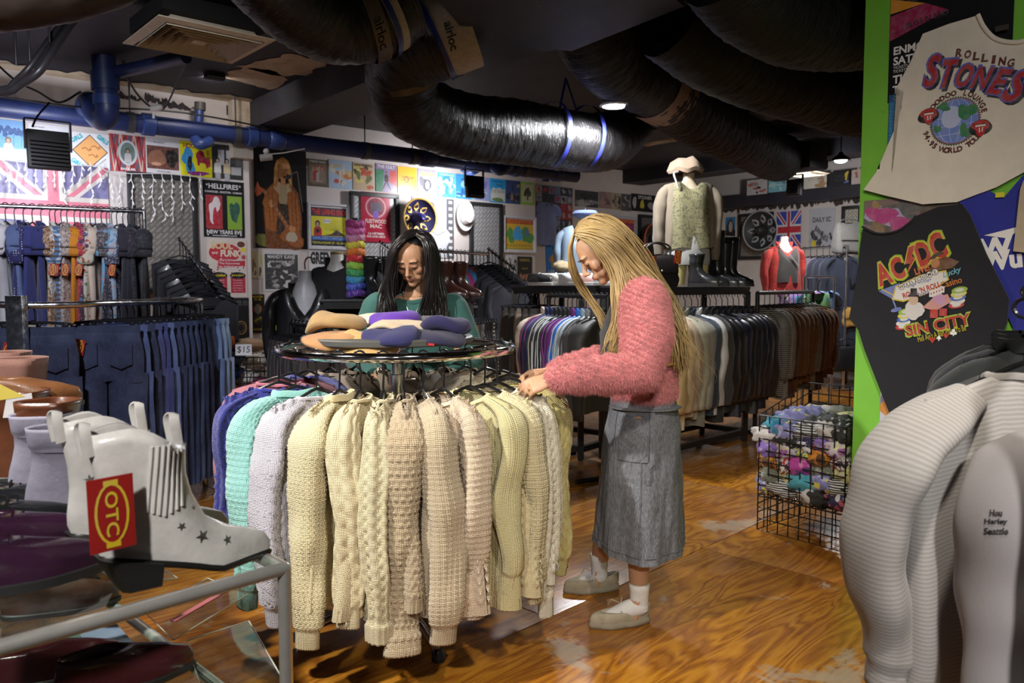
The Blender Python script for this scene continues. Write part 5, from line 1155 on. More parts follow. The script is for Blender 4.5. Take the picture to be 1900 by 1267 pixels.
# ---- left wall rail with printed shirts ------------------------------------------------
rA,rB=at(-70,376,5.75),at(267,389,6.3);rA.z=rB.z=1.93
CH=chrome(0.15)
rail('clothes_rail','high chrome rail of printed shirts in front of the union flag',rA,rB,0.016,CH)
dr=(rB-rA);ang=math.atan2(dr.y,dr.x)
shirts=[  # px of the visible edge, material, words
    (-18,fabric((0.62,0.6,0.58)),'white cotton'),(4,fabric((0.6,0.58,0.6)),'white ribbed'),(20,denim((0.10,0.14,0.3)),'pale denim'),(36,printed('dots',((0.02,0.02,0.1),(0.6,0.6,0.65)),60.0),'navy polka dot'),
    (52,fabric((0.03,0.035,0.16)),'navy blue plain'),(68,fabric((0.025,0.03,0.13)),'dark navy'),(84,printed('paisley',((0.12,0.05,0.03),(0.3,0.18,0.1),(0.5,0.4,0.3)),50.0),'brown patterned'),(94,printed('floral',((0.6,0.58,0.55),(0.15,0.1,0.08),(0.4,0.3,0.25)),60.0),'cream and black printed'),
    (105,printed('check',((0.55,0.55,0.55),(0.08,0.18,0.35),(0.1,0.06,0.05)),9.0),'blue and white geometric'),(116,printed('paisley',((0.08,0.05,0.05),(0.5,0.42,0.38),(0.2,0.12,0.1)),60.0),'brown and cream paisley'),(130,printed('dots',((0.6,0.22,0.01),(0.2,0.05,0.01)),70.0),'bright orange dotted'),
    (141,printed('floral',((0.35,0.03,0.08),(0.5,0.12,0.02),(0.5,0.04,0.15)),40.0),'crimson floral'),(151,printed('floral',((0.08,0.03,0.05),(0.1,0.2,0.4),(0.4,0.2,0.3)),40.0,2.0),'dark bloom print'),(160,printed('floral',((0.55,0.5,0.4),(0.4,0.06,0.04),(0.1,0.2,0.1)),35.0,3.0),'cream tropical'),(170,fabric((0.6,0.48,0.38)),'plain peach beige'),
    (182,printed('floral',((0.04,0.035,0.04),(0.4,0.35,0.36),(0.25,0.2,0.22)),90.0,4.0),'small black and white print'),(192,printed('tie',((0.25,0.12,0.3),(0.1,0.35,0.5),(0.5,0.2,0.35)),40.0,5.0),'violet and turquoise'),(202,printed('floral',((0.3,0.4,0.5),(0.12,0.25,0.4),(0.5,0.3,0.3)),40.0,6.0),'sky blue flowered'),
    (212,printed('floral',((0.015,0.015,0.03),(0.3,0.3,0.45),(0.4,0.4,0.5)),80.0,7.0),'black with white speckles'),(224,fabric((0.02,0.018,0.03)),'plain black'),(234,printed('floral',((0.015,0.012,0.02),(0.06,0.05,0.07)),60.0,8.0),'black brocade'),(246,fabric((0.016,0.018,0.028)),'black long'),(258,printed('floral',((0.012,0.012,0.016),(0.05,0.05,0.06)),80.0,9.0),'black lace')]
HGS='black hangers on the high shirt rail'
for i,(px,mt,w_)in enumerate(shirts):
    # shirt hangs square to the rail; pick the rail point below the pixel of its hanger
    t0=min(0.985,max(0.03,(px+70)/337.0));p=rA.lerp(rB,t0);rd=random.Random(i)
    garment(p,ang+PI/2+rd.uniform(-0.35,0.1),f'{w_} shirt, {ORD[i]} from the left on the high rail','shirt','shirt',[mt],'shirts on the high rail',body=dict(sw=0.175,hw=0.2,L=0.7+0.06*rd.random(),th=0.026,res=0.028,fold=0.016,seed=i),
            sl=dict(L=0.2 if i%5!=3 else 0.26,r0=0.058,r1=0.05,out=0.03,res=0.025,cuff=0,seed=i,flat=0.4,wob=.004),coll=(mt,dict(h=0.028,flare=0.008))if i%2 else None,
            tagp=(-0.24,-0.02,-0.42)if i in(6,8,9,11,18)else None,tagrot=-PI/2,hl='black wire hanger on the high shirt rail',hg=HGS,white=False)
# slanted arm of black tops
sa0,sa1=at(330,442,6.0),at(388,520,5.5);wf=thing('slanted_arm','slanted chrome arm holding black tops beside the tread-plate board','rail',sa0);m=MB();m.tube([Vector(),sa1-sa0],0.01,8);m.build('arm',CH,wf)
for i in range(9):
    p=sa0.lerp(sa1,0.06+i*0.11);mt=[fabric((0.013,0.013,0.016)),leather((0.015,0.015,0.016)),fabric((0.02,0.018,0.022))][i%3]
    garment(p,0.25,f'black top, {ORD[i]} down the slanted chrome arm','top','blouse',[mt],'black tops on the slanted arm',body=dict(sw=0.19,hw=0.2,L=0.55+0.02*i,th=0.03,res=0.03,fold=0.022,seed=i+30,dropf=0.14,slope=.6),sl=None,
            hl='black hanger on the slanted chrome arm',hg='hangers on the slanted arm',tagp=(0.16,-0.05,-0.4)if i==8 else None)

# ---- chrome jeans rack ------------------------------------------------------------------
jz=1.255
jA,jB=Vector((-2.27,4.2,jz)),Vector((-2.06,5.3,jz))
jr=thing('jeans_rack','chrome rack of hanging jeans on the left','clothes rack',(jA.x,jA.y,0));o_=jr.location.copy()
m=MB();m.tube([p-o_ for p in spline([at(-120,556,4.0)*1,at(20,566,4.05),at(120,566,4.15),jA+Vector((0.06,0.1,0)),jA.lerp(jB,0.5)+Vector((0.05,0,0)),jB-Vector((0.0,0.05,0)),jB+Vector((-0.12,0.12,0)),jB+Vector((-0.4,0.2,0))],8)],0.018,12);m.build('rail',chrome(0.18),jr)
pz=at(30,560,4.02);m=MB();m.box((pz.x-o_.x,pz.y-o_.y,0.65),(0.085,0.05,1.3),bev=0.004);m.build('post',chrome(0.2,(0.6,0.6,0.62)),jr)
m=MB();m.tube([jB+Vector((-0.02,0.02,0))-o_,Vector((jB.x-0.02,jB.y+0.02,0.0))-o_],0.018,10);m.build('post',chrome(0.18),jr)
def leg_grid(x0,L,w0,w1,th,seed,res=0.03,zt=-0.36,sway=0.02):
    Nr=int(L/res);M=14;t=np.linspace(0,1,Nr+1);a=np.linspace(0,2*PI,M+1);T,A=np.meshgrid(t,a,indexing='ij')
    w=w0+(w1-w0)*T;X=x0+sway*T+w*np.cos(A);Y=th*np.sin(A)*(1+0.15*np.sin(T*9+seed))+0.012*np.sin(T*5+seed*2)+0.006*np.sin(T*14+A*2+seed);Z=zt-T*L
    return np.stack([X,Y,Z],-1),np.stack([A*0.06,T*L],-1)
def jeans(loc,rz,label,mat,seed,L=0.72,tagk=0,name='jeans',cat='jeans',group='jeans on the chrome rack',hl='black clip hanger on the chrome jeans rack',hg='clip hangers on the jeans rack',hw=0.19,pocket=True,wide=1.0):
    t_=thing(name,label,cat,loc,rz,group)
    mobj('seat',gmesh('seat',body_grid(sw=hw-0.02,hw=hw+0.03,L=0.28,th=0.035,z0=-0.1255,slope=0.0,neck=0.03,dropf=0,dropb=0,res=0.03,fold=0.006,seed=seed,taper=([0,0.4,1],[hw-0.015,hw+0.004,hw+0.006])),mat),t_)
    for s_ in(-1,1):mobj('leg',gmesh('leg',leg_grid(s_*(hw*0.54),L,hw*0.56,hw*0.46*wide,0.036,seed+s_,sway=0.012*s_),mat),t_)
    m=MB();m.tube([Vector(((hw-0.012)*math.cos(a),-0.012*math.copysign(abs(math.sin(a))**.6,math.sin(a)),0))for a in np.linspace(0,2*PI,25)],0.003,4);V_=[Vector((p.x,p.y,-0.105))for p in m.v]
    wb=MB();P=[((hw-0.008)*math.cos(a),-0.016*math.copysign(abs(math.sin(a))**.6,math.sin(a)))for a in np.linspace(0,2*PI,25)];N=len(P)
    wb.add([Vector((x,y,z))for z in(-0.1,-0.14)for x,y in P],[(i,i+1,N+i+1,N+i)for i in range(N-1)]);wb.build('waistband',mat,t_)
    if pocket:
        for s_ in(-1,1):
            m=MB();c=s_*0.09;m.prism([(c-0.06,-0.2),(c+0.06,-0.2),(c+0.058,-0.31),(c,-0.335),(c-0.058,-0.31)],-0.047,-0.04);m.build('pocket',mat,t_)
    if tagk==1:shop_tag(t_,(-hw*0.55,-0.06,-0.17),0.1,0.2)
    elif tagk==2:shop_tag(t_,(-hw*0.4,-0.06,-0.18),0.1,0.1,1,True)
    put_hanger(loc,rz,hlabel(label).replace('hanger','clip hanger',1)if len(label.split())<12 else hlabel(label),hg,1);return t_
JC=[(0.012,0.016,0.05),(0.05,0.075,0.19),(0.01,0.014,0.045),(0.04,0.045,0.15),(0.03,0.035,0.16),(0.08,0.12,0.27),(0.015,0.02,0.07),(0.022,0.035,0.1),(0.018,0.03,0.09),(0.03,0.05,0.12),(0.012,0.018,0.055),(0.01,0.013,0.04),(0.014,0.02,0.06),(0.14,0.22,0.45),(0.28,0.38,0.58),(0.34,0.44,0.58)]
JN=['dark indigo','mid blue','near black','ink blue','violet blue','washed blue','deep navy','dark slate blue','rinsed blue','dusty blue','black indigo','very dark','midnight','light blue','pale blue','palest blue']
jang=math.atan2(jB.y-jA.y,jB.x-jA.x)
for i in range(16):
    t0=0.02+i/15*0.96;p=(jA+Vector((0.06,0.1,0))).lerp(jB,t0);rd=random.Random(i+3)
    jeans(p+Vector((0,0,-0.02)),jang-PI/2+0.35+rd.uniform(-0.12,0.12),f'{JN[i]} jeans, {ORD[i]} from the left on the chrome rack',denim(JC[i],0.4 if i in(1,5,9,13,14,15)else 0.2),i,0.74,{0:1,2:2,4:1,7:1,9:1,10:2,13:1}.get(i,0))
for i in range(3):
    p=at(-40+i*52,566,4.1);p.z=jz-0.02
    jeans(p,0.35,f'dark denim piece {["outermost left beside", "next to", "just right of"][i]} the chrome post',denim(JC[(0,10,2)[i]],0.2),i+40,0.7,1 if i!=1 else 0,group='jeans by the chrome post',hl='black clip hanger by the chrome post',hg='clip hangers by the post')

# ---- wire basket of jumpers with the $15 card --------------------------------------------
WIRE=plain((0.02,0.02,0.02),0.4,0.3)
def wire_basket(loc,rz,label,w,d,h,hf,step,legs=0.0,mat=None,name='wire_basket',r=0.004,floor_z=None):
    t_=thing(name,label,'basket',loc,rz);mat=mat or WIRE
    def panel(nm,p0,ux,W_,H0,H1,y=False):
        m=MB();n=max(2,round(W_/step));
        for i in range(n+1):
            q=i/n;b=Vector(p0)+Vector(ux)*(W_*q);m.tube([b,b+Vector((0,0,lerp(H0,H1,q)))],r,5)
        k=max(2,round(max(H0,H1)/step))
        for j in range(k+1):
            f=j/k;m.tube([Vector(p0)+Vector((0,0,H0*f)),Vector(p0)+Vector(ux)*W_+Vector((0,0,H1*f))],r,5)
        o=m.build(nm,mat,t_);o['kind']='stuff'
    panel('front_grid',(-w/2,-d/2,legs),(1,0,0),w,hf,hf);panel('back_grid',(-w/2,d/2,legs),(1,0,0),w,h,h)
    panel('side_grid',(-w/2,-d/2,legs),(0,1,0),d,hf,h);panel('side_grid',(w/2,-d/2,legs),(0,1,0),d,hf,h)
    zf=legs if floor_z is None else floor_z
    m=MB()
    for i in range(int(w/step)+1):x=-w/2+i*step;m.tube([(x,-d/2,zf),(x,d/2,zf)],r,5)
    for i in range(int(d/step)+1):y=-d/2+i*step;m.tube([(-w/2,y,zf),(w/2,y,zf)],r,5)
    o=m.build('floor_grid',mat,t_);o['kind']='stuff'
    if legs:
        for x,y in((-1,-1),(1,-1),(1,1),(-1,1)):m=MB();m.tube([(x*w/2,y*d/2,0),(x*w/2,y*d/2,legs)],r*1.4,6);m.build('leg',mat,t_)
    return t_
def cloth_lump(loc,size,label,mat,seed,cat='garment',name='crumpled_garment',group=None,rz=0.0,res=26,crump=0.25):
    """a bundled piece of clothing"""
    n,k=res,int(res*0.7);th=np.linspace(0,2*PI,n+1);ph=np.linspace(0.02,PI-0.02,k);PH,TH=np.meshgrid(ph,th,indexing='ij')
    x,y,z=np.sin(PH)*np.cos(TH),np.sin(PH)*np.sin(TH),-np.cos(PH);f=1+crump*(0.5*np.abs(np.sin(x*5+seed+2*np.sin(y*3+seed)))+0.35*np.sin(y*7+z*5+seed*2)+0.25*np.sin(x*11+y*9+seed))-crump*0.25
    f[:,-1]=f[:,0]
    P=np.stack([x*f*size[0],y*f*size[1],z*f*size[2]],-1);o=mobj(name,mesh_from(name,P.reshape(-1,3),grid_faces(k,n+1),mat,True,None,angle=180));o.location=loc;o.rotation_euler=(0,0,rz);return tag(o,label,cat,group)
bk=at(457,700,5.6);bk.z=0.12
wire_basket((bk.x,bk.y,0.0),0.1,'wire basket heaped with jumpers under a $15 card',0.36,0.36,0.86,0.86,0.045,0.0)
pile=[((0.35,0.2,0.1),'brown cardigan on top of the $15 basket'),((0.25,0.35,0.55),'pale blue knit near the top of the $15 basket'),((0.6,0.52,0.4),'cream knit at the right of the $15 basket'),((0.04,0.1,0.45),'royal blue knit behind the $15 card'),((0.6,0.2,0.14),'coral knit in the $15 basket'),((0.2,0.02,0.08),'maroon knit in the $15 basket'),((0.5,0.48,0.44),'oatmeal knit in the $15 basket'),((0.05,0.35,0.42),'teal knit low in the $15 basket'),((0.3,0.5,0.45),'mint knit at the bottom of the $15 basket'),((0.35,0.3,0.5),'lilac knit in the $15 basket')]
pos=[(0,0,.93),(-.1,-.06,.84),(.08,-.07,.82),(-.09,-.08,.73),(-.1,-.09,.62),(.1,-.08,.66),(.02,-.07,.69),(.07,-.09,.56),(-.06,-.08,.48),(.1,-.06,.45)]
for i,((c,lb),q)in enumerate(zip(pile,pos)):cloth_lump((bk.x+q[0],bk.y+q[1]+.06,q[2]),(0.16 if i==0 else 0.085,0.13 if i==0 else 0.1,0.045 if i==0 else 0.055),lb,knit(c,60.0),i*1.7,'knitwear','folded_knit','knits in the $15 basket')
cloth_lump((bk.x,bk.y+.03,0.3),(0.15,0.15,0.3),'grey knits filling the bottom of the $15 basket',knit((0.3,0.28,0.28),60.0),3.3,'knitwear','folded_knit','knits in the $15 basket')
pc=at(452,649,5.36);cd_=thing('price_card','white $15 card on the basket of jumpers','sign',pc,0.1);m=MB();m.box((0,0,0),(0.108,0.004,0.075));m.build('card',plain((0.75,0.75,0.76),0.5),cd_);A=Art(-0.002);A.text('$15',0,0,K,w=0.085,h=0.05,bold=0.0,shear=0.1);A.build(cd_)
# ------------------------------------------------------------------ round chrome rack with jumpers
RC=Vector((-0.457,3.14,0));RR=0.455;RZ=1.105
rk=thing('round_rack','round chrome rack carrying the knitted jumpers','clothes rack',RC)
m=MB();m.tube([Vector((RR*math.cos(a),RR*math.sin(a),RZ))for a in np.linspace(0,2*PI,65)[:-1]],0.017,14,closed=True);m.build('ring',chrome(0.07),rk)
m=MB();m.tube([(0,0,0.05),(0,0,1.0)],0.024,16);m.build('column',chrome(0.1),rk);m=MB();m.tube([(0,0,0.9),(0,0,1.13)],0.018,16);m.build('inner_column',chrome(0.1),rk)
m=MB();m.tube([(0,0,0.96),(0,0,1.0)],0.032,16);m.tube([(0.03,0,0.98),(0.075,0,0.98)],0.006,8);m.build('clamp',chrome(0.15),rk)
for k in range(4):
    a=k*PI/2+0.5;d=Vector((math.cos(a),math.sin(a),0));m=MB();m.tube([d*0.01+Vector((0,0,1.05)),d*(RR-0.01)+Vector((0,0,RZ-0.005))],0.01,8);m.build('spoke',chrome(0.12),rk)
    m=MB();m.tube(spline([d*0.01+Vector((0,0,0.07)),d*0.2+Vector((0,0,0.075)),d*0.4+Vector((0,0,0.03))],5),0.016,10);m.build('leg',chrome(0.15),rk)
    m=MB();m.lathe([(0.0,0.0),(0.025,0.0),(0.025,0.03),(0.01,0.045)],12,d*0.4);m.build('castor',BLACKPLASTIC(),rk)
DC=Vector((-0.49,3.14,0))
tt=thing('hat_table','round grey table top standing over the rack with berets','table top',(DC.x,DC.y,1.128));m=MB();m.lathe([(0.0,0.0),(0.325,0.0),(0.335,0.005),(0.335,0.022),(0.328,0.028),(0.0,0.028)],48);m.build('disc',plain((0.07,0.07,0.065),0.5),tt)
m=MB();m.lathe([(0.05,-0.004),(0.05,0.001)],16);m.build('mounting_plate',chrome(0.2),tt)

IV=(0.70,0.61,0.40);CRM=(0.72,0.62,0.37);YC=(0.62,0.54,0.20);WHK=(0.74,0.69,0.54);BEI=(0.46,0.36,0.23);OAT=(0.52,0.42,0.28);PKC=(0.68,0.54,0.39)
SWT=[  # angle from the front (deg), colour, body pattern, sleeve pattern, body L, sleeve L, sleeve r, words, res
    (-103,(0.11,0.012,0.03),'rib','rib',0.6,0.6,.06,'maroon',.016),(-84,(0.42,0.14,0.19),'rib','rib',0.6,0.6,.06,'dusty pink',.014),(-64,(0.03,0.035,0.26),'cable','cable',0.62,0.62,.062,'royal blue',.010),
    (-43,(0.30,0.64,0.58),'honey','honey',0.64,0.70,.075,'mint green',.006),(-29,(0.55,0.53,0.60),'cable2','loops',0.68,0.72,.068,'pale lilac grey',.006),(-17,CRM,'diag','seed',0.68,0.77,.068,'cream moss stitch',.0055),(-7.5,(0.71,0.60,0.37),'seed','cable2',0.7,0.69,.062,'cream bobble knit',.0055),
    (2.5,(0.66,0.58,0.37),'cable','cable',0.72,0.735,.048,'narrow ivory cable',.0055),(11,BEI,'chunky','chunky',0.66,0.78,.068,'chunky beige flecked',.006),(19.5,OAT,'mesh','mesh',0.7,0.755,.07,'open mesh oatmeal',.0055),(29,PKC,'cable','honey',0.72,0.70,.05,'pinkish cream honeycomb',.0055),
    (43,(0.68,0.61,0.32),'rib','rib',0.74,0.64,.06,'pale lemon',.006),(52,CRM,'cable','diag',0.72,0.72,.06,'cream',.006),(62,WHK,'cable','cable',0.7,0.8,.062,'white cable',.0055),(80,YC,'diag','cable2',0.72,0.70,.072,'yellow cream',.006),(97,(0.66,0.6,0.4),'cable','cable',0.7,0.66,.065,'buttery',.008)]
GJ='jumpers on the round rack';HJ='black hangers on the round rack';HL='black plastic hanger hooked over the round chrome ring'
for i,(phd,c,pb,ps,bl,slen,sr,w_,rs)in enumerate(SWT):
    ph=math.radians(phd);d=Vector((math.sin(ph),-math.cos(ph),0));loc=RC+d*RR+Vector((0,0,RZ+0.0));rz=math.atan2(d.y,d.x);mt=knit(c,64.0)
    rr_=rz+random.Random(i).uniform(-0.05,0.05)+(0.12 if 25<phd<70 else 0)-(0.10 if-50<phd<-25 else 0)
    lab=f'{w_} jumper, {ORD[i]} from the left around the round rack'
    g=garment(loc,rr_,lab,'jumper','knitted_jumper',[mt],GJ,body=dict(sw=0.17,hw=0.235,L=bl,th=0.045,res=max(rs,0.0075),fold=0.016,seed=i*1.3,pat=pb,slope=0.34,dropf=0.05),
                sl=dict(L=slen,r0=sr*.9,r1=sr*0.7,out=0.035,res=rs,seed=i*2.1,pat=ps,cuff=0.075 if w_ not in('chunky beige flecked',)else 0.03,flat=0.62,wob=0.02,fwd=0.02*math.sin(i*2.2),roll=0.075 if 'chunky' in w_ or 'narrow' in w_ else 0.0),
                coll=(mt,dict(h=0.004 if i not in(3,5)else 0.016,flare=0.0)),tagp=(0.1,-0.05,-0.2)if i==10 else None,white=True,tagrot=0.9)
    h=put_hanger(loc,rr_,hlabel(lab),HJ);h.scale=(0.85,1,1)
BK=[(115,(0.5,0.42,0.3),'oatmeal'),(131,(0.62,0.56,0.42),'ivory'),(147,(0.45,0.36,0.26),'tan'),(163,(0.55,0.5,0.42),'stone'),(179,(0.35,0.28,0.2),'fawn'),(195,(0.6,0.52,0.4),'biscuit'),(211,(0.12,0.09,0.06),'dark brown'),(227,(0.25,0.2,0.16),'taupe'),(243,(0.05,0.06,0.25),'navy')]
for i,(phd,c,w_)in enumerate(BK):
    ph=math.radians(phd);d=Vector((math.sin(ph),-math.cos(ph),0));loc=RC+d*RR+Vector((0,0,RZ));rz=math.atan2(d.y,d.x);mt=knit(c,80.0)
    garment(loc,rz,f'{w_} jumper at the back of the round rack, {ORD[i]} from the right','jumper','knitted_jumper',[mt],GJ,body=dict(sw=0.16,hw=0.2,L=0.62,th=0.04,res=0.014,fold=0.014,seed=i,pat=('cable','diag','cable2')[i%3]),sl=dict(L=0.6,r0=0.07,r1=0.05,out=0.02,res=0.02,seed=i),coll=(mt,dict(h=0.006)))
    put_hanger(loc,rz,hlabel(f'{w_} jumper at the back of the round rack, {ORD[i]} from the right'),HJ).scale=(0.85,1,1)

# berets
@cached
def felt(color):
    b=NB('felt');o=b.obj();nz=b.noise(14,4,0.6,o);fz=b.noise(300,2,0.6,o)
    b.set(color=b.ramp(nz.outputs[0],[(0.3,mulc(color,0.85)),(0.7,mulc(color,1.1))]),rough=0.95,sheen=0.1,normal=b.bump(fz.outputs[0],0.5,0.003));return b.m
def beret(px,py,Y,R,c,label,rot=(0,0,0),seed=0,h=0.036,redtag=False,rim=False):
    h*=.72;n=48;prof=[(0.0,h*.9),(.3,h*1.0),(.6,h*.98),(.85,h*.8),(.97,h*.45),(1.0,h*.1),(.95,-h*.3),(.8,-h*.55),(.62,-h*.6),(.56,-h*.5),(.55,-h*.15),(.4,h*.3),(0.0,h*.4)]
    th=np.linspace(0,2*PI,n+1);r=np.array([p[0]for p in prof])[:,None]*R;z=np.array([p[1]for p in prof])[:,None]+0*th[None,:]
    wob=1+0.05*np.sin(2*th+seed)+0.04*np.sin(3*th+seed*2);x=r*np.cos(th)*wob;y=r*np.sin(th)*wob
    z=z+0.014*np.sin(x*26+seed)*np.cos(y*21+seed)*(r/R)+0.008*np.sin(th*2+seed)*(r/R)**2-0.01*(r/R)**3*(1+np.sin(th*3+seed))
    P=np.stack([x,y,z],-1);P[:,-1]=P[:,0];t_=thing('beret',label,'beret',at(px,py,Y),rot=rot,group='berets on the round table')
    mobj('crown',mesh_from('crown',P.reshape(-1,3),grid_faces(len(prof),n+1),felt(c),True,None,angle=180),t_)
    m=MB();m.tube([(0,0,h*.8),(0.002,0,h*1.0+0.003)],0.0015,6);m.build('stalk',felt(c),t_)
    if redtag:m=MB();m.box((R*0.1,-R*0.93,-0.004),(0.022,0.005,0.007));m.build('label_tab',plain((0.5,0.02,0.02),0.6),t_)
    return t_
beret(712,592,3.30,.115,(0.62,0.56,0.42),'cream beret at the back of the table',seed=1)
beret(785,597,3.28,.10,(0.09,0.09,0.1),'dark grey beret half hidden at the back',seed=2)
beret(733,593,3.20,.105,(0.10,0.03,0.33),'bright purple beret near the back',(0,0,0),3,.045)
beret(622,597,3.12,.125,(0.36,0.23,0.10),'tan beret on top at the left of the table',(0.05,0,0),4,.042)
beret(738,604,3.04,.12,(0.50,0.40,0.28),'oatmeal beret lying across the middle',(0.12,0.05,0),5,.026,True)
beret(828,606,3.06,.105,(0.016,0.013,0.07),'dark navy beret with an open fold at the right',(-0.1,0.1,0.3),6,.05)
beret(624,627,2.98,.125,(0.40,0.21,0.09),'light brown beret folded at the left edge',(0.12,0,0),7,.03)
beret(800,624,2.97,.125,(0.014,0.014,0.045),'blackish navy beret with a red tab',(0.15,0.05,0),8,.03,True)
beret(726,624,2.90,.105,(0.018,0.018,0.09),'navy beret at the front edge',(0.22,-0.05,0),9,.035)
beret(685,640,2.90,.11,(0.52,0.32,0.12),'camel beret tipped over the front edge',(0.28,0.12,0.2),10,.02)

# ------------------------------------------------------------------ shoes
def shoe_rows(rows,n=28,lift=0.0,L=0.27):
    th=np.linspace(0,2*PI,n+1);out=[]
    for z,xb,xf,w,pt in rows:
        q=(1-np.cos(th))/2;x=xb+(xf-xb)*q;y=w*np.sin(th)*(1-pt*q**2)*(0.82+0.3*np.exp(-((q-0.68)/0.22)**2))
        zz=z+lift*np.clip(1-x/(L*0.62),0,1)**0.8 if lift else z+0*x
        out.append(np.stack([x,y,zz+0*x],-1))
    P=np.stack(out,0);P[:,-1]=P[:,0];return P
def shoe(loc,rz,label,mat,kind='low',L=0.27,mats=None,group=None,cat='shoe',shaft=0.2,lift=0.0,heel=None,tilt=0.0,name='shoe',laces=None,sole_c=(0.02,0.02,0.02),solet=0.012,point=0.25,W_=0.045,extra=None):
    t_=thing(name,label,cat,loc,rz,group);t_.rotation_euler=(0,tilt,rz);s=solet;k=L/0.27
    if kind=='low':
        R_=[(s,0.0,L,W_,point),(s+.02,-.004,L+.002,W_*1.06,point),(s+.04,-.002,L*.97,W_*1.0,point*.9),(s+.055,0.0,L*.8,W_*.92,.2),(s+.066,.002,L*.62,W_*.78,.1),(s+.072,.004,L*.52,W_*.66,.05),(s+.066,.012,L*.49,W_*.58,.05),(s+.03,.02,L*.5,W_*.6,.05)]
    else:
        R_=[(s,0.0,L,W_,point),(s+.02,-.004,L+.002,W_*1.05,point),(s+.042,-.003,L*.96,W_*.98,point*.9),(s+.062,0,L*.78,W_*.9,.2),(s+.085,.006,L*.58,W_*.8,.1),(s+.115,.012,L*.47,W_*.76,.0),(s+.14,.012,L*.46,W_*.82,0)]
        for q in np.linspace(0.2,1,6):R_.append((s+.14+shaft*q,.008-.006*q,L*(.46+.07*q),W_*(.84+.26*q),0))
        z_,a_,b_,w_,_=R_[-1];R_+=[(z_-.004,a_+.006,b_-.006,w_-.005,0),(z_-.05,a_+.01,b_-.01,w_-.008,0)]
    P=shoe_rows(R_,lift=lift,L=L);P[...,1]+=0.002*np.sin(P[...,2]*90)*(P[...,2]>s+.07);mobj('upper',mesh_from('upper',P.reshape(-1,3),grid_faces(P.shape[0],P.shape[1]),mat,True,None,angle=180),t_)
    S=shoe_rows([(0.0,.004,L*.985,W_*.96,point),(0.0,-.003,L+.004,W_*1.07,point),(s,-.006,L+.006,W_*1.12,point),(s+.004,-.002,L*.99,W_*.9,point)],lift=lift,L=L)
    v=S.reshape(-1,3);n_=S.shape[1];me=mesh_from('sole',[tuple(p)for p in v],[tuple(f)for f in grid_faces(4,n_)]+[tuple(range(n_-1))[::-1]],plain(sole_c,0.5));mobj('sole',me,t_)
    if heel:
        hx,hh=heel;m=MB();A_=[(-.004,-1),(hx,-1),(hx,1),(-.004,1)]
        top=[Vector((x,y*W_*.86,hh))for x,y in((-.006,-.55),(.01,-.95),(hx,-1),(hx,1),(.01,.95),(-.006,.55))];bot=[Vector((x,y*W_*.7,0))for x,y in((.018,-.55),(.03,-.95),(hx-.004,-1),(hx-.004,1),(.03,.95),(.018,.55))]
        m.add(bot+top,[tuple(range(6))[::-1],tuple(range(6,12))]+[(i,(i+1)%6,(i+1)%6+6,i+6)for i in range(6)]);m.build('heel',plain(sole_c,0.5),t_)
    if laces:
        for q in range(5):x=L*(.5+.055*q);z=s+.075-.0075*q*1.2;m=MB();m.tube([(x,-.022,z-.008),(x+.004,0,z+.003),(x,.022,z-.008)],.0028,5);m.build('lace',laces,t_)
    if extra:extra(t_)
    return t_

# ------------------------------------------------------------------ racks behind
TR='trousers'
# black fixture behind the woman in green
frame_rack('black_fixture','black fixture behind the woman in green with boots and bandanas on top',[(-1.22,5.15),(-0.28,5.35),(-0.38,5.8),(-1.32,5.6)],1.22,0.04,BLACKMETAL())
p0,p1=at(540,601,5.3),at(612,604,4.75);p0.z=p1.z=1.1
rail('black_rail','short black rail of dark trousers beside the leather jacket',p0,p1,0.014,BLACKMETAL(),True)
rg_=math.atan2((p1-p0).y,(p1-p0).x)
for i in range(10):
    p=p0.lerp(p1,.04+i*.1);c=[(0.015,0.015,0.02),(0.03,0.022,0.02),(0.012,0.012,0.015),(0.05,0.03,0.03)][i%4]
    jeans(p,rg_+PI/2,f'dark trousers, {ORD[i]} from the left on the short black rail',fabric(c),i+60,0.55,2 if i==3 else 0,'trousers','trousers','trousers on the short black rail','black clip hanger on the short black rail','clip hangers on the short black rail',0.17,False)
p0,p1=at(838,566,5.1),at(884,566,5.5);p0.z=p1.z=1.2
rg_=math.atan2((p1-p0).y,(p1-p0).x)
rail('black_rail','black rail of trousers to the right of the woman in green',p0,p1,0.014,BLACKMETAL(),True)
for i,c in enumerate([(0.16,0.1,0.07),(0.2,0.13,0.06),(0.08,0.08,0.09),(0.25,0.25,0.26),(0.02,0.02,0.025),(0.018,0.018,0.022),(0.012,0.012,0.014),(0.2,0.2,0.2),(0.02,0.02,0.02)]):
    p=p0.lerp(p1,.04+i*.115);mt=fabric(c)if i not in(3,7)else(printed('tie',((0.1,0.1,0.11),(0.4,0.4,0.42)),60.0)if i==3 else printed('check',((0.4,0.4,0.4),(0.02,0.02,0.02),(0.1,0.1,0.1)),12.0))
    jeans(p,rg_-PI/2,f'{["brown", "mustard brown", "grey", "acid washed", "black denim", "charcoal", "black", "checked", "plain black"][i]} trousers, {ORD[i]} along the rail right of the woman in green',mt,i+80,0.62,1 if i==5 else 0,'trousers','trousers','trousers right of the woman in green','black clip hanger right of the woman in green','clip hangers right of the woman in green',0.17,False)
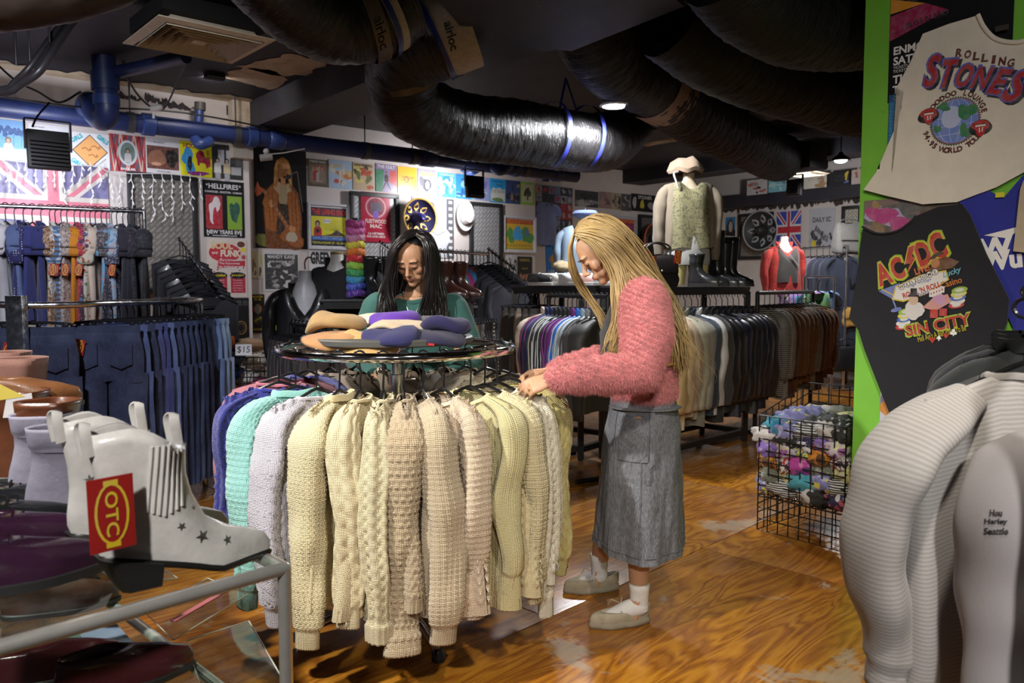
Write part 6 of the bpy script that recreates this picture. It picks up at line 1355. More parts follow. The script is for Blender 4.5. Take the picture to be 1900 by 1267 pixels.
# far chrome rail with coloured jackets
p0,p1=at(806,474,7.2),at(906,471,7.9);p0.z=p1.z=1.66;dr=p1-p0;rg_=math.atan2(dr.y,dr.x)
rail('clothes_rail','far chrome rail of coloured jackets below the white hat',p0,p1,0.014,CH)
FC=[((0.5,0.55,0.6),'white print'),((0.1,0.12,0.2),'slate'),((0.05,0.35,0.45),'teal'),((0.5,0.05,0.25),'hot pink'),((0.05,0.3,0.6),'sky blue'),((0.5,0.02,0.02),'scarlet'),((0.12,0.05,0.35),'violet'),((0.03,0.02,0.12),'navy'),((0.04,0.06,0.5),'cobalt'),((0.4,0.18,0.08),'tan'),((0.2,0.2,0.22),'grey marl'),((0.35,0.35,0.5),'lavender'),((0.05,0.05,0.07),'charcoal'),((0.03,0.03,0.05),'black')]
for i,(c,w_)in enumerate(FC):
    p=p0.lerp(p1,.03+i*.073);mt=fabric(c)
    garment(p,rg_-PI/2,f'{w_} jacket, {ORD[i]} from the left on the far chrome rail','jacket','jacket',[mt],'jackets on the far chrome rail',body=dict(sw=0.2,hw=0.22,L=0.62,th=0.035,res=0.035,fold=0.015,seed=i+3),sl=dict(L=0.56,r0=0.08,r1=0.05,out=0.03,res=0.035,cuff=0.0,seed=i),hl='black hanger on the far chrome rail',hg='hangers on the far chrome rail')
p0,p1=at(905,462,7.4),at(957,500,6.9)
wf=thing('slanted_arm','slanted chrome arm of dark dresses in front of the Regurgitator poster','rail',p0);m=MB();m.tube([Vector(),p1-p0],0.01,8);m.build('arm',CH,wf)
for i in range(8):
    p=p0.lerp(p1,.05+i*.125);c=[(0.022,0.022,0.032),(0.03,0.03,0.042),(0.018,0.018,0.024)][i%3]
    garment(p,-0.35,f'dark dress, {ORD[i]} down the slanted arm by the Regurgitator poster','dress','dark_dress',[fabric(c)],'dark dresses on the slanted arm',body=dict(sw=0.19,hw=0.26,L=0.95,th=0.05,res=0.04,fold=0.025,seed=i+7,dropf=0.12,slope=.5),sl=dict(L=0.45,r0=0.05,r1=0.04,out=0.02,res=0.04,cuff=0)if i%2 else None,hl='black hanger on the arm of dark dresses',hg='hangers on the arm of dark dresses')
# central black rack with shoes on top
frame_rack('black_rack','black square-tube rack with shoes on its shelf behind the tracksuit tops',[(0.02,6.5),(0.53,6.08),(0.95,6.62),(0.44,7.04)],1.31,0.045,BLACKMETAL())
for i in range(5):
    p=Vector((0.02,6.5,1.27)).lerp(Vector((0.28,6.29,1.27)),.12+i*.2);jeans(p,0.5,f'dark brown cord trousers, {ORD[i]} from the left under the shoe shelf',fabric([(0.03,0.02,0.014),(0.02,0.015,0.012),(0.16,0.12,0.09)][i%3]),i+90,0.42,1 if i==1 else 0,'trousers','trousers','cord trousers under the shoe shelf','black clip hanger under the shoe shelf','clip hangers under the shoe shelf',0.16,False)
p0,p1=at(1018,549,6.15),at(1128,548,5.45);p0.z=p1.z=1.275;dr=p1-p0;rg_=math.atan2(dr.y,dr.x)
rail('black_rail','black rail of striped tracksuit tops',p0,p1,0.016,BLACKMETAL())
TK=[((0.6,0.5,0.4),None,'cream lined'),((0.012,0.02,0.12),(0.4,0.04,0.12),'navy with a pink edge'),((0.014,0.02,0.11),None,'plain navy'),((0.012,0.013,0.02),(0.6,0.58,0.5),'black with cream stripes'),((0.012,0.013,0.02),(0.55,0.6,0.66),'black with pale blue stripes'),((0.01,0.012,0.018),(0.6,0.62,0.65),'black with white stripes'),((0.014,0.012,0.02),(0.35,0.04,0.4),'black with magenta stripes'),((0.16,0.02,0.22),(0.12,0.01,0.18),'purple'),((0.02,0.16,0.62),(0.6,0.62,0.68),'bright blue with white stripes'),((0.3,0.42,0.52),(0.55,0.58,0.6),'pale blue'),((0.22,0.23,0.26),(0.03,0.03,0.035),'silver grey'),((0.05,0.05,0.055),None,'charcoal'),((0.02,0.02,0.02),None,'black plain')]
for i,(c,sc,w_)in enumerate(TK):
    p=p0.lerp(p1,.04+i*.078);mt=fabric(c,0.6)
    garment(p,rg_+PI/2+0.12,f'{w_} tracksuit top, {ORD[i]} from the left on its black rail','tracksuit top','tracksuit_top',[mt],'tracksuit tops on the black rail',body=dict(sw=0.21,hw=0.23,L=0.66,th=0.04,res=0.03,fold=0.012,seed=i+11,slope=0.36),sl=dict(L=0.66,r0=0.085,r1=0.055,out=0.06,res=0.03,cuff=0.05,seed=i,flat=0.6),
            coll=(mt,dict(h=0.05,flare=0.004)),stripe=fabric(sc)if sc else None,hl='black hanger on the tracksuit rail',hg='hangers on the tracksuit rail')
# right hand black rack with coats
cA,cB=Vector((1.0,5.85,0)),Vector((2.02,6.85,0));q=Vector((-0.3,0.3,0))
frame_rack('black_rack','black square-tube rack of coats with bags and boots on its shelf',[cA,cB,cB+q,cA+q],1.30,0.045,BLACKMETAL())
CT=[((0.42,0.30,0.12),'mustard suede'),((0.45,0.33,0.19),'tan canvas'),((0.36,0.27,0.18),'camel'),((0.3,0.28,0.2),'khaki'),((0.2,0.19,0.15),'olive grey'),((0.02,0.03,0.05),'dark navy'),((0.5,0.5,0.5),'pale grey'),((0.02,0.018,0.016),'black brown'),((0.012,0.012,0.014),'black leather'),((0.014,0.013,0.014),'black biker leather'),((0.012,0.012,0.03),'midnight leather'),((0.012,0.012,0.012),'black nappa'),((0.016,0.016,0.02),'black long leather'),((0.013,0.013,0.02),'black zip leather'),((0.014,0.014,0.022),'black shiny leather'),((0.02,0.016,0.014),'black worn leather')]
dr=cB-cA;rg_=math.atan2(dr.y,dr.x)
for i,(c,w_)in enumerate(CT):
    p=cA.lerp(cB,.02+i*.063)+Vector((0,0,1.265));mt=leather(c,0.38)if i>7 else fabric(c,0.8)
    garment(p,rg_-PI/2,f'{w_} coat, {ORD[i]} from the left on the right hand black rack','coat','coat',[mt],'coats on the right hand black rack',body=dict(sw=0.22,hw=0.25,L=0.8+0.05*math.sin(i*2),th=0.045,res=0.03,fold=0.016,seed=i+17),sl=dict(L=0.66,r0=0.09,r1=0.06,out=0.045,res=0.03,cuff=0,seed=i,flat=0.6),coll=(mt,dict(h=0.05,flare=0.012)),
            hl='black hanger on the coat rack',hg='hangers on the coat rack',tagp=(0.27,0,-0.35)if i==0 else None,tagrot=PI/2)
# animal prints beyond
p0,p1=Vector((2.2,7.15,1.285)),Vector((3.15,8.35,1.285));dr=p1-p0;rg_=math.atan2(dr.y,dr.x)
rail('black_rail','black rail of animal print clothes beyond the coats',p0,p1,0.018,BLACKMETAL())
LP=[printed('leopard',((0.3,0.27,0.22),(0.03,0.025,0.02)),60.0),printed('leopard',((0.22,0.08,0.02),(0.015,0.008,0.005)),55.0),printed('leopard',((0.26,0.11,0.03),(0.02,0.01,0.005)),75.0),printed('stripes',((0.3,0.26,0.22),(0.02,0.02,0.02)),18.0),fabric((0.1,0.035,0.012))]
for i in range(12):
    p=p0.lerp(p1,.03+i*.083);mt=LP[(3,0,4,1,2,1,2,0,4,1,2,1)[i]]
    garment(p,rg_-PI/2,f'{("zebra striped", "grey leopard print", "rust brown", "dark leopard print", "tawny leopard print")[(3, 0, 4, 1, 2, 1, 2, 0, 4, 1, 2, 1)[i] - 3 if (3, 0, 4, 1, 2, 1, 2, 0, 4, 1, 2, 1)[i] >= 3 and False else {3: 0, 0: 1, 4: 2, 1: 3, 2: 4}[(3, 0, 4, 1, 2, 1, 2, 0, 4, 1, 2, 1)[i]]]} top, {ORD[i]} along the animal print rail','top','animal_print_blouse',[mt],'animal print tops',body=dict(sw=0.2,hw=0.24,L=0.78+0.06*math.sin(i),th=0.045,res=0.04,fold=0.018,seed=i+23),sl=dict(L=0.6,r0=0.085,r1=0.06,out=0.04,res=0.04,cuff=0,seed=i),hl='black hanger on the animal print rail',hg='hangers on the animal print rail')
# dresses at the end
p=at(1512,517,8.6);dA,dB=p,at(1540,512,8.9)
st_=rail('dress_stand','slim chrome stand of summer dresses',Vector((p.x-.12,p.y-.02,p.z+.02)),Vector((dB.x+.05,dB.y,p.z+.02)),0.012,CH)
DR=[(at(1500,519,8.8),printed('tie',((0.08,0.3,0.5),(0.3,0.1,0.4),(0.5,0.55,0.6)),30.0),0.62,True,'blue tie-dyed dress left of the lime one'),(at(1518,521,8.55),printed('tie',((0.35,0.55,0.08),(0.15,0.5,0.35),(0.6,0.65,0.2)),22.0,4.0),0.78,False,'lime green floaty dress on the chrome stand'),(at(1535,519,8.9),printed('tie',((0.04,0.1,0.4),(0.3,0.4,0.6)),40.0,3.0),0.8,True,'blue and white printed dress behind the lime one')]
for i,(pp0,mt,L_,slv,lb)in enumerate(DR):garment(pp0,0.15+.3*i,lb,'dress','summer_dress',[mt],'summer dresses',body=dict(sw=0.15,hw=0.24,L=L_,th=0.07,res=0.03,fold=0.03,seed=i+4,dropf=0.15,slope=0.2),sl=dict(L=0.2,r0=0.08,r1=0.08,res=0.04,cuff=0)if slv else None,hl='pale hanger on the dress stand',hg='hangers on the dress stand')
# far right rail of dark clothes
p0,p1=at(1478,461,11.2),at(1572,461,10.2);p0.z=p1.z=1.86;dr=p1-p0;rg_=math.atan2(dr.y,dr.x)
rail('clothes_rail','far rail of mixed clothes against the right wall',p0,p1,0.014,CH)
FR=[('purple',printed('floral',((0.15,0.05,0.2),(0.3,0.3,0.4)),30.0)),('green floral',printed('floral',((0.3,0.45,0.2),(0.5,0.2,0.4),(0.2,0.3,0.2)),25.0)),('grey green',fabric((0.16,0.18,0.16))),('lilac',fabric((0.22,0.18,0.26))),('mauve grey',fabric((0.14,0.12,0.15))),('navy',fabric((0.02,0.025,0.05))),('long navy',fabric((0.018,0.022,0.045))),('dark navy',fabric((0.015,0.02,0.04)))]
for i,(w_,mt)in enumerate(FR):garment(p0.lerp(p1,.05+i*.125),rg_+PI/2-.3,f'{w_} garment, {ORD[i]} from the left on the far rail by the right wall','garment','hanging_garment',[mt],'garments on the far right rail',body=dict(sw=0.2,hw=0.24,L=0.75 if i<5 else 1.15,th=0.05,res=0.05,fold=0.02,seed=i+9),sl=dict(L=0.5,r0=0.08,r1=0.06,res=0.05,cuff=0),hl='black hanger on the far right rail',hg='hangers on the far right rail')
# ------------------------------------------------------------------ people
from mathutils.bvhtree import BVHTree
def remesh(mb,voxel,smooth=4,fac=0.5,adapt=0.0):
    me=bpy.data.meshes.new('r');me.from_pydata([tuple(p)for p in mb.v],[],mb.f);me.update()
    o=bpy.data.objects.new('r',me);COL.objects.link(o)
    r=o.modifiers.new('r','REMESH');r.mode='VOXEL';r.voxel_size=voxel;r.adaptivity=adapt
    if smooth:s=o.modifiers.new('s','SMOOTH');s.factor=fac;s.iterations=smooth
    dg=bpy.context.evaluated_depsgraph_get();out=bpy.data.meshes.new_from_object(o.evaluated_get(dg));bpy.data.objects.remove(o);bpy.data.meshes.remove(me)
    out.polygons.foreach_set('use_smooth',[True]*len(out.polygons));return out
def etube(mb,pts,rx,ry,n=18,up=None):
    """closed tube with elliptical sections: rx across (perp to up), ry along up"""
    P=[Vector(p)for p in pts];N=len(P);V_=[];up=Vector(up)if up is not None else Vector((0,1,0))
    for i,p in enumerate(P):
        t=(P[min(i+1,N-1)]-P[max(i-1,0)]).normalized();b=(up-t*up.dot(t)).normalized();a=t.cross(b)
        for k in range(n):th=2*PI*k/n;V_.append(p+a*(math.cos(th)*rx[i])+b*(math.sin(th)*ry[i]))
    F_=[(i*n+k,i*n+(k+1)%n,(i+1)*n+(k+1)%n,(i+1)*n+k)for i in range(N-1)for k in range(n)]+[tuple(range(n))[::-1],tuple((N-1)*n+k for k in range(n))]
    mb.add(V_,F_)
def cap_tube(mb,pts,r,n=12):
    pts=[Vector(p)for p in pts];mb.tube(pts,r,n);r_=r if isinstance(r,(list,tuple))else[r]*len(pts)
    mb.ell(pts[0],r_[0],10,6);mb.ell(pts[-1],r_[-1],10,6)
def head_parts(mb,X):
    """X maps head-local (face -y, up +z) to body space: (R, loc)"""
    R,loc=X;e=lambda c,r:mb.ell(loc+R@Vector(c),r,20,14,R)
    e((0,.018,.036),(.074,.094,.088));e((0,-.02,.02),(.068,.072,.085));e((0,-.025,-.045),(.054,.058,.062));e((0,-.068,-.093),(.022,.02,.018));e((0,-.03,-.075),(.045,.05,.035))
    for s in(-1,1):
        e((s*.041,-.056,-.022),(.023,.026,.026));e((s*.028,-.083,.026),(.024,.012,.009));e((s*.030,-.0775,.003),(.0165,.0145,.0115));e((s*.075,.012,-.006),(.008,.02,.032));e((s*.010,-.098,-.036),(.0085,.010,.0075));e((s*.03,-.05,-.062),(.02,.025,.022))
    for t in np.linspace(0,1,9):e((0,lerp(-.084,-.112,t**1.3),lerp(.02,-.030,t)),(lerp(.0075,.0105,t),.0105,.0095))
    e((0,-.0885,-.0575),(.021,.0105,.0052));e((0,-.0875,-.0668),(.019,.0105,.0058));e((0,-.074,-.062),(.027,.0145,.022))
def hand_parts(mb,wrist,D,Nn,S,curl=(.5,.6,.4),spread=.05,scale=1.0,thumb=(.55,.5,-.25),lens=(.072,.08,.074,.058),extra=(0,0,0,0)):
    D,Nn=Vector(D).normalized(),Vector(Nn).normalized();Nn=(Nn-D*Nn.dot(D)).normalized();S=Vector(S);S=(S-D*S.dot(D)-Nn*S.dot(Nn)).normalized();w=Vector(wrist);k=scale;tips=[]
    etube(mb,[w-D*.03*k,w,w+D*.03*k,w+D*.06*k,w+D*.088*k],[.023*k,.024*k,.033*k,.039*k,.037*k],[.017*k,.016*k,.015*k,.013*k,.0105*k],16,Nn)
    for i,off in enumerate((.029,.010,-.0095,-.028)):
        base=w+D*((.082-.004*abs(i-1))*k)+S*(off*k);d=(D+S*(off*spread*40*.3)).normalized();L=lens[i]*k;seg=(.46,.30,.24);P=[base-d*.02*k,base];dd=d.copy();q=base.copy()
        for j in range(3):
            a=curl[j]+extra[i]*.5;ax=S.normalized();dd=(Matrix.Rotation(a,3,-ax.cross(Vector((0,0,0)))if False else ax)@dd);
            if dd.dot(Nn)>(P[-1]-P[-2]).normalized().dot(Nn)+1e-6:dd=Matrix.Rotation(-2*a,3,ax)@dd
            q=q+dd*(L*seg[j]);P.append(q.copy())
        rr_=[.0095*k,.0092*k,.0082*k,.0075*k,.0064*k];cap_tube(mb,P,rr_,12);tips.append(P)
    b=w+D*.022*k+S*.02*k;t1=(D*thumb[0]+S*thumb[1]+Nn*thumb[2]).normalized();t2=(t1+D*.5-Nn*.25).normalized();P=[b,b+t1*.038*k,b+t1*.038*k+t2*.032*k,b+t1*.038*k+t2*.058*k];cap_tube(mb,P,[.014*k,.0115*k,.0098*k,.0075*k],12);tips.append(P)
    return tips
@cached
def skin_mat():
    b=NB('skin');a=b.n('ShaderNodeVertexColor',layer_name='Col');nz=b.noise(60,3,0.6,b.obj());n2=b.noise(420,2,0.5,b.obj())
    b.set(color=b.mix(b.ramp(nz.outputs[0],[(0.4,(0,0,0)),(0.8,(0.12,0.12,0.12))]).outputs[0],a.outputs[0],(0.5,0.2,0.13)),rough=0.48,sss=0.08,normal=b.bump(n2.outputs[0],0.08,0.001));b.b.inputs['Subsurface Radius'].default_value=(0.012,0.005,0.003);return b.m
@cached
def hair_mat(c1,c2,rough=0.35,streak=60.0):
    b=NB('hair');uv=b.n('ShaderNodeUVMap',uv_map='UVMap').outputs[0];mp=b.n('ShaderNodeMapping',{'Vector':uv,'Scale':(streak,1.2,1)}).outputs[0];nz=b.noise(3,3,0.6,mp);n2=b.noise(5,3,0.6,b.obj())
    s=b.n('ShaderNodeMath',{0:nz.outputs[0],1:n2.outputs[0]},operation='ADD');s2=b.n('ShaderNodeMath',{0:s,1:0.5},operation='MULTIPLY')
    b.set(color=b.ramp(s2,[(0.36,c1),(0.62,c2)]),rough=rough,spec=0.55,normal=b.bump(nz.outputs[0],0.35,0.002));b.b.inputs['Anisotropic'].default_value=0.5;return b.m
def strands(name,guides,n,mat,parent,org,rad=(.003,.006),jit=.01,seed=0,taper=.25,sm=6,sides=5,wave=.006,flat=.55,endj=.03):
    """locks interpolated between guide curves (each a list of points)"""
    rng=random.Random(seed);G=[np.array([tuple(p)for p in spline(g,sm)])for g in guides];K_=len(G[0]);V_=[];F_=[];UV=[];base=0
    for i in range(n):
        u=rng.random()*(len(G)-1);a=int(min(u,len(G)-1.0001));f=u-a;C=G[a]*(1-f)+G[a+1]*f;t=np.linspace(0,1,K_)
        j=np.array([rng.gauss(0,1)*jit for _ in range(3)]);j2=np.array([rng.gauss(0,1)*endj for _ in range(3)]);ph=rng.random()*6.28;wl=rng.uniform(1.5,4.0);cut=rng.uniform(.82,1.0);m_=max(4,int(K_*cut))
        C=C+j[None,:]*np.minimum(1,t[:,None]*3+.25)+j2[None,:]*(t[:,None]**2)+wave*np.stack([np.sin(t*6.28*wl+ph),np.cos(t*6.28*wl*.8+ph),0*t],-1)*t[:,None]
        C=C[:m_];T=np.gradient(C,axis=0);T/=np.linalg.norm(T,axis=1,keepdims=True)+1e-9;ref=np.array([0.25,-1.0,0.15]);A_=np.cross(T,ref);A_/=np.linalg.norm(A_,axis=1,keepdims=True)+1e-9;B_=np.cross(A_,T)
        r=rng.uniform(*rad)*np.interp(np.linspace(0,1,m_),[0,.12,.6,1],[.7,1,.9,taper]);th=np.linspace(0,2*PI,sides+1)[:-1]
        ring=C[:,None,:]+A_[:,None,:]*(np.cos(th)[None,:,None]*r[:,None,None])+B_[:,None,:]*(np.sin(th)[None,:,None]*r[:,None,None]*flat)
        V_.append(ring.reshape(-1,3));F_.append(grid_faces(m_,sides,True)+base);base+=m_*sides;UV.append(np.stack(np.broadcast_arrays((i*.37)+th[None,:]/6.28*.05,t[:m_,None]*.5),-1).reshape(-1,2))
    V_=np.concatenate(V_)-np.array(tuple(org));o=mobj(name,mesh_from(name,V_,np.concatenate(F_),mat,True,np.concatenate(UV),angle=180),parent);o['kind']='stuff';return o
def fur(name,me,n,length,mat,parent,seed=0,droop=.5,ribs=None,width=.0016):
    """short fibres standing off a surface"""
    rng=np.random.default_rng(seed);me.calc_loop_triangles();nt=len(me.loop_triangles);tri=np.zeros(nt*3,dtype=np.int32);me.loop_triangles.foreach_get('vertices',tri);tri=tri.reshape(-1,3)
    co=np.zeros(len(me.vertices)*3,dtype=np.float32);me.vertices.foreach_get('co',co);co=co.reshape(-1,3);a,b,c=co[tri[:,0]],co[tri[:,1]],co[tri[:,2]];nr=np.cross(b-a,c-a);ar=np.linalg.norm(nr,axis=1);nr/=ar[:,None]+1e-12
    k=rng.choice(nt,n,p=ar/ar.sum());r1,r2=np.sqrt(rng.random(n)),rng.random(n);p=a[k]*(1-r1)[:,None]+b[k]*(r1*(1-r2))[:,None]+c[k]*(r1*r2)[:,None];nn=nr[k]
    d=nn+rng.normal(0,.35,(n,3))+np.array([0,0,-droop]);d/=np.linalg.norm(d,axis=1,keepdims=True);L=length*rng.uniform(.5,1.2,n);side=np.cross(d,rng.normal(0,1,(n,3)));side/=np.linalg.norm(side,axis=1,keepdims=True)
    V_=np.stack([p-side*width,p+side*width,p+d*L[:,None]+np.array([0,0,-.25])[None,:]*L[:,None]],1).reshape(-1,3);o=mobj(name,mesh_from(name,V_,np.arange(n*3).reshape(-1,3),mat,False),parent);o['kind']='stuff';return o
def color_skin(me,base,X,marks):
    R,loc=X;Ri=R.inverted();co=np.zeros(len(me.vertices)*3,dtype=np.float32);me.vertices.foreach_get('co',co);co=co.reshape(-1,3);L=(co-np.array(tuple(loc)))@np.array(Ri).T;col=np.ones((len(co),4),dtype=np.float32);col[:,:3]=base
    for c,r,rgb,st in marks:
        d=np.sqrt((((L-np.array(c))/np.array(r))**2).sum(1));w=np.clip(1.4-d,0,1)[:,None]*st;w=np.minimum(w,1);col[:,:3]=col[:,:3]*(1-w)+np.array(rgb)*w
    ca=me.color_attributes.new('Col','FLOAT_COLOR','POINT');ca.data.foreach_set('color',col.ravel())
def face_marks(lip,blush):return[((0,-.097,-.0575),(.019,.02,.0048),lip,.9),((0,-.096,-.0668),(.017,.02,.0056),lip,.9),((0,-.097,-.062),(.017,.02,.0012),mulc(lip,.4),.9),((-.044,-.07,-.028),(.018,.03,.016),blush,.3),((.044,-.07,-.028),(.018,.03,.016),blush,.3),((.009,-.104,-.0425),(.0035,.01,.0022),mulc(lip,.5),.5),((-.009,-.104,-.0425),(.0035,.01,.0022),mulc(lip,.5),.5),((.03,-.09,.003),(.017,.02,.009),mulc(blush,.75),.35),((-.03,-.09,.003),(.017,.02,.009),mulc(blush,.75),.35)]
def face_lines(me,X,parent,hairc,sides=(-1,1)):
    """lash lines and eyebrows laid on the face"""
    R,loc=X;bv=BVHTree.FromPolygons([v.co.copy()for v in me.vertices],[tuple(p.vertices)for p in me.polygons])
    def pr(x,z,off=.0012):
        o=loc+R@Vector((x,-.25,z));h=bv.ray_cast(o,R@Vector((0,1,0)));return(h[0]if h[0]is not None else o)-(R@Vector((0,1,0)))*off
    dark=plain(hairc,0.5)
    for s in sides:
        m=MB();m.tube([pr(s*(.016+.029*t),-.0035-.0045*math.sin(PI*t))for t in np.linspace(0,1,12)],[.0006+.0013*math.sin(PI*(t*.8+.15))for t in np.linspace(0,1,12)],6);m.build('eyelashes',plain((0.01,0.008,0.008),0.5),parent)
        m=MB();m.tube([pr(s*(.013+.038*t),.0225+.008*math.sin(PI*t*.75)-.004*t,.0006)for t in np.linspace(0,1,14)],[.0012+.0026*math.sin(PI*min(1,t*.75+.2))for t in np.linspace(0,1,14)],6,flat=.6);m.build('eyebrow',dark,parent)
def frame_from(F,up):
    """rotation: local -y -> F, local z ~ up"""
    F=Vector(F).normalized();Z=Vector(up);Z=(Z-F*Z.dot(F)).normalized();Y=-F;Xx=Y.cross(Z);return Matrix((Xx,Y,Z)).transposed()

# ---- blonde woman in the pink cardigan --------------------------------------------------
wp_=thing('person','person in a fluffy pink cardigan and grey denim skirt touching a jumper','person',(0.45,3.2,0));O=wp_.location.copy()
A3=lambda px,py,Y:at(px,py,Y)-O
HR=frame_from((-.775,-.06,-.63),(-.6,0,.8));HX=(HR,A3(1117,467,3.2));b=MB();head_parts(b,HX)
hip=A3(1192,745,3.2);chest=A3(1182,620,3.2);nb=A3(1163,535,3.2)
etube(b,[HX[1]+HR@Vector((0,.03,-.03)),HX[1]+HR@Vector((0,.05,-.09)),nb,nb+Vector((.02,0,-.05))],[.05,.05,.054,.07],[.052,.052,.055,.09],18)
etube(b,[nb+Vector((.01,0,-.02)),A3(1180,580,3.2),chest,A3(1188,690,3.2),hip,A3(1190,800,3.2)],[.07,.085,.098,.09,.105,.1],[.1,.165,.15,.125,.15,.15],24)
Ls,Le,Lw=A3(1196,566,3.04),A3(1183,688,2.92),A3(1026,702,2.82);Rs,Re,Rw=A3(1172,575,3.37),A3(1148,662,3.38),A3(1020,690,3.1)
cap_tube(b,[Ls,Le,Lw],[.05,.04,.025]);cap_tube(b,[Rs,Re,Rw],[.05,.04,.025])
tipsL=hand_parts(b,Lw,(-.93,.02,-.34),(-.36,-.72,.6),(0,.6,.8),(.25,.55,.35),.09,.97,thumb=(.7,.35,-.5),extra=(-.1,.05,.25,.45));hand_parts(b,Rw+Vector((-.005,0,0)),(-1,-.15,-.05),(-.1,.35,.93),(0,-.93,.35),(.5,.7,.5),.04,.97,thumb=(.8,.3,-.4))
Lk,La=A3(1182,905,3.12),A3(1186,1108,3.1);Rk,Ra=A3(1135,890,3.38),A3(1112,1050,3.44)
cap_tube(b,[A3(1190,790,3.11),Lk,Lk.lerp(La,.3),La+Vector((0,0,.02))],[.085,.055,.054,.036],16);cap_tube(b,[A3(1185,790,3.3),Rk,Rk.lerp(Ra,.3),Ra+Vector((0,0,.02))],[.085,.055,.054,.036],16)
cap_tube(b,[La,A3(1170,1150,3.1),A3(1110,1158,3.08)],[.035,.032,.022]);cap_tube(b,[Ra,A3(1105,1085,3.44),A3(1060,1085,3.44)],[.035,.032,.022])
bme=remesh(b,0.0042,5);bme.materials.append(skin_mat());color_skin(bme,(0.52,0.29,0.17),HX,face_marks((0.40,0.13,0.11),(0.5,0.22,0.14)));bo=mobj('body',bme,wp_);face_lines(bme,HX,wp_,(0.12,0.07,0.03),(1,-1))
# ring on the finger
ft=tipsL[2];c_=ft[1].lerp(ft[2],.55);m=MB();ax=(ft[2]-ft[1]).normalized();e1=ax.orthogonal().normalized();e2=ax.cross(e1);m.tube([c_+(e1*math.cos(a)+e2*math.sin(a))*.0095 for a in np.linspace(0,2*PI,17)[:-1]],.0016,6,closed=True);m.ell(c_+Vector((-.004,-.009,.004)),.0035,8,6);m.build('finger_ring',plain((0.7,0.5,0.2),0.2,1.0),wp_)
# cardigan
cg=MB();E=A3
etube(cg,[nb+Vector((.045,0,.0)),E(1188,560,3.2),E(1186,600,3.2),E(1188,660,3.2),E(1194,705,3.2),E(1196,738,3.2),E(1196,741,3.2)],[.05,.1,.125,.135,.132,.128,.1],[.09,.165,.19,.18,.165,.165,.14],28)
cap_tube(cg,[Ls+Vector((.0,.03,.01)),Ls.lerp(Le,.5)+Vector((.02,-.01,0)),Le+Vector((.0,-.02,-.005)),Le.lerp(Lw,.35),Le.lerp(Lw,.7),Lw+Vector((.03,0,.0)),Lw+Vector((.008,0,.002))],[.098,.096,.084,.07,.058,.047,.04],16)
cap_tube(cg,[Rs+Vector((0,-.03,.01)),Rs.lerp(Re,.5),Re,Re.lerp(Rw,.45),Re.lerp(Rw,.8),Rw+Vector((.025,0,0))],[.085,.08,.07,.06,.05,.042],16)
cme=remesh(cg,0.009,6)
co=np.zeros(len(cme.vertices)*3,dtype=np.float32);cme.vertices.foreach_get('co',co);co=co.reshape(-1,3);nr=np.zeros_like(co).ravel();cme.vertices.foreach_get('normal',nr);nr=nr.reshape(-1,3)
ribs=.0045*np.sin(2*PI*(co[:,2]*.9+co[:,0]*.35)/.020+1.5*np.sin(co[:,0]*20)+np.sin(co[:,1]*25));co2=co+nr*ribs[:,None];cme.vertices.foreach_set('co',co2.astype(np.float32).ravel());cme.update()
PINKC=(0.62,0.20,0.21)
@cached
def fluff(color):
    b=NB('fluffy_yarn');nz=b.noise(30,3,0.6,b.obj());b.set(color=b.ramp(nz.outputs[0],[(0.3,mulc(color,0.8)),(0.7,mulc(color,1.12))]),rough=1.0,sheen=0.6);return b.m
cme.materials.append(fluff(PINKC));cdg=mobj('cardigan',cme,wp_);fur('fluff',cme,190000,.014,fluff((0.68,0.24,0.25)),cdg,3,.25,width=.00065)
# dark top seen at the open front
m=MB();etube(m,[E(1150,560,3.2),E(1135,620,3.2),E(1136,700,3.2)],[.03,.05,.04],[.07,.09,.08],16);m.build('dark_top',fabric((0.03,0.03,0.032)),wp_)
# belt strap and shop bag strap
m=MB();m.tube(spline([E(1228,679,3.02),E(1240,677,3.03),E(1258,672,3.08),E(1262,668,3.15)],5),.006,8);m.build('tan_strap',leather((0.3,0.16,0.05)),wp_)
# denim skirt
def skirt_grid():
    Nr,M=60,90;t=np.linspace(0,1,Nr+1);a=np.linspace(0,2*PI,M+1);T,A_=np.meshgrid(t,a,indexing='ij');zt,zb=float(hip.z+.02),float(A3(1200,1028,3.08).z)
    cx=np.interp(T,[0,.25,1],[hip.x+.005,hip.x,hip.x-.005]);rx=np.interp(T,[0,.2,1],[.128,.15,.172]);ry=np.interp(T,[0,.2,1],[.15,.18,.215]);fo=.010*T*np.sin(A_*7+1.2*np.sin(T*3))+.012*T**2*np.sin(A_*4+2)+.003*np.sin(A_*23+T*9)*T+.004*np.sin(T*16+A_*5)*(1-T)
    X=cx+(rx+fo)*np.sign(np.cos(A_))*np.abs(np.cos(A_))**.9;Y=.0+(ry+fo)*np.sin(A_)+.06*T*np.cos(A_)*0;Z=zt+(zb-zt)*T+.02*T*np.sin(A_)*0.6
    return np.stack([X,Y,Z],-1),np.stack([A_*.16,T*.65],-1)
@cached
def grey_denim():
    b=NB('grey_denim');o=b.obj();st=b.noise(60,3,0.65,b.obj((7,7,0.6)));nz=b.noise(5,4,0.6,o);wr=b.noise(9,3,0.6,o,1.5);c=b.ramp(st.outputs[0],[(0.35,(0.065,0.07,0.08)),(0.65,(0.23,0.24,0.27))])
    b.set(color=b.mix(b.ramp(nz.outputs[0],[(0.4,(0,0,0)),(0.7,(0.4,0.4,0.4))]).outputs[0],c.outputs[0],(0.13,0.14,0.16)),rough=0.85,normal=b.bump(wr.outputs[0],0.45,0.02,b.bump(st.outputs[0],0.15,0.002)));return b.m
SP=skirt_grid();sko=mobj('skirt',gmesh('skirt',SP,grey_denim()),wp_);SPg=SP[0]
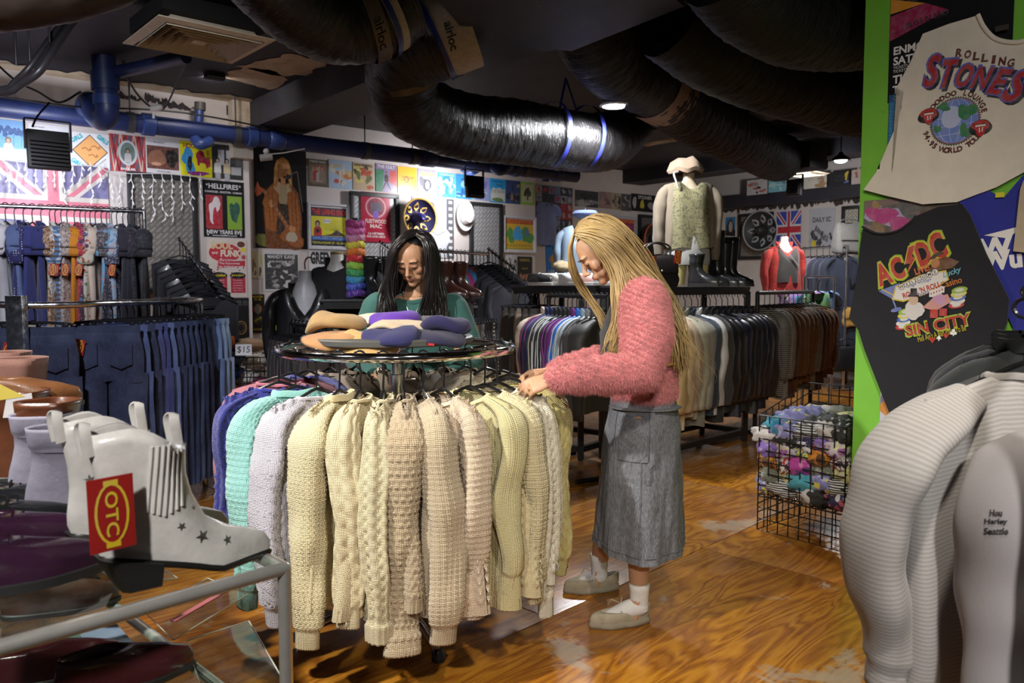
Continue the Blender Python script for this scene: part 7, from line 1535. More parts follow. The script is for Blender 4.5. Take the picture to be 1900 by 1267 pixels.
def onskirt(t,a,off=.003):
    i=int(round(t*60));k=int(round((a%(2*PI))/(2*PI)*90));p=Vector(SPg[i,k]);c=Vector((float(SPg[i,:-1,0].mean()),float(SPg[i,:-1,1].mean()),p.z));return p+(p-c).normalized()*off
for nm,ts,aa,w_ in(('hem_stitch',[.955]*40,np.linspace(0,2*PI,40),.0015),('side_seam',np.linspace(0,1,30),[4.55]*30,.0018),('side_seam',np.linspace(.05,1,30),[3.75]*30,.0018)):
    m=MB();m.tube([onskirt(t_,a_)for t_,a_ in zip(ts,aa)],w_,5);m.build(nm,grey_denim(),sko)
m=MB();n_=14;G=[[onskirt(.10+.26*j/8,3.9+.75*i/n_,.005)for i in range(n_+1)]for j in range(9)];m.add([p for r in G for p in r],[(j*(n_+1)+i,j*(n_+1)+i+1,(j+1)*(n_+1)+i+1,(j+1)*(n_+1)+i)for j in range(8)for i in range(n_)]);m.build('patch_pocket',grey_denim(),sko)
m=MB();m.tube([onskirt(t_,4.72+.03*math.sin(t_*9),.009)for t_ in np.linspace(.03,.5,16)],[.011]*15+[.004],6,flat=.25);m.build('belt_tail',grey_denim(),sko)
m=MB();m.tube([onskirt(.05,a_,.006)for a_ in np.linspace(3.4,5.9,24)],.017,6,flat=.35);m.build('belt',grey_denim(),sko)
for a_ in(4.1,5.1):m=MB();p=onskirt(.05,a_,.014);m.ell(p,(.006,.004,.006),10,6);m.build('button',plain((0.25,0.2,0.17),0.3,0.8),sko)
# socks and shoes
SOCK=knit((0.70,0.68,0.66),150.0,0.4);SHC=plain((0.36,0.31,0.22),0.7,0,0.15,30.0)
for(an,toe,hl_,kn,nm)in((La,A3(1095,1158,3.06),A3(1206,1140,3.12),Lk,0),(Ra,A3(1047,1085,3.42),A3(1132,1080,3.46),Rk,1)):
    an=Vector(an);toe=Vector((toe.x,toe.y,0));hl_=Vector((hl_.x,hl_.y,0));d=(toe-hl_).normalized();Lf=.245;hl0=toe-d*Lf;ank=hl0+d*.055
    m=MB();etube(m,[Vector((an.x,an.y,0))+Vector((0,0,z))for z in(.06,.1,.14,.165,.17)],[.036,.036,.039,.043,.040],[.034,.034,.038,.042,.039],24);me_=mesh_from('sock',m.v,m.f,plain((0.66,0.64,0.62),0.9));mobj('sock',me_,wp_)
    m=MB();cap_tube(m,[Vector((an.x,an.y,.075)),hl0+d*.09+Vector((0,0,.06)),hl0+d*.16+Vector((0,0,.04))],[.038,.036,.028],14);m.build('sock',plain((0.66,0.64,0.62),0.9),wp_)
    a0=math.atan2(d.y,d.x);Rz=rotz(a0);s=.022
    P=shoe_rows([(s,0.0,Lf,.042,.3),(s+.018,-.006,Lf+.002,.045,.3),(s+.032,-.006,Lf*.98,.043,.3),(s+.04,-.004,Lf*.93,.038,.25),(s+.041,.004,Lf*.82,.032,.2),(s+.03,.012,Lf*.78,.028,.2)],lift=0.0)
    P[...,2]+=.022*np.clip(1-P[...,0]/.07,0,1)*(P[...,2]>s+.025);P=P@np.array(Rz).T+np.array(tuple(hl0));so=mobj('shoe',mesh_from('shoe',P.reshape(-1,3),grid_faces(P.shape[0],P.shape[1]),SHC,True,None,angle=180),wp_)
    S_=shoe_rows([(0.0,.01,Lf*.97,.036,.3),(0.001,-.006,Lf+.004,.044,.3),(s*.6,-.010,Lf+.006,.048,.3),(s+.006,-.006,Lf+.002,.045,.3)]);S_[...,2]+=np.where(S_[...,2]>.01,.004*np.sin(S_[...,0]*60),0);S_=S_@np.array(Rz).T+np.array(tuple(hl0));mobj('sole',mesh_from('sole',S_.reshape(-1,3),grid_faces(4,S_.shape[1]),plain((0.32,0.28,0.21),0.6),True,None,angle=180),so)
    for q in range(5):
        x=.125+.02*q;z=.075-.009*q;m=MB();m.tube([hl0+Rz@Vector((x,y,z-.25*abs(y)-.0))for y in(-.034,-.012,.012,.034)],.0022,5);m.tube([hl0+Rz@Vector((x+.018*abs(0),-.034,z-.009)),hl0+Rz@Vector((x+.018,.02,z-.008))],.0022,5);m.build('lace',plain((0.45,0.4,0.3),0.8),so)
    m=MB();m.tube([hl0+Rz@Vector(p)for p in((.12,0,.08),(.1,-.03,.1),(.085,-.045,.075),(.11,-.02,.082),(.14,-.045,.09),(.15,-.06,.06))],.0018,5);m.build('lace',plain((0.45,0.4,0.3),0.8),so)
# hair
BL=hair_mat((0.13,0.075,0.028),(0.52,0.36,0.15),0.36)
cm=MB();R_,l_=HX;cm.ell((0,.022,.040),(.082,.102,.095),72,56);keep=MB()
idx=[not(p.y<-.03 and p.z<.098)and not(p.z<-.02 and p.y<.02)for p in cm.v]
keep.v=[l_+R_@p for p in cm.v];keep.f=[f for f in cm.f if all(idx[i]for i in f)];hc=keep.build('hair',BL,wp_);
W=lambda*L_:[at(*q)for q in L_]
gN=W((1072,428,3.125),(1105,430,3.105),(1145,445,3.10),(1185,490,3.11),(1228,545,3.10),(1252,610,3.06),(1262,690,3.05));gN2=W((1068,436,3.125),(1098,444,3.105),(1135,468,3.10),(1172,510,3.09),(1215,552,3.07),(1245,610,3.05),(1256,680,3.04))
gM=W((1078,412,3.18),(1108,403,3.18),(1150,420,3.19),(1190,470,3.2),(1228,540,3.2),(1255,610,3.16),(1270,700,3.14));gF=W((1075,418,3.24),(1108,410,3.26),(1150,430,3.28),(1185,480,3.29),(1220,545,3.28),(1250,620,3.22),(1262,690,3.2))
strands('hair_back',[gN2,gN,gM,gF],620,BL,hc,O,(.003,.0065),.007,1,.2,wave=.006,endj=.022)
gB=[W((1074,430,3.122),(1108,446,3.10),(1140,480,3.096),(1150,528,3.08),(1150,580,3.05),(1142,640,3.05),(1130,692,3.07)),W((1082,434,3.118),(1118,452,3.10),(1150,490,3.09),(1164,530,3.07),(1166,575,3.05),(1156,625,3.05),(1140,670,3.06)),W((1070,436,3.125),(1098,452,3.103),(1128,486,3.098),(1142,530,3.085),(1142,580,3.07),(1134,630,3.07),(1124,665,3.08))]
strands('front_lock',gB,230,BL,hc,O,(.0025,.006),.006,2,.2,wave=.008,endj=.015)
gC=[W((1068,424,3.2),(1056,462,3.2),(1060,500,3.22),(1078,540,3.24),(1105,570,3.24),(1125,610,3.22),(1130,660,3.2)),W((1068,430,3.25),(1060,465,3.27),(1070,510,3.28),(1095,550,3.28),(1118,590,3.26),(1132,640,3.24),(1135,690,3.2))]
strands('front_lock',gC,60,BL,hc,O,(.002,.0045),.005,3,.2,wave=.006,endj=.012)
gE=[W((1070,420,3.19),(1085,418,3.14),(1105,428,3.112),(1128,446,3.10),(1150,472,3.10)),W((1066,428,3.18),(1078,430,3.135),(1096,440,3.11),(1118,460,3.10),(1140,490,3.098)),W((1074,414,3.21),(1095,408,3.16),(1122,416,3.13),(1150,436,3.11),(1175,470,3.11))]
strands('hair_top',gE,200,BL,hc,O,(.003,.006),.004,6,.3,wave=.002,endj=.006)
gD=[W((1080,412,3.17),(1115,405,3.16),(1170,450,3.12),(1215,530,3.1),(1248,600,3.08),(1275,660,3.06),(1292,700,3.05)),W((1085,415,3.2),(1130,412,3.2),(1185,465,3.2),(1235,550,3.18),(1260,630,3.14),(1272,690,3.1),(1278,730,3.08))]
strands('flyaway',gD,60,BL,hc,O,(.0008,.0016),.01,4,.3,wave=.02,endj=.05)

# ---- dark haired woman in green behind the rack ------------------------------------------
wg=thing('person','person with long black hair in a green sweatshirt looking down at the rack','person',(-0.47,3.86,0));O=wg.location.copy()
HR=frame_from((-.22,-.86,-.46),(-.1,-.35,1));HX=(HR,A3(768,481,3.8));b=MB();head_parts(b,HX);nb=A3(770,548,3.87)
etube(b,[HX[1]+HR@Vector((0,.03,-.03)),HX[1]+HR@Vector((0,.04,-.1)),nb,nb+Vector((0,0,-.06))],[.05,.048,.055,.1],[.05,.05,.055,.07],18)
etube(b,[nb,nb+Vector((0,.01,-.09)),nb+Vector((0,0,-.25)),nb+Vector((0,0,-.42)),nb+Vector((0,0,-.56)),nb+Vector((0,0,-.62))],[.09,.15,.145,.125,.155,.15],[.07,.09,.1,.09,.1,.1],24)
for s in(-1,1):
    sh_=nb+Vector((s*.165,.0,-.065));el=nb+Vector((s*.235,-.02,-.32));wr=nb+Vector((s*.17,-.2,-.38));cap_tube(b,[sh_,el,wr],[.048,.038,.025]);hand_parts(b,wr,(-s*.3,-1,0),(0,0,1),(-s,0,0),(.4,.5,.3),.04,.95)
    cap_tube(b,[nb+Vector((s*.08,0,-.6)),Vector((s*.085,0,.48)),Vector((s*.09,.02,.08))],[.085,.055,.036],16);cap_tube(b,[Vector((s*.09,.03,.05)),Vector((s*.1,-.14,.035))],[.035,.03])
bme=remesh(b,0.0042,5);bme.materials.append(skin_mat());color_skin(bme,(0.50,0.275,0.165),HX,face_marks((0.36,0.10,0.09),(0.48,0.2,0.13)));mobj('body',bme,wg);face_lines(bme,HX,wg,(0.02,0.014,0.012))
GRN=fabric((0.028,0.105,0.095),0.9,0.12)
g=MB();etube(g,[nb+Vector((0,0,.0)),nb+Vector((0,.005,-.05)),nb+Vector((0,0,-.2)),nb+Vector((0,0,-.45)),nb+Vector((0,0,-.58))],[.07,.175,.2,.2,.19],[.06,.1,.125,.13,.125],28)
for s in(-1,1):sh_=nb+Vector((s*.18,0,-.062));el=nb+Vector((s*.275,-.02,-.32));wr=nb+Vector((s*.18,-.17,-.38));cap_tube(g,[sh_,sh_.lerp(el,.5)+Vector((s*.01,0,0)),el,wr],[.078,.075,.066,.045],16)
gme=remesh(g,0.009,8);co=np.zeros(len(gme.vertices)*3,dtype=np.float32);gme.vertices.foreach_get('co',co);co=co.reshape(-1,3);nr=np.zeros(co.size,dtype=np.float32);gme.vertices.foreach_get('normal',nr);nr=nr.reshape(-1,3);co=co+nr*(.006*snoise(co[:,0]*16,co[:,2]*14,2.0))[:,None];gme.vertices.foreach_set('co',co.ravel());gme.update()
gme.materials.append(GRN);go=mobj('sweatshirt',gme,wg);bv=BVHTree.FromPolygons([v.co.copy()for v in gme.vertices],[tuple(p.vertices)for p in gme.polygons])
def onf(x,z,off=.004):h=bv.ray_cast(Vector((x,-1,z)),Vector((0,1,0)));return(h[0]if h[0]else Vector((x,-.1,z)))-Vector((0,off,0))
m=MB();m.tube([nb+Vector((.077*math.cos(a),-.012-.068*math.sin(a),-.012-.022*math.sin(a)))for a in np.linspace(0,2*PI,33)[:-1]],.011,8,closed=True);m.build('neckband',GRN,go)
for s in(-1,1):m=MB();m.tube([onf(nb.x+s*(.10+.05*t),nb.z-.03-.2*t,.002)for t in np.linspace(0.1,1,10)],.002,5);m.build('raglan_seam',fabric((0.05,0.15,0.14)),go)
m=MB();P=[onf(nb.x+lerp(-.11,.10,t),nb.z+lerp(-.30,-.09,t),.006)for t in np.linspace(0,1,14)];V_=[]
for p in P:V_+=[p+Vector((-.016,0,.016)),p+Vector((.016,0,-.016)),p+Vector((.016,-.004,-.016)),p+Vector((-.016,-.004,.016))]
m.add(V_,[(i*4+k,i*4+(k+1)%4,(i+1)*4+(k+1)%4,(i+1)*4+k)for i in range(13)for k in range(4)]);m.build('bag_strap',fabric((0.03,0.035,0.045)),wg)
pd=onf(nb.x-.0,nb.z-.115,.012);m=MB();m.tube(spline([nb+Vector((-.055,-.04,.012)),nb+Vector((-.035,-.085,-.04)),pd+Vector((0,0,.006))],8),.0014,5);m.tube(spline([nb+Vector((.055,-.04,.012)),nb+Vector((.035,-.085,-.04)),pd+Vector((0,0,.006))],8),.0014,5);m.build('necklace',plain((0.6,0.6,0.6),0.25,1.0),wg)
m=MB();m.ell(pd,(.012,.004,.012),16,8);m.build('pendant',plain((0.7,0.7,0.68),0.25,0.7),wg)
t_=MB();etube(t_,[nb+Vector((0,0,-.56)),nb+Vector((0,0,-.68))],[.175,.17],[.115,.12],20)
for s in(-1,1):cap_tube(t_,[nb+Vector((s*.085,0,-.64)),Vector((s*.088,0,.48)),Vector((s*.09,.02,.1))],[.1,.075,.06],16)
tm=remesh(t_,.014,4);tm.materials.append(fabric((0.02,0.02,0.025)));mobj('trousers',tm,wg)
for s in(-1,1):
    m=MB();P=shoe_rows([(.0,0,.25,.042,.2),(.02,-.004,.252,.044,.2),(.05,0,.23,.04,.2),(.07,0,.14,.035,.1)]);P=P@np.array(rotz(-PI/2)).T+np.array([s*.1,.09,0]);mobj('shoe',mesh_from('shoe',P.reshape(-1,3),grid_faces(4,P.shape[1]),plain((0.03,0.03,0.03),0.5),True,None,angle=180),wg)
BKH=hair_mat((0.004,0.0035,0.004),(0.016,0.013,0.014),0.3)
cm=MB();R_,l_=HX;cm.ell((0,.024,.042),(.081,.1,.094),72,56);keep=MB();idx=[not(p.y<-.028 and p.z<.112-.5*abs(p.x))and not(p.z<-.035 and p.y<-.01)for p in cm.v];keep.v=[l_+R_@p for p in cm.v];keep.f=[f for f in cm.f if all(idx[i]for i in f)];hc=keep.build('hair',BKH,wg)
gl=[W((770,437,3.715),(748,447,3.682),(730,468,3.678),(722,505,3.69),(720,540,3.70),(728,570,3.70),(724,598,3.72)),W((771,432,3.74),(748,444,3.70),(731,470,3.69),(723,510,3.70),(722,545,3.72),(728,572,3.72),(722,600,3.73)),W((770,430,3.78),(746,440,3.76),(726,475,3.76),(718,520,3.76),(710,555,3.75),(710,580,3.74),(704,605,3.74)),W((770,429,3.84),(748,436,3.85),(728,470,3.86),(719,520,3.85),(708,560,3.84),(700,585,3.82),(696,605,3.8))]
gr=[W((773,437,3.715),(786,449,3.68),(793,472,3.672),(796,508,3.68),(793,545,3.69),(785,575,3.70),(783,600,3.71)),W((773,432,3.74),(793,444,3.69),(800,470,3.68),(803,510,3.69),(800,550,3.70),(792,580,3.71),(790,605,3.72)),W((774,430,3.78),(796,440,3.75),(808,475,3.74),(814,520,3.74),(818,555,3.73),(815,585,3.72),(810,610,3.72)),W((774,429,3.85),(797,438,3.86),(811,475,3.86),(819,520,3.86),(828,560,3.84),(830,590,3.8),(826,610,3.78))]
strands('hair_side',gl,380,BKH,hc,O,(.0025,.006),.004,11,.2,wave=.006,endj=.012);strands('hair_side',gr,400,BKH,hc,O,(.0025,.006),.004,12,.2,wave=.006,endj=.012)
strands('hair_back',[W((766,430,3.85),(745,450,3.93),(730,500,3.95),(725,560,3.96),(722,600,3.97)),W((776,430,3.85),(795,450,3.93),(808,500,3.95),(812,560,3.96),(815,600,3.97))],160,BKH,hc,O,(.004,.008),.008,13)
# ------------------------------------------------------------------ mannequins and what stands on the fixtures
SKINW=plain((0.62,0.60,0.58),0.4);
def mannequin(loc,rz,label,mat,h=0.62,zbase=None,w=0.17,neckm=None,stand=True):
    """headless torso; loc = neck point"""
    t_=thing('mannequin',label,'mannequin',loc,rz,'headless mannequins');m=MB()
    etube(m,[(0,0,0.0),(0,0,-.05),(0,.0,-.09),(0,0,-.14),(0,0,-.26),(0,0,-.40),(0,0,-.55),(0,0,-h)],[.045,.046,.07,w*.82,w*.82,w*.7,w*.9,w*.85],[.045,.046,.05,.062,.075,.065,.08,.08],24);m.build('torso',mat,t_)
    m=MB();m.lathe([(0.0,.012),(.04,.01),(.047,0.0),(.045,-.01)],20);m.build('neck_cap',neckm or mat,t_)
    if stand and zbase is not None:m=MB();m.tube([(0,0,-h),(0,0,zbase-loc[2])],.014,10);m.build('pole',CH,t_);m=MB();m.lathe([(0,.012),(.12,.008),(.13,0),(0,0)],24,(0,0,zbase-loc[2]));m.build('base',CH,t_)
    return t_
# large mannequin in a beige jacket on the coat rack shelf
mp=at(1278,322,6.55);mannequin(mp,0.1,'mannequin in a beige jacket standing on the coat rack shelf',plain((0.5,0.4,0.28),0.5),0.72,None,0.16)
BJ=fabric((0.17,0.135,0.095),0.85)
garment(mp+Vector((0,0,0.06)),0.1,'open beige jacket on the tall mannequin','jacket','jacket',[BJ],None,body=dict(sw=0.19,hw=0.205,tf=.62,L=0.54,th=0.10,res=0.018,fold=0.012,seed=2,dropf=.4,neck=.1,slope=.28),sl=dict(L=.6,r0=.062,r1=.042,out=.05,res=.018,seed=3,flat=.8,cuff=.04))
garment(mp+Vector((0,-.01,0.055)),0.1,'green splashed leopard top under the beige jacket','top','blouse',[printed('leopard',((0.17,0.155,0.075),(0.04,0.035,0.02)),40.0)],None,body=dict(sw=0.15,hw=0.19,tf=.62,L=0.54,th=0.112,res=0.02,fold=0.01,seed=4,neck=.07,slope=.25))
m=MB();tz=mp+Vector((0,0,-.5));wt=thing('white_trousers','white trousers on the tall beige mannequin','trousers',tz,0.1,None);etube(m,[(0,0,.0),(0,0,-.1),(0,0,-.2),(0,0,-.24)],[.165,.18,.185,.18],[.11,.12,.12,.11],24);m.build('seat',fabric((0.36,0.35,0.33)),wt)
for s in(-1,1):m=MB();m.tube([(s*.09,0,-.2),(s*.095,0,1.36-tz.z)],[.085,.07],16);m.build('leg',fabric((0.5,0.42,0.16)),wt)
hb=thing('floppy_hat','beige cloth cap perched on the tall mannequin neck','hat',mp+Vector((-.02,0,.03)),0.1);m=MB();m.lathe([(.13,-.03),(.145,0),(.12,.055),(.07,.09),(0,.095)],28);m.v=[Vector((p.x*(1+.1*math.sin(p.y*40)),p.y,p.z+.012*math.sin(p.x*50)))for p in m.v];m.build('crown',fabric((0.26,0.18,0.12)),hb)
m=MB();m.tube(spline([(-.1,-.1,-.03),(-.14,-.12,-.05),(-.12,-.13,-.12),(-.1,-.12,-.16)],6),.008,6);m.build('ribbon',fabric((0.4,0.4,0.42)),hb)
# denim jacket mannequin
dpn=at(1086,402,6.72);mannequin(dpn,-.3,'mannequin in a pale denim jacket behind the blonde woman',SKINW,0.6,1.36)
garment(dpn+Vector((0,0,.06)),-.3,'pale denim jacket on the mannequin behind the blonde woman','jacket','denim_jacket',[denim((0.28,0.38,0.5))],None,body=dict(sw=.18,hw=.2,tf=.62,L=.5,th=.12,res=.03,seed=5,dropf=.2),sl=dict(L=.5,r0=.075,r1=.05,out=.05,res=.03,seed=1))
t_=thing('beret','powder blue beret on the denim jacket mannequin','beret',dpn+Vector((0,0,.004)));m=MB();m.lathe([(.06,-.015),(.1,.0),(.11,.02),(.09,.045),(0,.05)],24);m.build('crown',felt((0.15,0.2,0.42)),t_);m=MB();m.tube([(0,0,.05),(0,0,.065)],.004,6);m.build('stalk',felt((0.15,0.2,0.42)),t_)
# leather jacket bust and black jacket bust
lp_=at(566,505,5.5);mannequin(lp_,.15,'white mannequin bust in a black leather jacket at left',plain((0.6,0.6,0.62),0.35),.62,0.0,.11)
garment(lp_+Vector((0,0,.03)),.15,'black leather jacket with wide lapels on the white bust','jacket','leather_jacket',[leather((0.014,0.013,0.014),.35)],None,body=dict(sw=.19,hw=.2,tf=.62,L=.5,th=.12,res=.025,seed=6,dropf=.2,neck=.085),sl=dict(L=.54,r0=.08,r1=.055,out=.05,res=.025,seed=2),coll=(leather((0.014,0.013,0.014),.35),dict(h=.03,flare=.03)))
m=MB();hk_=thing('bust_hook','curved chrome hook above the white bust','hook',lp_+Vector((0,0,.02)));m.tube(spline([(0,0,0),(0,0,.05),(.02,0,.08),(.05,0,.075),(.05,0,.05)],6),.006,8);m.build('rod',CH,hk_)
bp_=at(625,470,5.55);mannequin(bp_,-.2,'mannequin bust in a buttoned black jacket beside the bandanas',plain((0.55,0.52,0.48),0.4),.5,None,.1,printed('leopard',((0.35,0.22,0.08),(0.03,0.02,0.01)),80.0))
garment(bp_+Vector((0,0,.045)),-.2,'black buttoned jacket on the bust beside the bandanas','jacket','jacket',[fabric((0.012,0.012,0.013),.9)],None,body=dict(sw=.165,hw=.175,tf=.62,L=.44,th=.1,res=.025,seed=7,dropf=.05),sl=dict(L=.42,r0=.065,r1=.05,out=.02,res=.025,seed=3),coll=(fabric((0.012,0.012,0.013),.9),dict(h=.06)))
# red shirt mannequin far right
rp=at(1455,441,9.2);mannequin(rp,.2,'white mannequin in a red shirt and dark waistcoat at the far right',SKINW,.6,1.0,.15)
garment(rp+Vector((0,0,.04)),.2,'red patterned shirt on the far mannequin','shirt','shirt',[printed('tie',((0.4,0.03,0.02),(0.2,0.01,0.01)),60.0)],None,body=dict(sw=.17,hw=.19,tf=.62,L=.56,th=.12,res=.03,seed=8,dropf=.1),sl=dict(L=.5,r0=.075,r1=.05,out=.06,res=.03,seed=4),coll=(fabric((0.4,0.03,0.02)),dict(h=.05,flare=.02)))
garment(rp+Vector((0,-.012,.03)),.2,'dark pinstripe waistcoat over the red shirt','waistcoat','waistcoat',[fabric((0.035,0.033,0.033))],None,body=dict(sw=.13,hw=.165,tf=.62,L=.42,th=.13,res=.03,seed=9,dropf=.12))
m=MB();sb=thing('shoulder_strap','pale bag strap slung across the dark waistcoat','bag strap',rp);m.tube(spline([(-.1,-.14,-.06),(0,-.155,-.18),(.12,-.14,-.32)],6),.012,6,flat=.3);m.build('strap',fabric((0.5,0.42,0.4)),sb)
# bandana column
BC=[((0.35,0.02,0.18),'magenta'),((0.5,0.08,0.28),'pink'),((0.5,0.2,0.32),'dusty pink'),((0.6,0.5,0.03),'yellow'),((0.62,0.15,0.01),'orange'),((0.5,0.015,0.02),'red'),((0.25,0.5,0.04),'lime green'),((0.03,0.3,0.08),'green'),((0.03,0.25,0.45),'turquoise'),((0.03,0.07,0.45),'blue'),((0.09,0.02,0.3),'violet')]
bt_=at(661,410,5.3);bb_=at(661,541,5.3);ps=thing('bandana_post','black post threaded with a rainbow of rolled bandanas','display post',(bb_.x,bb_.y,1.262));m=MB();m.tube([(0,0,.002),(0,0,bt_.z+.02-1.262)],.02,10);m.build('tube',BLACKMETAL(),ps);m=MB();m.lathe([(0,.01),(.05,.008),(.055,0),(0,0)],20);m.build('base',BLACKMETAL(),ps)
H_=(bt_.z-1.275)/11
for i,(c,w_)in enumerate(BC):
    n=40;th=np.linspace(0,2*PI,n+1);pr_=np.linspace(0,2*PI,15);PR,TH=np.meshgrid(pr_,th,indexing='ij');rr_=.045+.018*np.cos(PR)+.004*np.sin(TH*9+PR*2+i)+.003*np.sin(TH*17+i*2);zz=H_*.56*np.sin(PR)+.006*np.sin(TH*2+i)+.003*np.sin(TH*13+PR*3)
    P=np.stack([rr_*np.cos(TH),rr_*np.sin(TH),zz],-1);P[:,-1]=P[:,0];me=mesh_from('bandana',P.reshape(-1,3),grid_faces(15,n+1),printed('dots',(c,(0.65,0.62,0.6)),110.0,i*.3),True,None,angle=180);o=mobj('bandana',me);o.location=(bb_.x,bb_.y,1.275+H_*(10-i+.5));tag(o,f'{w_} rolled bandana on the rainbow post','bandana','bandanas on the rainbow post')
# boots and shoes on the fixtures
BLK=leather((0.012,0.012,0.013),.28);BRN=leather((0.05,0.016,0.012),.3)
for i,(px,py,Y,rz,mt,sh_,lb)in enumerate(((680,543,5.35,-1.0,BLK,.13,'black ankle boot next to the bandana post'),(712,543,5.4,-.9,BLK,.13,'black ankle boot nearer the woman in green'),(812,534,5.45,-.6,BRN,.1,'left oxblood ankle boot right of the woman in green'),(838,533,5.5,-.6,BRN,.1,'right oxblood ankle boot right of the woman in green'))):
    p=at(px,py,Y);shoe((p.x,p.y,1.262),rz,lb,mt,'boot',.26,shaft=sh_,group='ankle boots on the black fixture',cat='boot',name='ankle_boot',laces=BRN if mt is BRN else None,W_=.05)
for i,(px,Y,mt,lb)in enumerate(((985,6.42,leather((0.02,0.02,0.022)),'black trainer at the left end of the shoe shelf'),(1008,6.36,plain((0.6,0.58,0.55),.5),'white trainer second on the shoe shelf'),(1022,6.5,plain((0.55,0.5,0.45),.5),'cream trainer on the shoe shelf'),(1036,6.3,plain((0.6,0.6,0.62),.5),'white running shoe in the middle of the shoe shelf'),(1046,6.5,plain((0.5,0.38,0.5),.5),'lilac trainer on the shoe shelf'),(1058,6.3,plain((0.6,0.35,0.3),.5),'salmon pink trainer on the shoe shelf'),(1072,6.5,plain((0.45,0.3,0.2),.5),'tan trainer on the shoe shelf'),(1082,6.32,plain((0.55,0.58,0.6),.5),'pale blue trainer at the right of the shoe shelf'),(1000,6.62,plain((0.08,0.08,0.08),.5),'charcoal trainer at the back of the shoe shelf'))):
    p=at(px,525,Y);shoe((p.x-.02,p.y,1.353),2.3+PI+.3*(i%3),lb,mt,'low',.27,group='trainers on the shoe shelf',cat='shoe',name='trainer',sole_c=(0.55,0.55,0.54),laces=plain((0.6,0.6,0.6),.6),solet=.022)
cloth_lump(at(1047,494,6.7),(.09,.07,.05),'beige cap on top of the trainers',fabric((0.42,0.33,0.2)),2.0,'cap','cloth_cap',crump=.15)
for i,(px,Y,sh_,lb)in enumerate(((1330,6.35,.1,'short black boot on the coat rack shelf beside the bags'),(1348,6.75,.28,'tall black boot with a pale lining, left'),(1378,6.8,.3,'tall black boot with a pale lining, right'),(1352,6.6,.12,'laced black boot in front of the tall boots'),(1398,6.9,.22,'mid height black boot right of the tall boots'),(1412,6.98,.26,'black boot at the right end of the coat rack shelf'))):
    d=(cB-cA).normalized();s_=(px-1200)/230;p=(cA+Vector((-.15,.15,0))).lerp(cB+Vector((-.15,.15,0)),min(.98,s_));shoe((p.x+.03*(i%2),p.y-.1*((i+1)%2),1.343),-.7+.2*(i%2),lb,BLK,'boot',.27,shaft=sh_,group='black boots on the coat rack shelf',cat='boot',name='black_boot',W_=.05,solet=.02)
# bags
def bag(loc,rz,label,w,d,h,mat,strap='handle',flap=True,name='handbag',cat='bag',round_=.3,drop=0.0,group=None):
    t_=thing(name,label,cat,loc,rz,group);n,k=28,12;th=np.linspace(0,2*PI,n+1);t=np.linspace(0,1,k);T,A_=np.meshgrid(t,th,indexing='ij');e=.45
    sx=w/2*(1-round_*.35*(2*T-1)**4)*(1-.12*T);sy=d/2*(1.05-.55*T**2);X=sx*np.sign(np.cos(A_))*np.abs(np.cos(A_))**e;Y=sy*np.sign(np.sin(A_))*np.abs(np.sin(A_))**e;Z=h*T+.008*np.sin(A_*3+T*4)
    X=X+.006*np.sin(Z*60+A_*4);P=np.stack([X,Y,Z],-1);P=np.concatenate([P[:1]*np.array([.3,.3,1]),P,P[-1:]*np.array([.5,.3,1])+np.array([0,0,.006])],0);mobj('body',mesh_from('body',P.reshape(-1,3),grid_faces(k+2,n+1),mat,True,None,angle=180),t_)
    if flap:m=MB();m.box((0,-d*.5-.004,h*.66),(w*.8,.012,h*.46),Matrix.Rotation(-.12,3,'X'),.005);m.build('flap',mat,t_);m=MB();m.ell((0,-d*.52-.012,h*.5),(.01,.005,.01),10,6);m.build('clasp',plain((0.4,0.35,0.25),.3,.8),t_)
    m=MB();hh={'handle':.1,'strap':.3,'pack':.06}[strap];
    for y in((-d*.2,d*.2)if strap=='handle' else(0,)):m=MB();m.tube(spline([(-w*.28,y,h*.95),(-w*.26,y,h+hh*.7),(0,y,h+hh),(w*.26,y,h+hh*.7),(w*.28,y,h*.95)],6),.008,8);m.build('handle' if strap!='strap' else 'strap',mat,t_)
    return t_
BB=leather((0.015,0.012,0.012),.4);s1=(cA+Vector((-.15,.15,0)))
for i,(f,lb,w_)in enumerate(((.06,'black handbag at the left on the coat rack shelf',.3),(.27,'square black satchel with a shop tag on the shelf',.36))):
    p=s1.lerp(cB+Vector((-.15,.15,0)),f);b_=bag((p.x,p.y-.04,1.343),.75-.45,lb,w_,.16,.24-.03*(1-i),BB,'handle',True,group='black handbags on the coat rack shelf');shop_tag(b_,(w_*.36,-.11,.28-.05*(1-i)),0,.1,1.2)
sp_=at(1568,702,10.6);sp_.z=0;bs=thing('bag_stand','tall stand hung with backpacks and bags at the far right','stand',sp_);m=MB();m.tube([(0,0,.02),(0,0,2.15)],.03,12);m.build('pole',BLACKMETAL(),bs);m=MB();m.lathe([(0,.05),(.2,.04),(.24,0),(0,0)],28);m.build('base',plain((0.25,0.25,0.25),.4),bs)
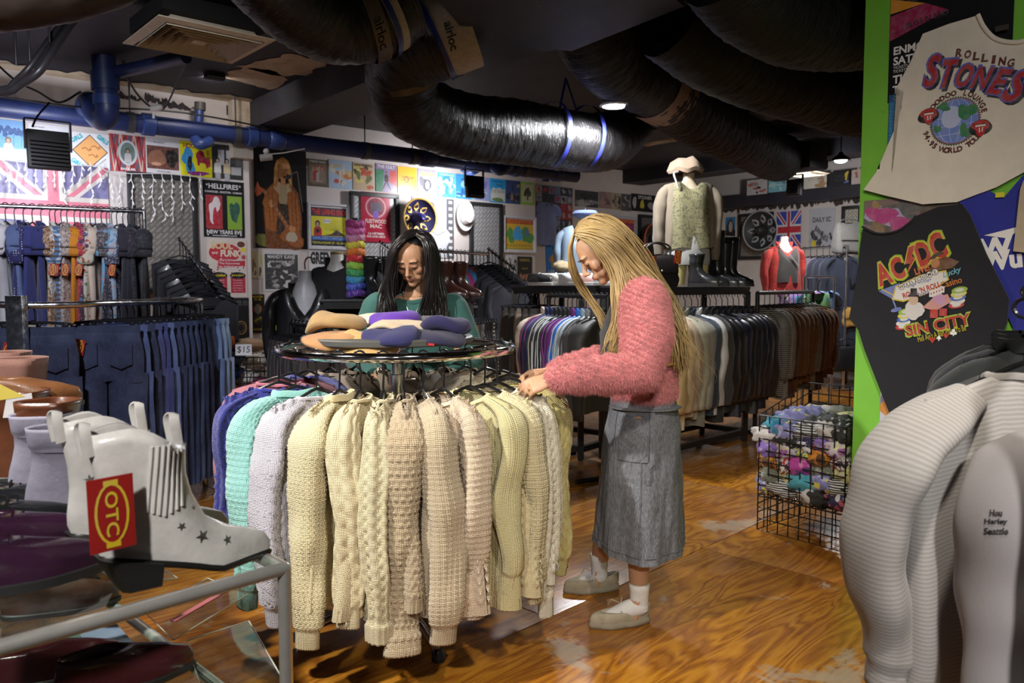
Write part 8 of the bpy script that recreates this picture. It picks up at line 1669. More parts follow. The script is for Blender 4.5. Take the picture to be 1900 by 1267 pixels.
for i,(px,py,Y,w_,d_,h_,mt,st_k,lb,nm)in enumerate(((1574,470,10.4,.42,.22,.38,fabric((0.15,0.145,0.135)),'pack','grey flap-top backpack at the top of the bag stand','backpack'),(1578,505,10.35,.26,.16,.24,fabric((0.16,0.14,0.12)),'strap','small khaki shoulder bag below the grey backpack','shoulder_bag'),(1580,556,10.35,.3,.2,.32,BB,'pack','black backpack in the middle of the bag stand','backpack'),(1553,602,10.3,.24,.12,.32,leather((0.12,0.07,0.04)),'strap','brown leather shoulder bag on the left of the bag stand','shoulder_bag'),(1582,606,10.25,.3,.14,.26,leather((0.42,0.24,0.06)),'strap','mustard tan bag on the bag stand','shoulder_bag'),(1568,688,10.2,.40,.24,.32,leather((0.014,0.014,0.015),.3),'handle','big black leather holdall at the foot of the bag stand','holdall'))):
    bag(at(px,py,Y),.1+.2*math.sin(i),lb,w_,d_,h_,mt,st_k,i in(0,2,4),nm,group='bags on the bag stand')
sg=at(715,500,5.9);r_=random.Random(4);tg=thing('slanted_arm','small slanted arm crowded with empty black hangers behind the woman in green','rail',at(705,452,6.0));m=MB();m.tube([Vector((0,0,0)),Vector((.16,-.25,-.1))],.01,8);m.build('arm',CH,tg)
for i in range(6):p=at(705,452,6.0)+Vector((.025*i,-.04*i,-.016*i));garment(p,.4,f'dark skimpy top, {ORD[i]} on the small arm behind the woman in green','top','blouse',[printed('floral',((0.03,0.03,0.035),(0.3,0.28,0.3),(0.1,0.08,0.1)),30.0,i*1.0)],'tops on the small arm',body=dict(sw=.14,hw=.16,L=.3,th=.03,res=.03,seed=i),hl='x',hg='hangers on the small arm')
garment(WC.pt(*WC.hit(1010,374,.11),.11),WC.ang,'pale blue t-shirt pinned under the tapestry','t-shirt','t_shirt',[fabric((0.24,0.3,0.52))],None,body=dict(sw=.22,hw=.25,L=.62,th=.02,z0=0.0,res=.03,seed=3),sl=dict(L=.16,r0=.09,r1=.09,out=.02,res=.04,cuff=0,flat=.3))

# ------------------------------------------------------------------ wire basket of scarves by the pillar
bc=Vector((1.356,4.34,0))+V*.25+U*.26
wire_basket(bc,VA,'black wire basket of scarves beside the green pillar',.5,.5,.78,.64,.062,0.0,plain((0.012,0.012,0.012),.4),r=.0035,floor_z=.19)
SCF=[('floral',((0.2,0.2,0.45),(0.6,0.55,0.1),(0.4,0.4,0.6)),'violet and yellow'),('dots',((0.02,0.02,0.02),(0.3,0.3,0.3)),'black pin dot'),('floral',((0.5,0.45,0.5),(0.3,0.1,0.3),(0.6,0.6,0.3)),'lilac and cream'),('paisley',((0.4,0.02,0.03),(0.6,0.58,0.55),(0.05,0.02,0.05)),'red and white'),('tie',((0.55,0.5,0.1),(0.5,0.48,0.42)),'pale yellow'),('stripes',((0.02,0.02,0.02),(0.6,0.6,0.6)),'black and white striped'),('floral',((0.03,0.02,0.08),(0.5,0.1,0.15),(0.6,0.6,0.65)),'navy spotted'),('paisley',((0.03,0.35,0.1),(0.6,0.55,0.1),(0.02,0.1,0.3)),'emerald patterned'),('floral',((0.4,0.05,0.3),(0.1,0.05,0.2),(0.6,0.2,0.4)),'magenta'),('tie',((0.02,0.2,0.35),(0.1,0.4,0.4)),'teal'),('tie',((0.5,0.47,0.44),(0.42,0.4,0.42)),'silver white'),('floral',((0.2,0.12,0.4),(0.35,0.3,0.5)),'purple'),('paisley',((0.55,0.2,0.02),(0.1,0.05,0.02)),'orange'),('floral',((0.15,0.16,0.12),(0.3,0.3,0.28)),'olive grey')]
slots=[]
r_=random.Random(21)
for j,z in enumerate((.245,.31,.38,.45,.52,.58)):
    for i in range(5):slots.append((-.2+.1*i+r_.uniform(-.02,.02),-.21+r_.uniform(0,.03),z+r_.uniform(-.015,.015)))
for j,z in enumerate((.245,.33,.42,.50,.57)):
    for i in range(4):slots.append((-.21+r_.uniform(0,.03),-.1+.1*i,z+r_.uniform(-.015,.015)))
for i in range(9):slots.append((-.13+.13*(i%3),-.1+.13*(i//3),.60+r_.uniform(0,.03)))
wn_={}
for i,(x,y,z)in enumerate(slots):
    kd,cs_,w_=SCF[(i*5+i//5*2)%len(SCF)]if i<len(slots)-9 else SCF[(0,1,1,0,1,4,2,13,1)[i-len(slots)+9]];wn_[w_]=wn_.get(w_,0)+1
    side='front' if i<30 else('left side' if i<50 else 'top');big=i>=50
    cloth_lump(bc+rotz(VA)@Vector((x,y,z)),(.095,.095,.05)if big else(.08+.015*math.sin(i),.05,.052),f'{w_} scarf, {ORD[(wn_[w_] - 1) % 30]} such, bundled at the {side} of the wire basket',printed(kd,cs_,26.0,float(i%4)),i*1.9,'scarf','scarf','scarves in the wire basket',VA+.5*math.sin(i*2.2),26,.34)
cloth_lump(bc+Vector((0,0,.40)),(.19,.19,.2),'dark scarf filling the middle of the wire basket',printed('floral',((0.05,0.04,0.08),(0.2,0.1,0.2)),30.0),1.0,'scarf','scarf','scarves in the wire basket',0,24,.2)

# ------------------------------------------------------------------ green pillar: posters and pinned t-shirts
def a_enm(A,w,h):
    A.poly([(-.5*w,.5*h),(.5*w,.5*h),(.5*w,.2*h),(-.5*w,.3*h)],K);A.poly([(-.5*w,.22*h),(-.2*w,.24*h),(-.5*w,.34*h)],(0.6,0.25,0.02));A.poly([(-.5*w,.0),(.0,.14*h),(-.2*w,.24*h),(-.5*w,.2*h)],(0.28,0.02,0.08));A.text('THE STREETS',-.02*w,.41*h,(0.35,0.35,0.35),w=.8*w,h=.09*h,shear=-.2);A.text('BLISS N ESO',-.18*w,.11*h,(0.03,0.02,0.03),w=.36*w,h=.045*h,rot=.12);A.text('with guests',-.42*w,.06*h,(0.03,0.02,0.03),w=.14*w,h=.02*h,rot=.12,bold=0)
    for k,(s,sz)in enumerate((('ENMORE',.085),('SATURDAY',.085),('TICKETS FROM ENMORE',.028),('TICKETEK PH 02 2',.028),('THE',.085),('TUESDAY',.085),('TICKETS',.028),('TICKETEK',.028))):A.text(s,-.46*w,(-.1,-.195,-.255,-.29,-.365,-.46,-.52,-.55)[k]*h*.88,WH,h=sz*h*.8,align='l',bold=.03 if sz>.05 else 0)
poster(WE,(1652,-70,1880,170),'dark gig poster high on the green pillar',(0.012,0.012,0.014),a_enm,rough=.3)
poster(WE,(1650,171,1720,262),'blue gridded poster edge behind the cream t-shirt',(0.04,0.22,0.45),lambda A,w,h:[A.line([(-.5*w,(-.5+.07*k)*h),(.5*w,(-.5+.07*k+.02)*h)],.003,(0.02,0.1,0.25))for k in range(15)]and[A.line([((-.5+.1*k)*w,-.5*h),((-.5+.1*k)*w,.5*h)],.003,(0.02,0.1,0.25))for k in range(11)])
poster(WE,(1603,365,1790,470),'comic style robot poster between the two t-shirts',(0.2,0.15,0.14),collage([(0.22,0.14,0.08),(0.35,0.33,0.5),(0.12,0.09,0.06),(0.4,0.05,0.2),(0.1,0.1,0.1),(0.3,0.2,0.1)],77,26))
poster(WE,(1633,700,1760,838),'mauve and orange comic poster low on the pillar',(0.5,0.5,0.58),collage([(0.3,0.28,0.5),(0.5,0.2,0.04),(0.2,0.15,0.3),(0.55,0.5,0.45)],78,16))
poster(WE,(1636,842,1760,930),'black poster edge with a red curve low on the pillar',(0.015,0.013,0.013),lambda A,w,h:A.ring(.1*w,0,.5*w,.4*h,.06*w,(0.4,0.03,0.02)))
def pinned(outline,base_off,mat,name,label,seed,art=None,collar=None,cat='t-shirt',amp=.004,thick=.008,extra=None):
    pts=[WE.hit(x,y,base_off)for x,y in outline];cs_=sum(p[0]for p in pts)/len(pts);cz_=sum(p[1]for p in pts)/len(pts);P=[(a-cs_,z-cz_)for a,z in pts]
    t_=thing(name,label,cat,WE.pt(cs_,cz_,base_off),WE.ang,'t-shirts pinned on the pillar')
    H=lambda x,z:(0 if art else 1)*amp*(math.sin(x*17+seed+1.3*math.sin(z*9+seed))+.6*math.sin(z*23+x*11+seed*2))*.5+amp*.8*math.exp(-(min(abs(z-min(q[1]for q in P)),.2)/.06)**2)*math.sin(x*40+seed)
    D=[]
    for i in range(len(P)):
        a,b=P[i],P[(i+1)%len(P)];n_=max(1,int(math.hypot(b[0]-a[0],b[1]-a[1])/.03))
        for k in range(n_):D.append((lerp(a[0],b[0],k/n_),lerp(a[1],b[1],k/n_)))
    bm=bmesh.new();vs=[bm.verts.new((x,0,z))for x,z in D];f=bm.faces.new(vs);bmesh.ops.triangulate(bm,faces=[f],ngon_method='EAR_CLIP');
    for _ in range(3):
        long=[e for e in bm.edges if e.calc_length()>.045]
        if not long:break
        bmesh.ops.subdivide_edges(bm,edges=long,cuts=1,use_grid_fill=False);bmesh.ops.triangulate(bm,faces=[q for q in bm.faces if len(q.verts)>3])
    for v in bm.verts:v.co.y=-thick/2-H(v.co.x,v.co.z)
    bmesh.ops.recalc_face_normals(bm,faces=list(bm.faces))
    if sum((q.normal.y for q in bm.faces))>0:bmesh.ops.reverse_faces(bm,faces=list(bm.faces))
    ext=bmesh.ops.extrude_face_region(bm,geom=list(bm.faces));
    for v in[g for g in ext['geom']if isinstance(g,bmesh.types.BMVert)]:v.co.y+=thick
    bmesh.ops.recalc_face_normals(bm,faces=list(bm.faces))
    me=bpy.data.meshes.new('cloth');bm.to_mesh(me);bm.free();me.materials.append(mat);me.polygons.foreach_set('use_smooth',[not art]*len(me.polygons));me.set_sharp_from_angle(angle=math.radians(50));mobj('cloth',me,t_)
    loc2=lambda px,py:(lambda q:(q[0]-cs_,q[1]-cz_))(WE.hit(px,py,base_off))
    if art:A=Art();A.fn=lambda x,y,z:(x,y-thick/2-H(x,z)-.002,z);art(A,loc2);A.build(t_,rough=.8)
    if collar:m=MB();m.tube(spline([Vector((q[0],-thick/2-.006,q[1]))for q in(loc2(*c)for c in collar)],6),.009,8,flat=.6);m.build('neckband',mat,t_)
    if extra:extra(t_,loc2)
    return t_
def a_stones(A,L2):
    k=abs(L2(1800,150)[0]-L2(1700,150)[0])/100;px=lambda n:n*k;R1,BLp=(0.36,0.02,0.025),(0.10,0.11,0.42)
    for i,ch in enumerate('ROLLING'):x,z=L2(1781+i*16.0,98+i*3.2);A.text(ch,x,z,(0.09,0.015,0.015),w=px(12 if ch!='I' else 6),h=px(15),rot=-.13,bold=.04)
    G=[(1731,132,66,36,.10),(1762,137,58,34,.0),(1791,141,48,34,-.08),(1823,145,46,38,-.14),(1856,152,52,36,-.2),(1888,160,64,42,-.28)]
    for ch,(x0,y0,h_,w_,r_)in zip('STONES',G):
        x,z=L2(x0,y0);A.text(ch,x+px(4),z-px(4),(0.01,0.01,0.02),w=px(w_),h=px(h_),rot=r_-.12,bold=.065,shear=.25);A.text(ch,x-px(1),z+px(1),BLp,w=px(w_),h=px(h_),rot=r_-.12,bold=.06,shear=.25);A.text(ch,x,z,R1,w=px(w_-5),h=px(h_-6),rot=r_-.12,bold=.03,shear=.25)
    gx,gz=L2(1773,225);r=px(42);A.star(gx,gz,r*1.12,(0.02,0.09,0.06),60,.92);A.ell(gx,gz,r*1.04,r*1.04,(0.3,0.06,0.02),40);A.ell(gx,gz,r,r,(0.14,0.22,0.55),40);A.ell(gx-r*.15,gz+r*.2,r*.45,r*.5,(0.42,0.48,0.68),30)
    for q in(-.6,-.2,.2,.6):A.line([(gx+r*q*math.cos(t)*1.1+r*.1*q,gz+r*math.sin(t))for t in np.linspace(-1.3,1.3,9)],px(.8),(0.5,0.55,0.7));A.line([(gx-r*math.sqrt(1-q*q),gz+q*r),(gx+r*math.sqrt(1-q*q),gz+q*r*.9)],px(.8),(0.5,0.55,0.7))
    GRc=(0.03,0.18,0.07);A.poly(blob(gx+r*.5,gz+r*.35,r*.33,r*.4,4,18,.5),GRc);A.poly(blob(gx+r*.45,gz-r*.5,r*.22,r*.32,9,16,.5),GRc);A.poly(blob(gx-r*.5,gz+r*.72,r*.3,r*.16,5,16,.6),GRc);A.poly(blob(gx-r*.75,gz-r*.25,r*.14,r*.2,7,14,.5),GRc)
    A.arc('VOODOO LOUNGE',gx,gz,r*1.27,2.75,.12,(0.09,0.015,0.015),px(9.5),.03);A.arc('94-95 WORLD TOUR',gx,gz,r*1.29,3.35,5.75,(0.09,0.015,0.015),px(10),.03,flip=True)
    for x0,y0,s in((1725,215,1),(1821,237,1)):
        x,z=L2(x0,y0);A.poly(blob(x,z,px(19),px(15),3,18,.12),K);A.poly(blob(x,z+px(4),px(17),px(9),5,18,.15),(0.4,0.02,0.02));A.poly([(x-px(13),z+px(4)),(x-px(6),z+px(7)),(x,z+px(5)),(x+px(6),z+px(7)),(x+px(13),z+px(3)),(x,z-px(2))],K);A.rect(x-px(9),z+px(2),x+px(9),z+px(5),(0.7,0.68,0.62));A.poly([(x-px(10),z+px(2)),(x+px(10),z+px(2)),(x+px(7),z-px(12)),(x+px(1),z-px(18)),(x-px(6),z-px(12))],(0.42,0.02,0.025));A.line([(x-px(2),z),(x-px(1),z-px(9))],px(2),(0.65,0.6,0.55));A.line([(x+px(4),z),(x+px(3),z-px(8))],px(2),(0.65,0.6,0.55))
CT_=fabric((0.66,0.61,0.52),.9,.06)
def stones_extra(t_,L2):x,z=L2(1861,53);m=MB();m.box((x,-.012,z),(.05,.004,.022));m.build('neck_label',plain((0.03,0.025,0.02),.6),t_)
pinned([(1818,28),(1760,45),(1713,63),(1690,115),(1664,163),(1677,170),(1674,200),(1658,246),(1626,320),(1603,352),(1640,362),(1712,379),(1776,375),(1850,347),(1900,320),(1985,300),(2010,170),(2045,205),(2080,190),(2050,80),(1945,36),(1922,64),(1888,78),(1850,72),(1828,52)],.028,CT_,'t_shirt','cream Rolling Stones world tour t-shirt with a globe, pinned high',1.0,a_stones,[(1816,28),(1828,52),(1850,73),(1888,79),(1922,66),(1946,36)],extra=stones_extra)
def a_blue(A,L2):
    x,z=L2(1845,478);k=abs(L2(1800,450)[0]-L2(1700,450)[0])/100;A.text('W',x+k*2,z+k*18,WH,w=k*60,h=k*40,rot=.1,bold=.05);A.text('Wu',x+k*12,z-k*5,WH,w=k*70,h=k*36,rot=.12,bold=.05);A.poly([(x-k*18,z+k*42),(x+k*60,z+k*60),(x+k*20,z+k*35)],WH)
pinned([(1778,374),(1832,352),(1862,368),(1898,326),(2000,330),(2010,640),(1900,650),(1872,590),(1830,470),(1802,400)],.016,fabric((0.018,0.025,0.26)),'t_shirt','royal blue t-shirt with white lettering pinned behind the black one',3.0,a_blue,extra=lambda t_,L2:(lambda q:(lambda m:(m.box((q[0],-.014,q[1]),(.034,.004,.02)),m.build('neck_label',plain((0.6,0.55,0.03),.6),t_)))(MB()))(L2(1858,362)))
def a_acdc(A,L2):
    k=abs(L2(1750,500)[0]-L2(1650,500)[0])/100;px=lambda n:n*k;rd,yl=(0.38,0.035,0.02),(0.55,0.42,0.03)
    for ch,x0,y0,w_,h_,r_ in(('A',1640,508,30,44,.36),('C',1666,498,24,44,.36),('D',1714,470,26,46,.36),('C',1741,456,26,50,.4)):
        x,z=L2(x0,y0);A.text(ch,x,z,(0.25,0.4,0.02),w=px(w_+9),h=px(h_+9),rot=r_,bold=.07);A.text(ch,x,z,yl,w=px(w_+4),h=px(h_+4),rot=r_,bold=.06);A.text(ch,x,z,rd,w=px(w_),h=px(h_),rot=r_,bold=.045)
    x,z=L2(1690,484);P=[(-4,26),(8,30),(2,6),(10,8),(-6,-28),(0,-4),(-9,-6)];A.poly([(x+px(a*1.25),z+px(b*1.1))for a,b in P],yl);A.poly([(x+px(a),z+px(b))for a,b in P],rd)
    x,z=L2(1712,500);A.text('LIVE!',x,z,(0.5,0.1,0.02),w=px(28),h=px(13),rot=.34,bold=.04)
    # hatted player and guitar, drink glass, flash
    x,z=L2(1745,490);A.poly([(x-px(20),z-px(14)),(x+px(22),z-px(8)),(x+px(34),z+px(4)),(x+px(10),z+px(14)),(x-px(10),z+px(8))],(0.12,0.05,0.02));A.ell(x-px(8),z+px(2),px(8),px(9),(0.4,0.16,0.06));A.poly([(x-px(22),z+px(6)),(x+px(8),z+px(20)),(x,z+px(24)),(x-px(12),z+px(18))],(0.05,0.03,0.02))
    x,z=L2(1652,540);A.poly([(x-px(22),z),(x+px(20),z+px(16)),(x+px(10),z-px(18))],(0.12,0.16,0.4));A.line([(x+px(4),z-px(10)),(x+px(14),z-px(34))],px(3),(0.15,0.2,0.45));A.ell(x+px(14),z-px(36),px(11),px(4),(0.12,0.16,0.4),rot=.3);A.line([(x-px(16),z+px(4)),(x+px(8),z-px(8))],px(2),yl)
    c=L2(1708,535);A.poly([(c[0]+px(a),c[1]+px(b))for a,b in((-52,-22),(-46,4),(0,26),(46,34),(52,16),(10,-12),(-30,-26))],yl);A.poly([(c[0]+px(a),c[1]+px(b))for a,b in((-49,-20),(-44,2),(0,23),(44,31),(49,16),(10,-10),(-30,-23))],(0.6,0.58,0.55))
    for i,ch in enumerate('WELCOME'):x,z=L2(1674+i*10.4,532-i*4.6);A.ell(x,z,px(6.2),px(6.2),(0.03,0.02,0.02),12);A.ell(x,z,px(5.2),px(5.2),(0.62,0.6,0.55),12);A.text(ch,x,z,K,h=px(6),rot=.4)
    x,z=L2(1711,536);A.text("ROCK 'N ROLL",x,z-px(2),(0.4,0.02,0.02),w=px(72),h=px(11),rot=.33,bold=.03);x,z=L2(1708,525);A.text('High Voltage',x+px(0),z,(0.1,0.15,0.4),w=px(44),h=px(7),rot=.34,bold=0,shear=.3);x,z=L2(1714,545);A.text('NEVADA',x,z,(0.1,0.12,0.4),w=px(34),h=px(6),rot=.33)
    x,z=L2(1768,506);A.text('Lucky',x,z,(0.12,0.35,0.45),w=px(34),h=px(14),rot=.35,shear=.3,bold=.02);x,z=L2(1766,524);A.text('Casino',x,z,(0.45,0.14,0.02),w=px(38),h=px(12),rot=.3,bold=.02)
    for cx_,cy_,n_ in((1676,592,5),(1776,552,5)):
        for q in range(n_):x,z=L2(cx_+q*1.5,cy_+14-q*7);A.ell(x,z,px(14),px(6),[(0.4,0.03,0.03),(0.6,0.6,0.6),(0.05,0.12,0.4),(0.55,0.5,0.1),(0.25,0.4,0.05)][q%5],rot=.2);A.ell(x,z,px(8),px(3.2),(0.55,0.55,0.52),rot=.2)
    x,z=L2(1698,570);A.poly(blob(x,z-px(6),px(16),px(20),4,14,.3),(0.55,0.53,0.52));A.ell(x-px(2),z+px(14),px(9),px(10),(0.5,0.36,0.26));A.rect(x-px(12),z+px(20),x+px(8),z+px(24),K);A.rect(x-px(8),z+px(22),x+px(4),z+px(36),K)
    x,z=L2(1738,565);A.poly([(x-px(24),z-px(6)),(x-px(6),z+px(12)),(x+px(20),z+px(20)),(x+px(28),z+px(6)),(x,z-px(12))],(0.5,0.25,0.22));A.poly(blob(x+px(6),z+px(10),px(12),px(10),5),(0.45,0.25,0.4));x,z=L2(1742,582);A.rect(x-px(14),z-px(8),x,z+px(8),(0.4,0.03,0.02));A.rect(x+px(2),z-px(4),x+px(16),z+px(10),(0.36,0.02,0.02))
    for q in range(5):x,z=L2(1730+q*5,545-q*2);A.rect(x-px(4),z-px(6),x+px(4),z+px(6),(0.62,0.6,0.58));A.ell(x,z,px(1.5),px(2),(0.4,0.02,0.02),8)
    x,z=L2(1741,603);A.text('SIN CITY',x,z,(0.3,0.42,0.03),w=px(124),h=px(27),rot=.24,bold=.06);A.text('SIN CITY',x,z,(0.36,0.03,0.02),w=px(118),h=px(21),rot=.24,bold=.035)
    x,z=L2(1748,618);A.text("Hell Ain't A Bad Place To Be",x,z,(0.5,0.42,0.02),w=px(88),h=px(12),rot=.3,bold=0)
    x,z=L2(1731,631);A.ell(x-px(2),z+px(2),px(3.2),px(3.4),rd,10);A.ell(x+px(3),z+px(2.5),px(3.2),px(3.4),rd,10);A.poly([(x-px(5),z+px(1)),(x+px(6),z+px(2)),(x+px(1),z-px(6))],rd)
    x,z=L2(1744,627);A.poly([(x-px(5),z-px(2)),(x,z+px(6)),(x+px(5),z-px(2))],WH);A.rect(x-px(1),z-px(5),x+px(1),z,WH);x,z=L2(1757,622);A.poly([(x,z+px(6)),(x+px(5),z),(x,z-px(6)),(x-px(5),z)],rd);x,z=L2(1771,617);[A.ell(x+px(a),z+px(b),px(3),px(3),WH,10)for a,b in((-3,-1),(3,-1),(0,4))];A.rect(x-px(1),z-px(6),x+px(1),z,WH)
pinned([(1602,421),(1630,432),(1665,428),(1690,412),(1702,400),(1740,384),(1785,378),(1800,398),(1830,470),(1873,556),(1869,600),(1850,640),(1800,720),(1760,780),(1654,773),(1640,740),(1605,650),(1593,612),(1576,590),(1590,520),(1596,460)],.04,fabric((0.010,0.011,0.015),.95),'t_shirt','black sleeveless AC/DC Sin City t-shirt pinned below the cream one',5.0,a_acdc,[(1602,421),(1630,433),(1665,429),(1690,413),(1702,400)])
pinned([(1894,350),(1900,335),(1990,330),(1990,480),(1880,466)],.05,fabric((0.42,0.35,0.25)),'t_shirt','edge of a beige t-shirt at the far right of the pillar',7.0)

# ------------------------------------------------------------------ sweatshirts hanging at the right edge
rz_=1.30;r0,r1=Vector((0.85,1.2,rz_)),Vector((1.6,2.45,rz_))
rail('clothes_rail','chrome rail of sweatshirts at the right edge',r0,r1,.016,CH,True)
WAF=knit((0.44,0.42,0.40),60.0,.3)
GS='sweatshirts at the right edge'
def sw_hanger(p,rz,lb):h=put_hanger(p,rz,lb,'hangers at the right edge');h.scale=(1,1.6,1.0);return h
def stripe_mat(c1,c2,pitch):
    b=NB('ribbed_stripe');uv=b.n('ShaderNodeUVMap',uv_map='UVMap').outputs[0];w=b.n('ShaderNodeTexWave',{'Vector':uv,'Scale':pitch,'Distortion':.6,'Detail':1.0,'Detail Scale':4.0},bands_direction='Y');fz=b.noise(350,2,.6,b.obj())
    b.set(color=b.ramp(w.outputs['Fac'],[(0.3,c1),(0.7,c2)]),rough=.95,sheen=.2,normal=b.bump(w.outputs['Fac'],.06,.002,b.bump(fz.outputs[0],.3,.002)));return b.m
STR=stripe_mat((0.40,0.38,0.37),(0.50,0.48,0.47),34.0)
p=Vector((1.075,1.66,rz_));garment(p,PI+.25,'pale grey sweatshirt with fine ribbed stripes at the right edge','sweatshirt','sweatshirt',[STR],GS,body=dict(sw=.235,hw=.29,L=.68,th=.07,res=.012,fold=.02,seed=3.0,slope=.38,neck=.1,dropf=.04),sl=dict(L=.60,r0=.092,r1=.056,out=.09,res=.012,seed=2.0,cuff=.06,flat=.62,wob=.015,fwd=-.02),coll=(STR,dict(h=.008,flare=.0)));sw_hanger(p,PI+.25,'black hanger of the striped grey sweatshirt')
WSW=fabric((0.50,0.47,0.49),.92,.05)
p=Vector((1.16,1.48,rz_-.03));ws=garment(p,PI+.30,'plain off-white sweatshirt with small black lettering at the right edge','sweatshirt','sweatshirt',[WSW],GS,body=dict(sw=.225,hw=.27,L=.68,th=.07,res=.014,fold=.018,seed=5.0,slope=.4,neck=.1,dropf=.05),sl=dict(L=.62,r0=.095,r1=.056,out=.08,res=.014,seed=4.4,cuff=.06,flat=.6),coll=(WSW,dict(h=.008)));sw_hanger(p,PI+.30,'black hanger of the off-white sweatshirt')
bpy.context.view_layer.update();_bv=[]
for ch in ws.children:
    if ch.name.split('.')[0]in('body','sleeve'):_bv.append(BVHTree.FromPolygons([ws.matrix_world@v.co for v in ch.data.vertices],[tuple(q.vertices)for q in ch.data.polygons]))
A=MB();A.color((0.02,0.02,0.03));_c=ray(1848,972).normalized()
for k,s_ in enumerate(('Hou','Harley','Seattle')):
    v,f,(a_,b_,lo,hi)=text_mesh(s_,.03,.1);kx=(24,44,46)[k]/(b_-a_);kz=13/(hi-lo);V_=[]
    for q in v:
        d=ray(1848+(q[0]-(a_+b_)/2)*kx,958+17*k-(q[1]-lo)*kz).normalized();hs=[h for h in(t_.ray_cast(CAM,d)for t_ in _bv)if h[0]];h=min(hs,key=lambda e:e[3])if hs else None
        V_.append((h[0]-d*.0025-ws.location)if h else None)
    if all(q is not None for q in V_):A.add([ws.matrix_world.to_3x3().inverted()@q for q in V_],f)
A.build('print',print_mat(.8),ws,smooth=False)
for i,(yy,c,lb)in enumerate(((1.95,(0.014,0.018,0.02),'black hooded top behind the striped sweatshirt'),(2.12,(0.012,0.014,0.022),'dark navy hooded top second behind the striped sweatshirt'),(2.3,(0.010,0.011,0.013),'black hooded top furthest back at the right edge'))):
    p=Vector((1.08+.6*(yy-1.6),yy,rz_+.03));mt=fabric(c,.9);garment(p,PI+.3,lb,'hooded top','hooded_top',[mt],GS,body=dict(sw=.225,hw=.27,L=.66,th=.06,res=.022,fold=.02,seed=i+6.0,slope=.36,neck=.1),sl=dict(L=.6,r0=.085,r1=.055,out=.05,res=.022,seed=i*1.7,cuff=.06),coll=(mt,dict(h=.03,flare=.03)));sw_hanger(p,PI+.3,f'black hanger of the {lb}')

# ------------------------------------------------------------------ glass display table with boots
TZ=.83;c0=atz(527,1042,TZ);e1=(atz(-200,1240,TZ)-c0);e1.z=0;e1.normalize();e2=Vector((e1.y,-e1.x,0));
if e2.y<0:e2=-e2
tb_=thing('glass_table','chrome framed glass display table with boots in the left foreground','table',(c0.x,c0.y,0));o_=tb_.location.copy();TA,TB=1.3,1.55
cn=[Vector(),e1*TA,e1*TA+e2*TB,e2*TB];SILV=plain((0.72,0.70,0.66),.3,.7);FR_=.013
for i in range(4):
    for zz,nm in((TZ-FR_,'top_rail'),(.48,'lower_rail')):m=MB();m.tube([cn[i]+Vector((0,0,zz)),cn[(i+1)%4]+Vector((0,0,zz))],FR_,12);m.build(nm,SILV,tb_)
    m=MB();m.tube([cn[i]+Vector((0,0,0)),cn[i]+Vector((0,0,TZ-FR_))],FR_,12);m.ell(cn[i]+Vector((0,0,TZ-FR_)),FR_,10,8);m.build('leg',SILV,tb_)
for zz,nm in((TZ-.004,'glass_top'),(.49,'glass_shelf')):m=MB();m.box((cn[0]+cn[2])/2+Vector((0,0,zz)),(TA-.02,TB-.02,.006),rotz(math.atan2(e1.y,e1.x)));m.build(nm,glass(),tb_)
WLE=leather((0.62,0.60,0.58),.32,40.0)
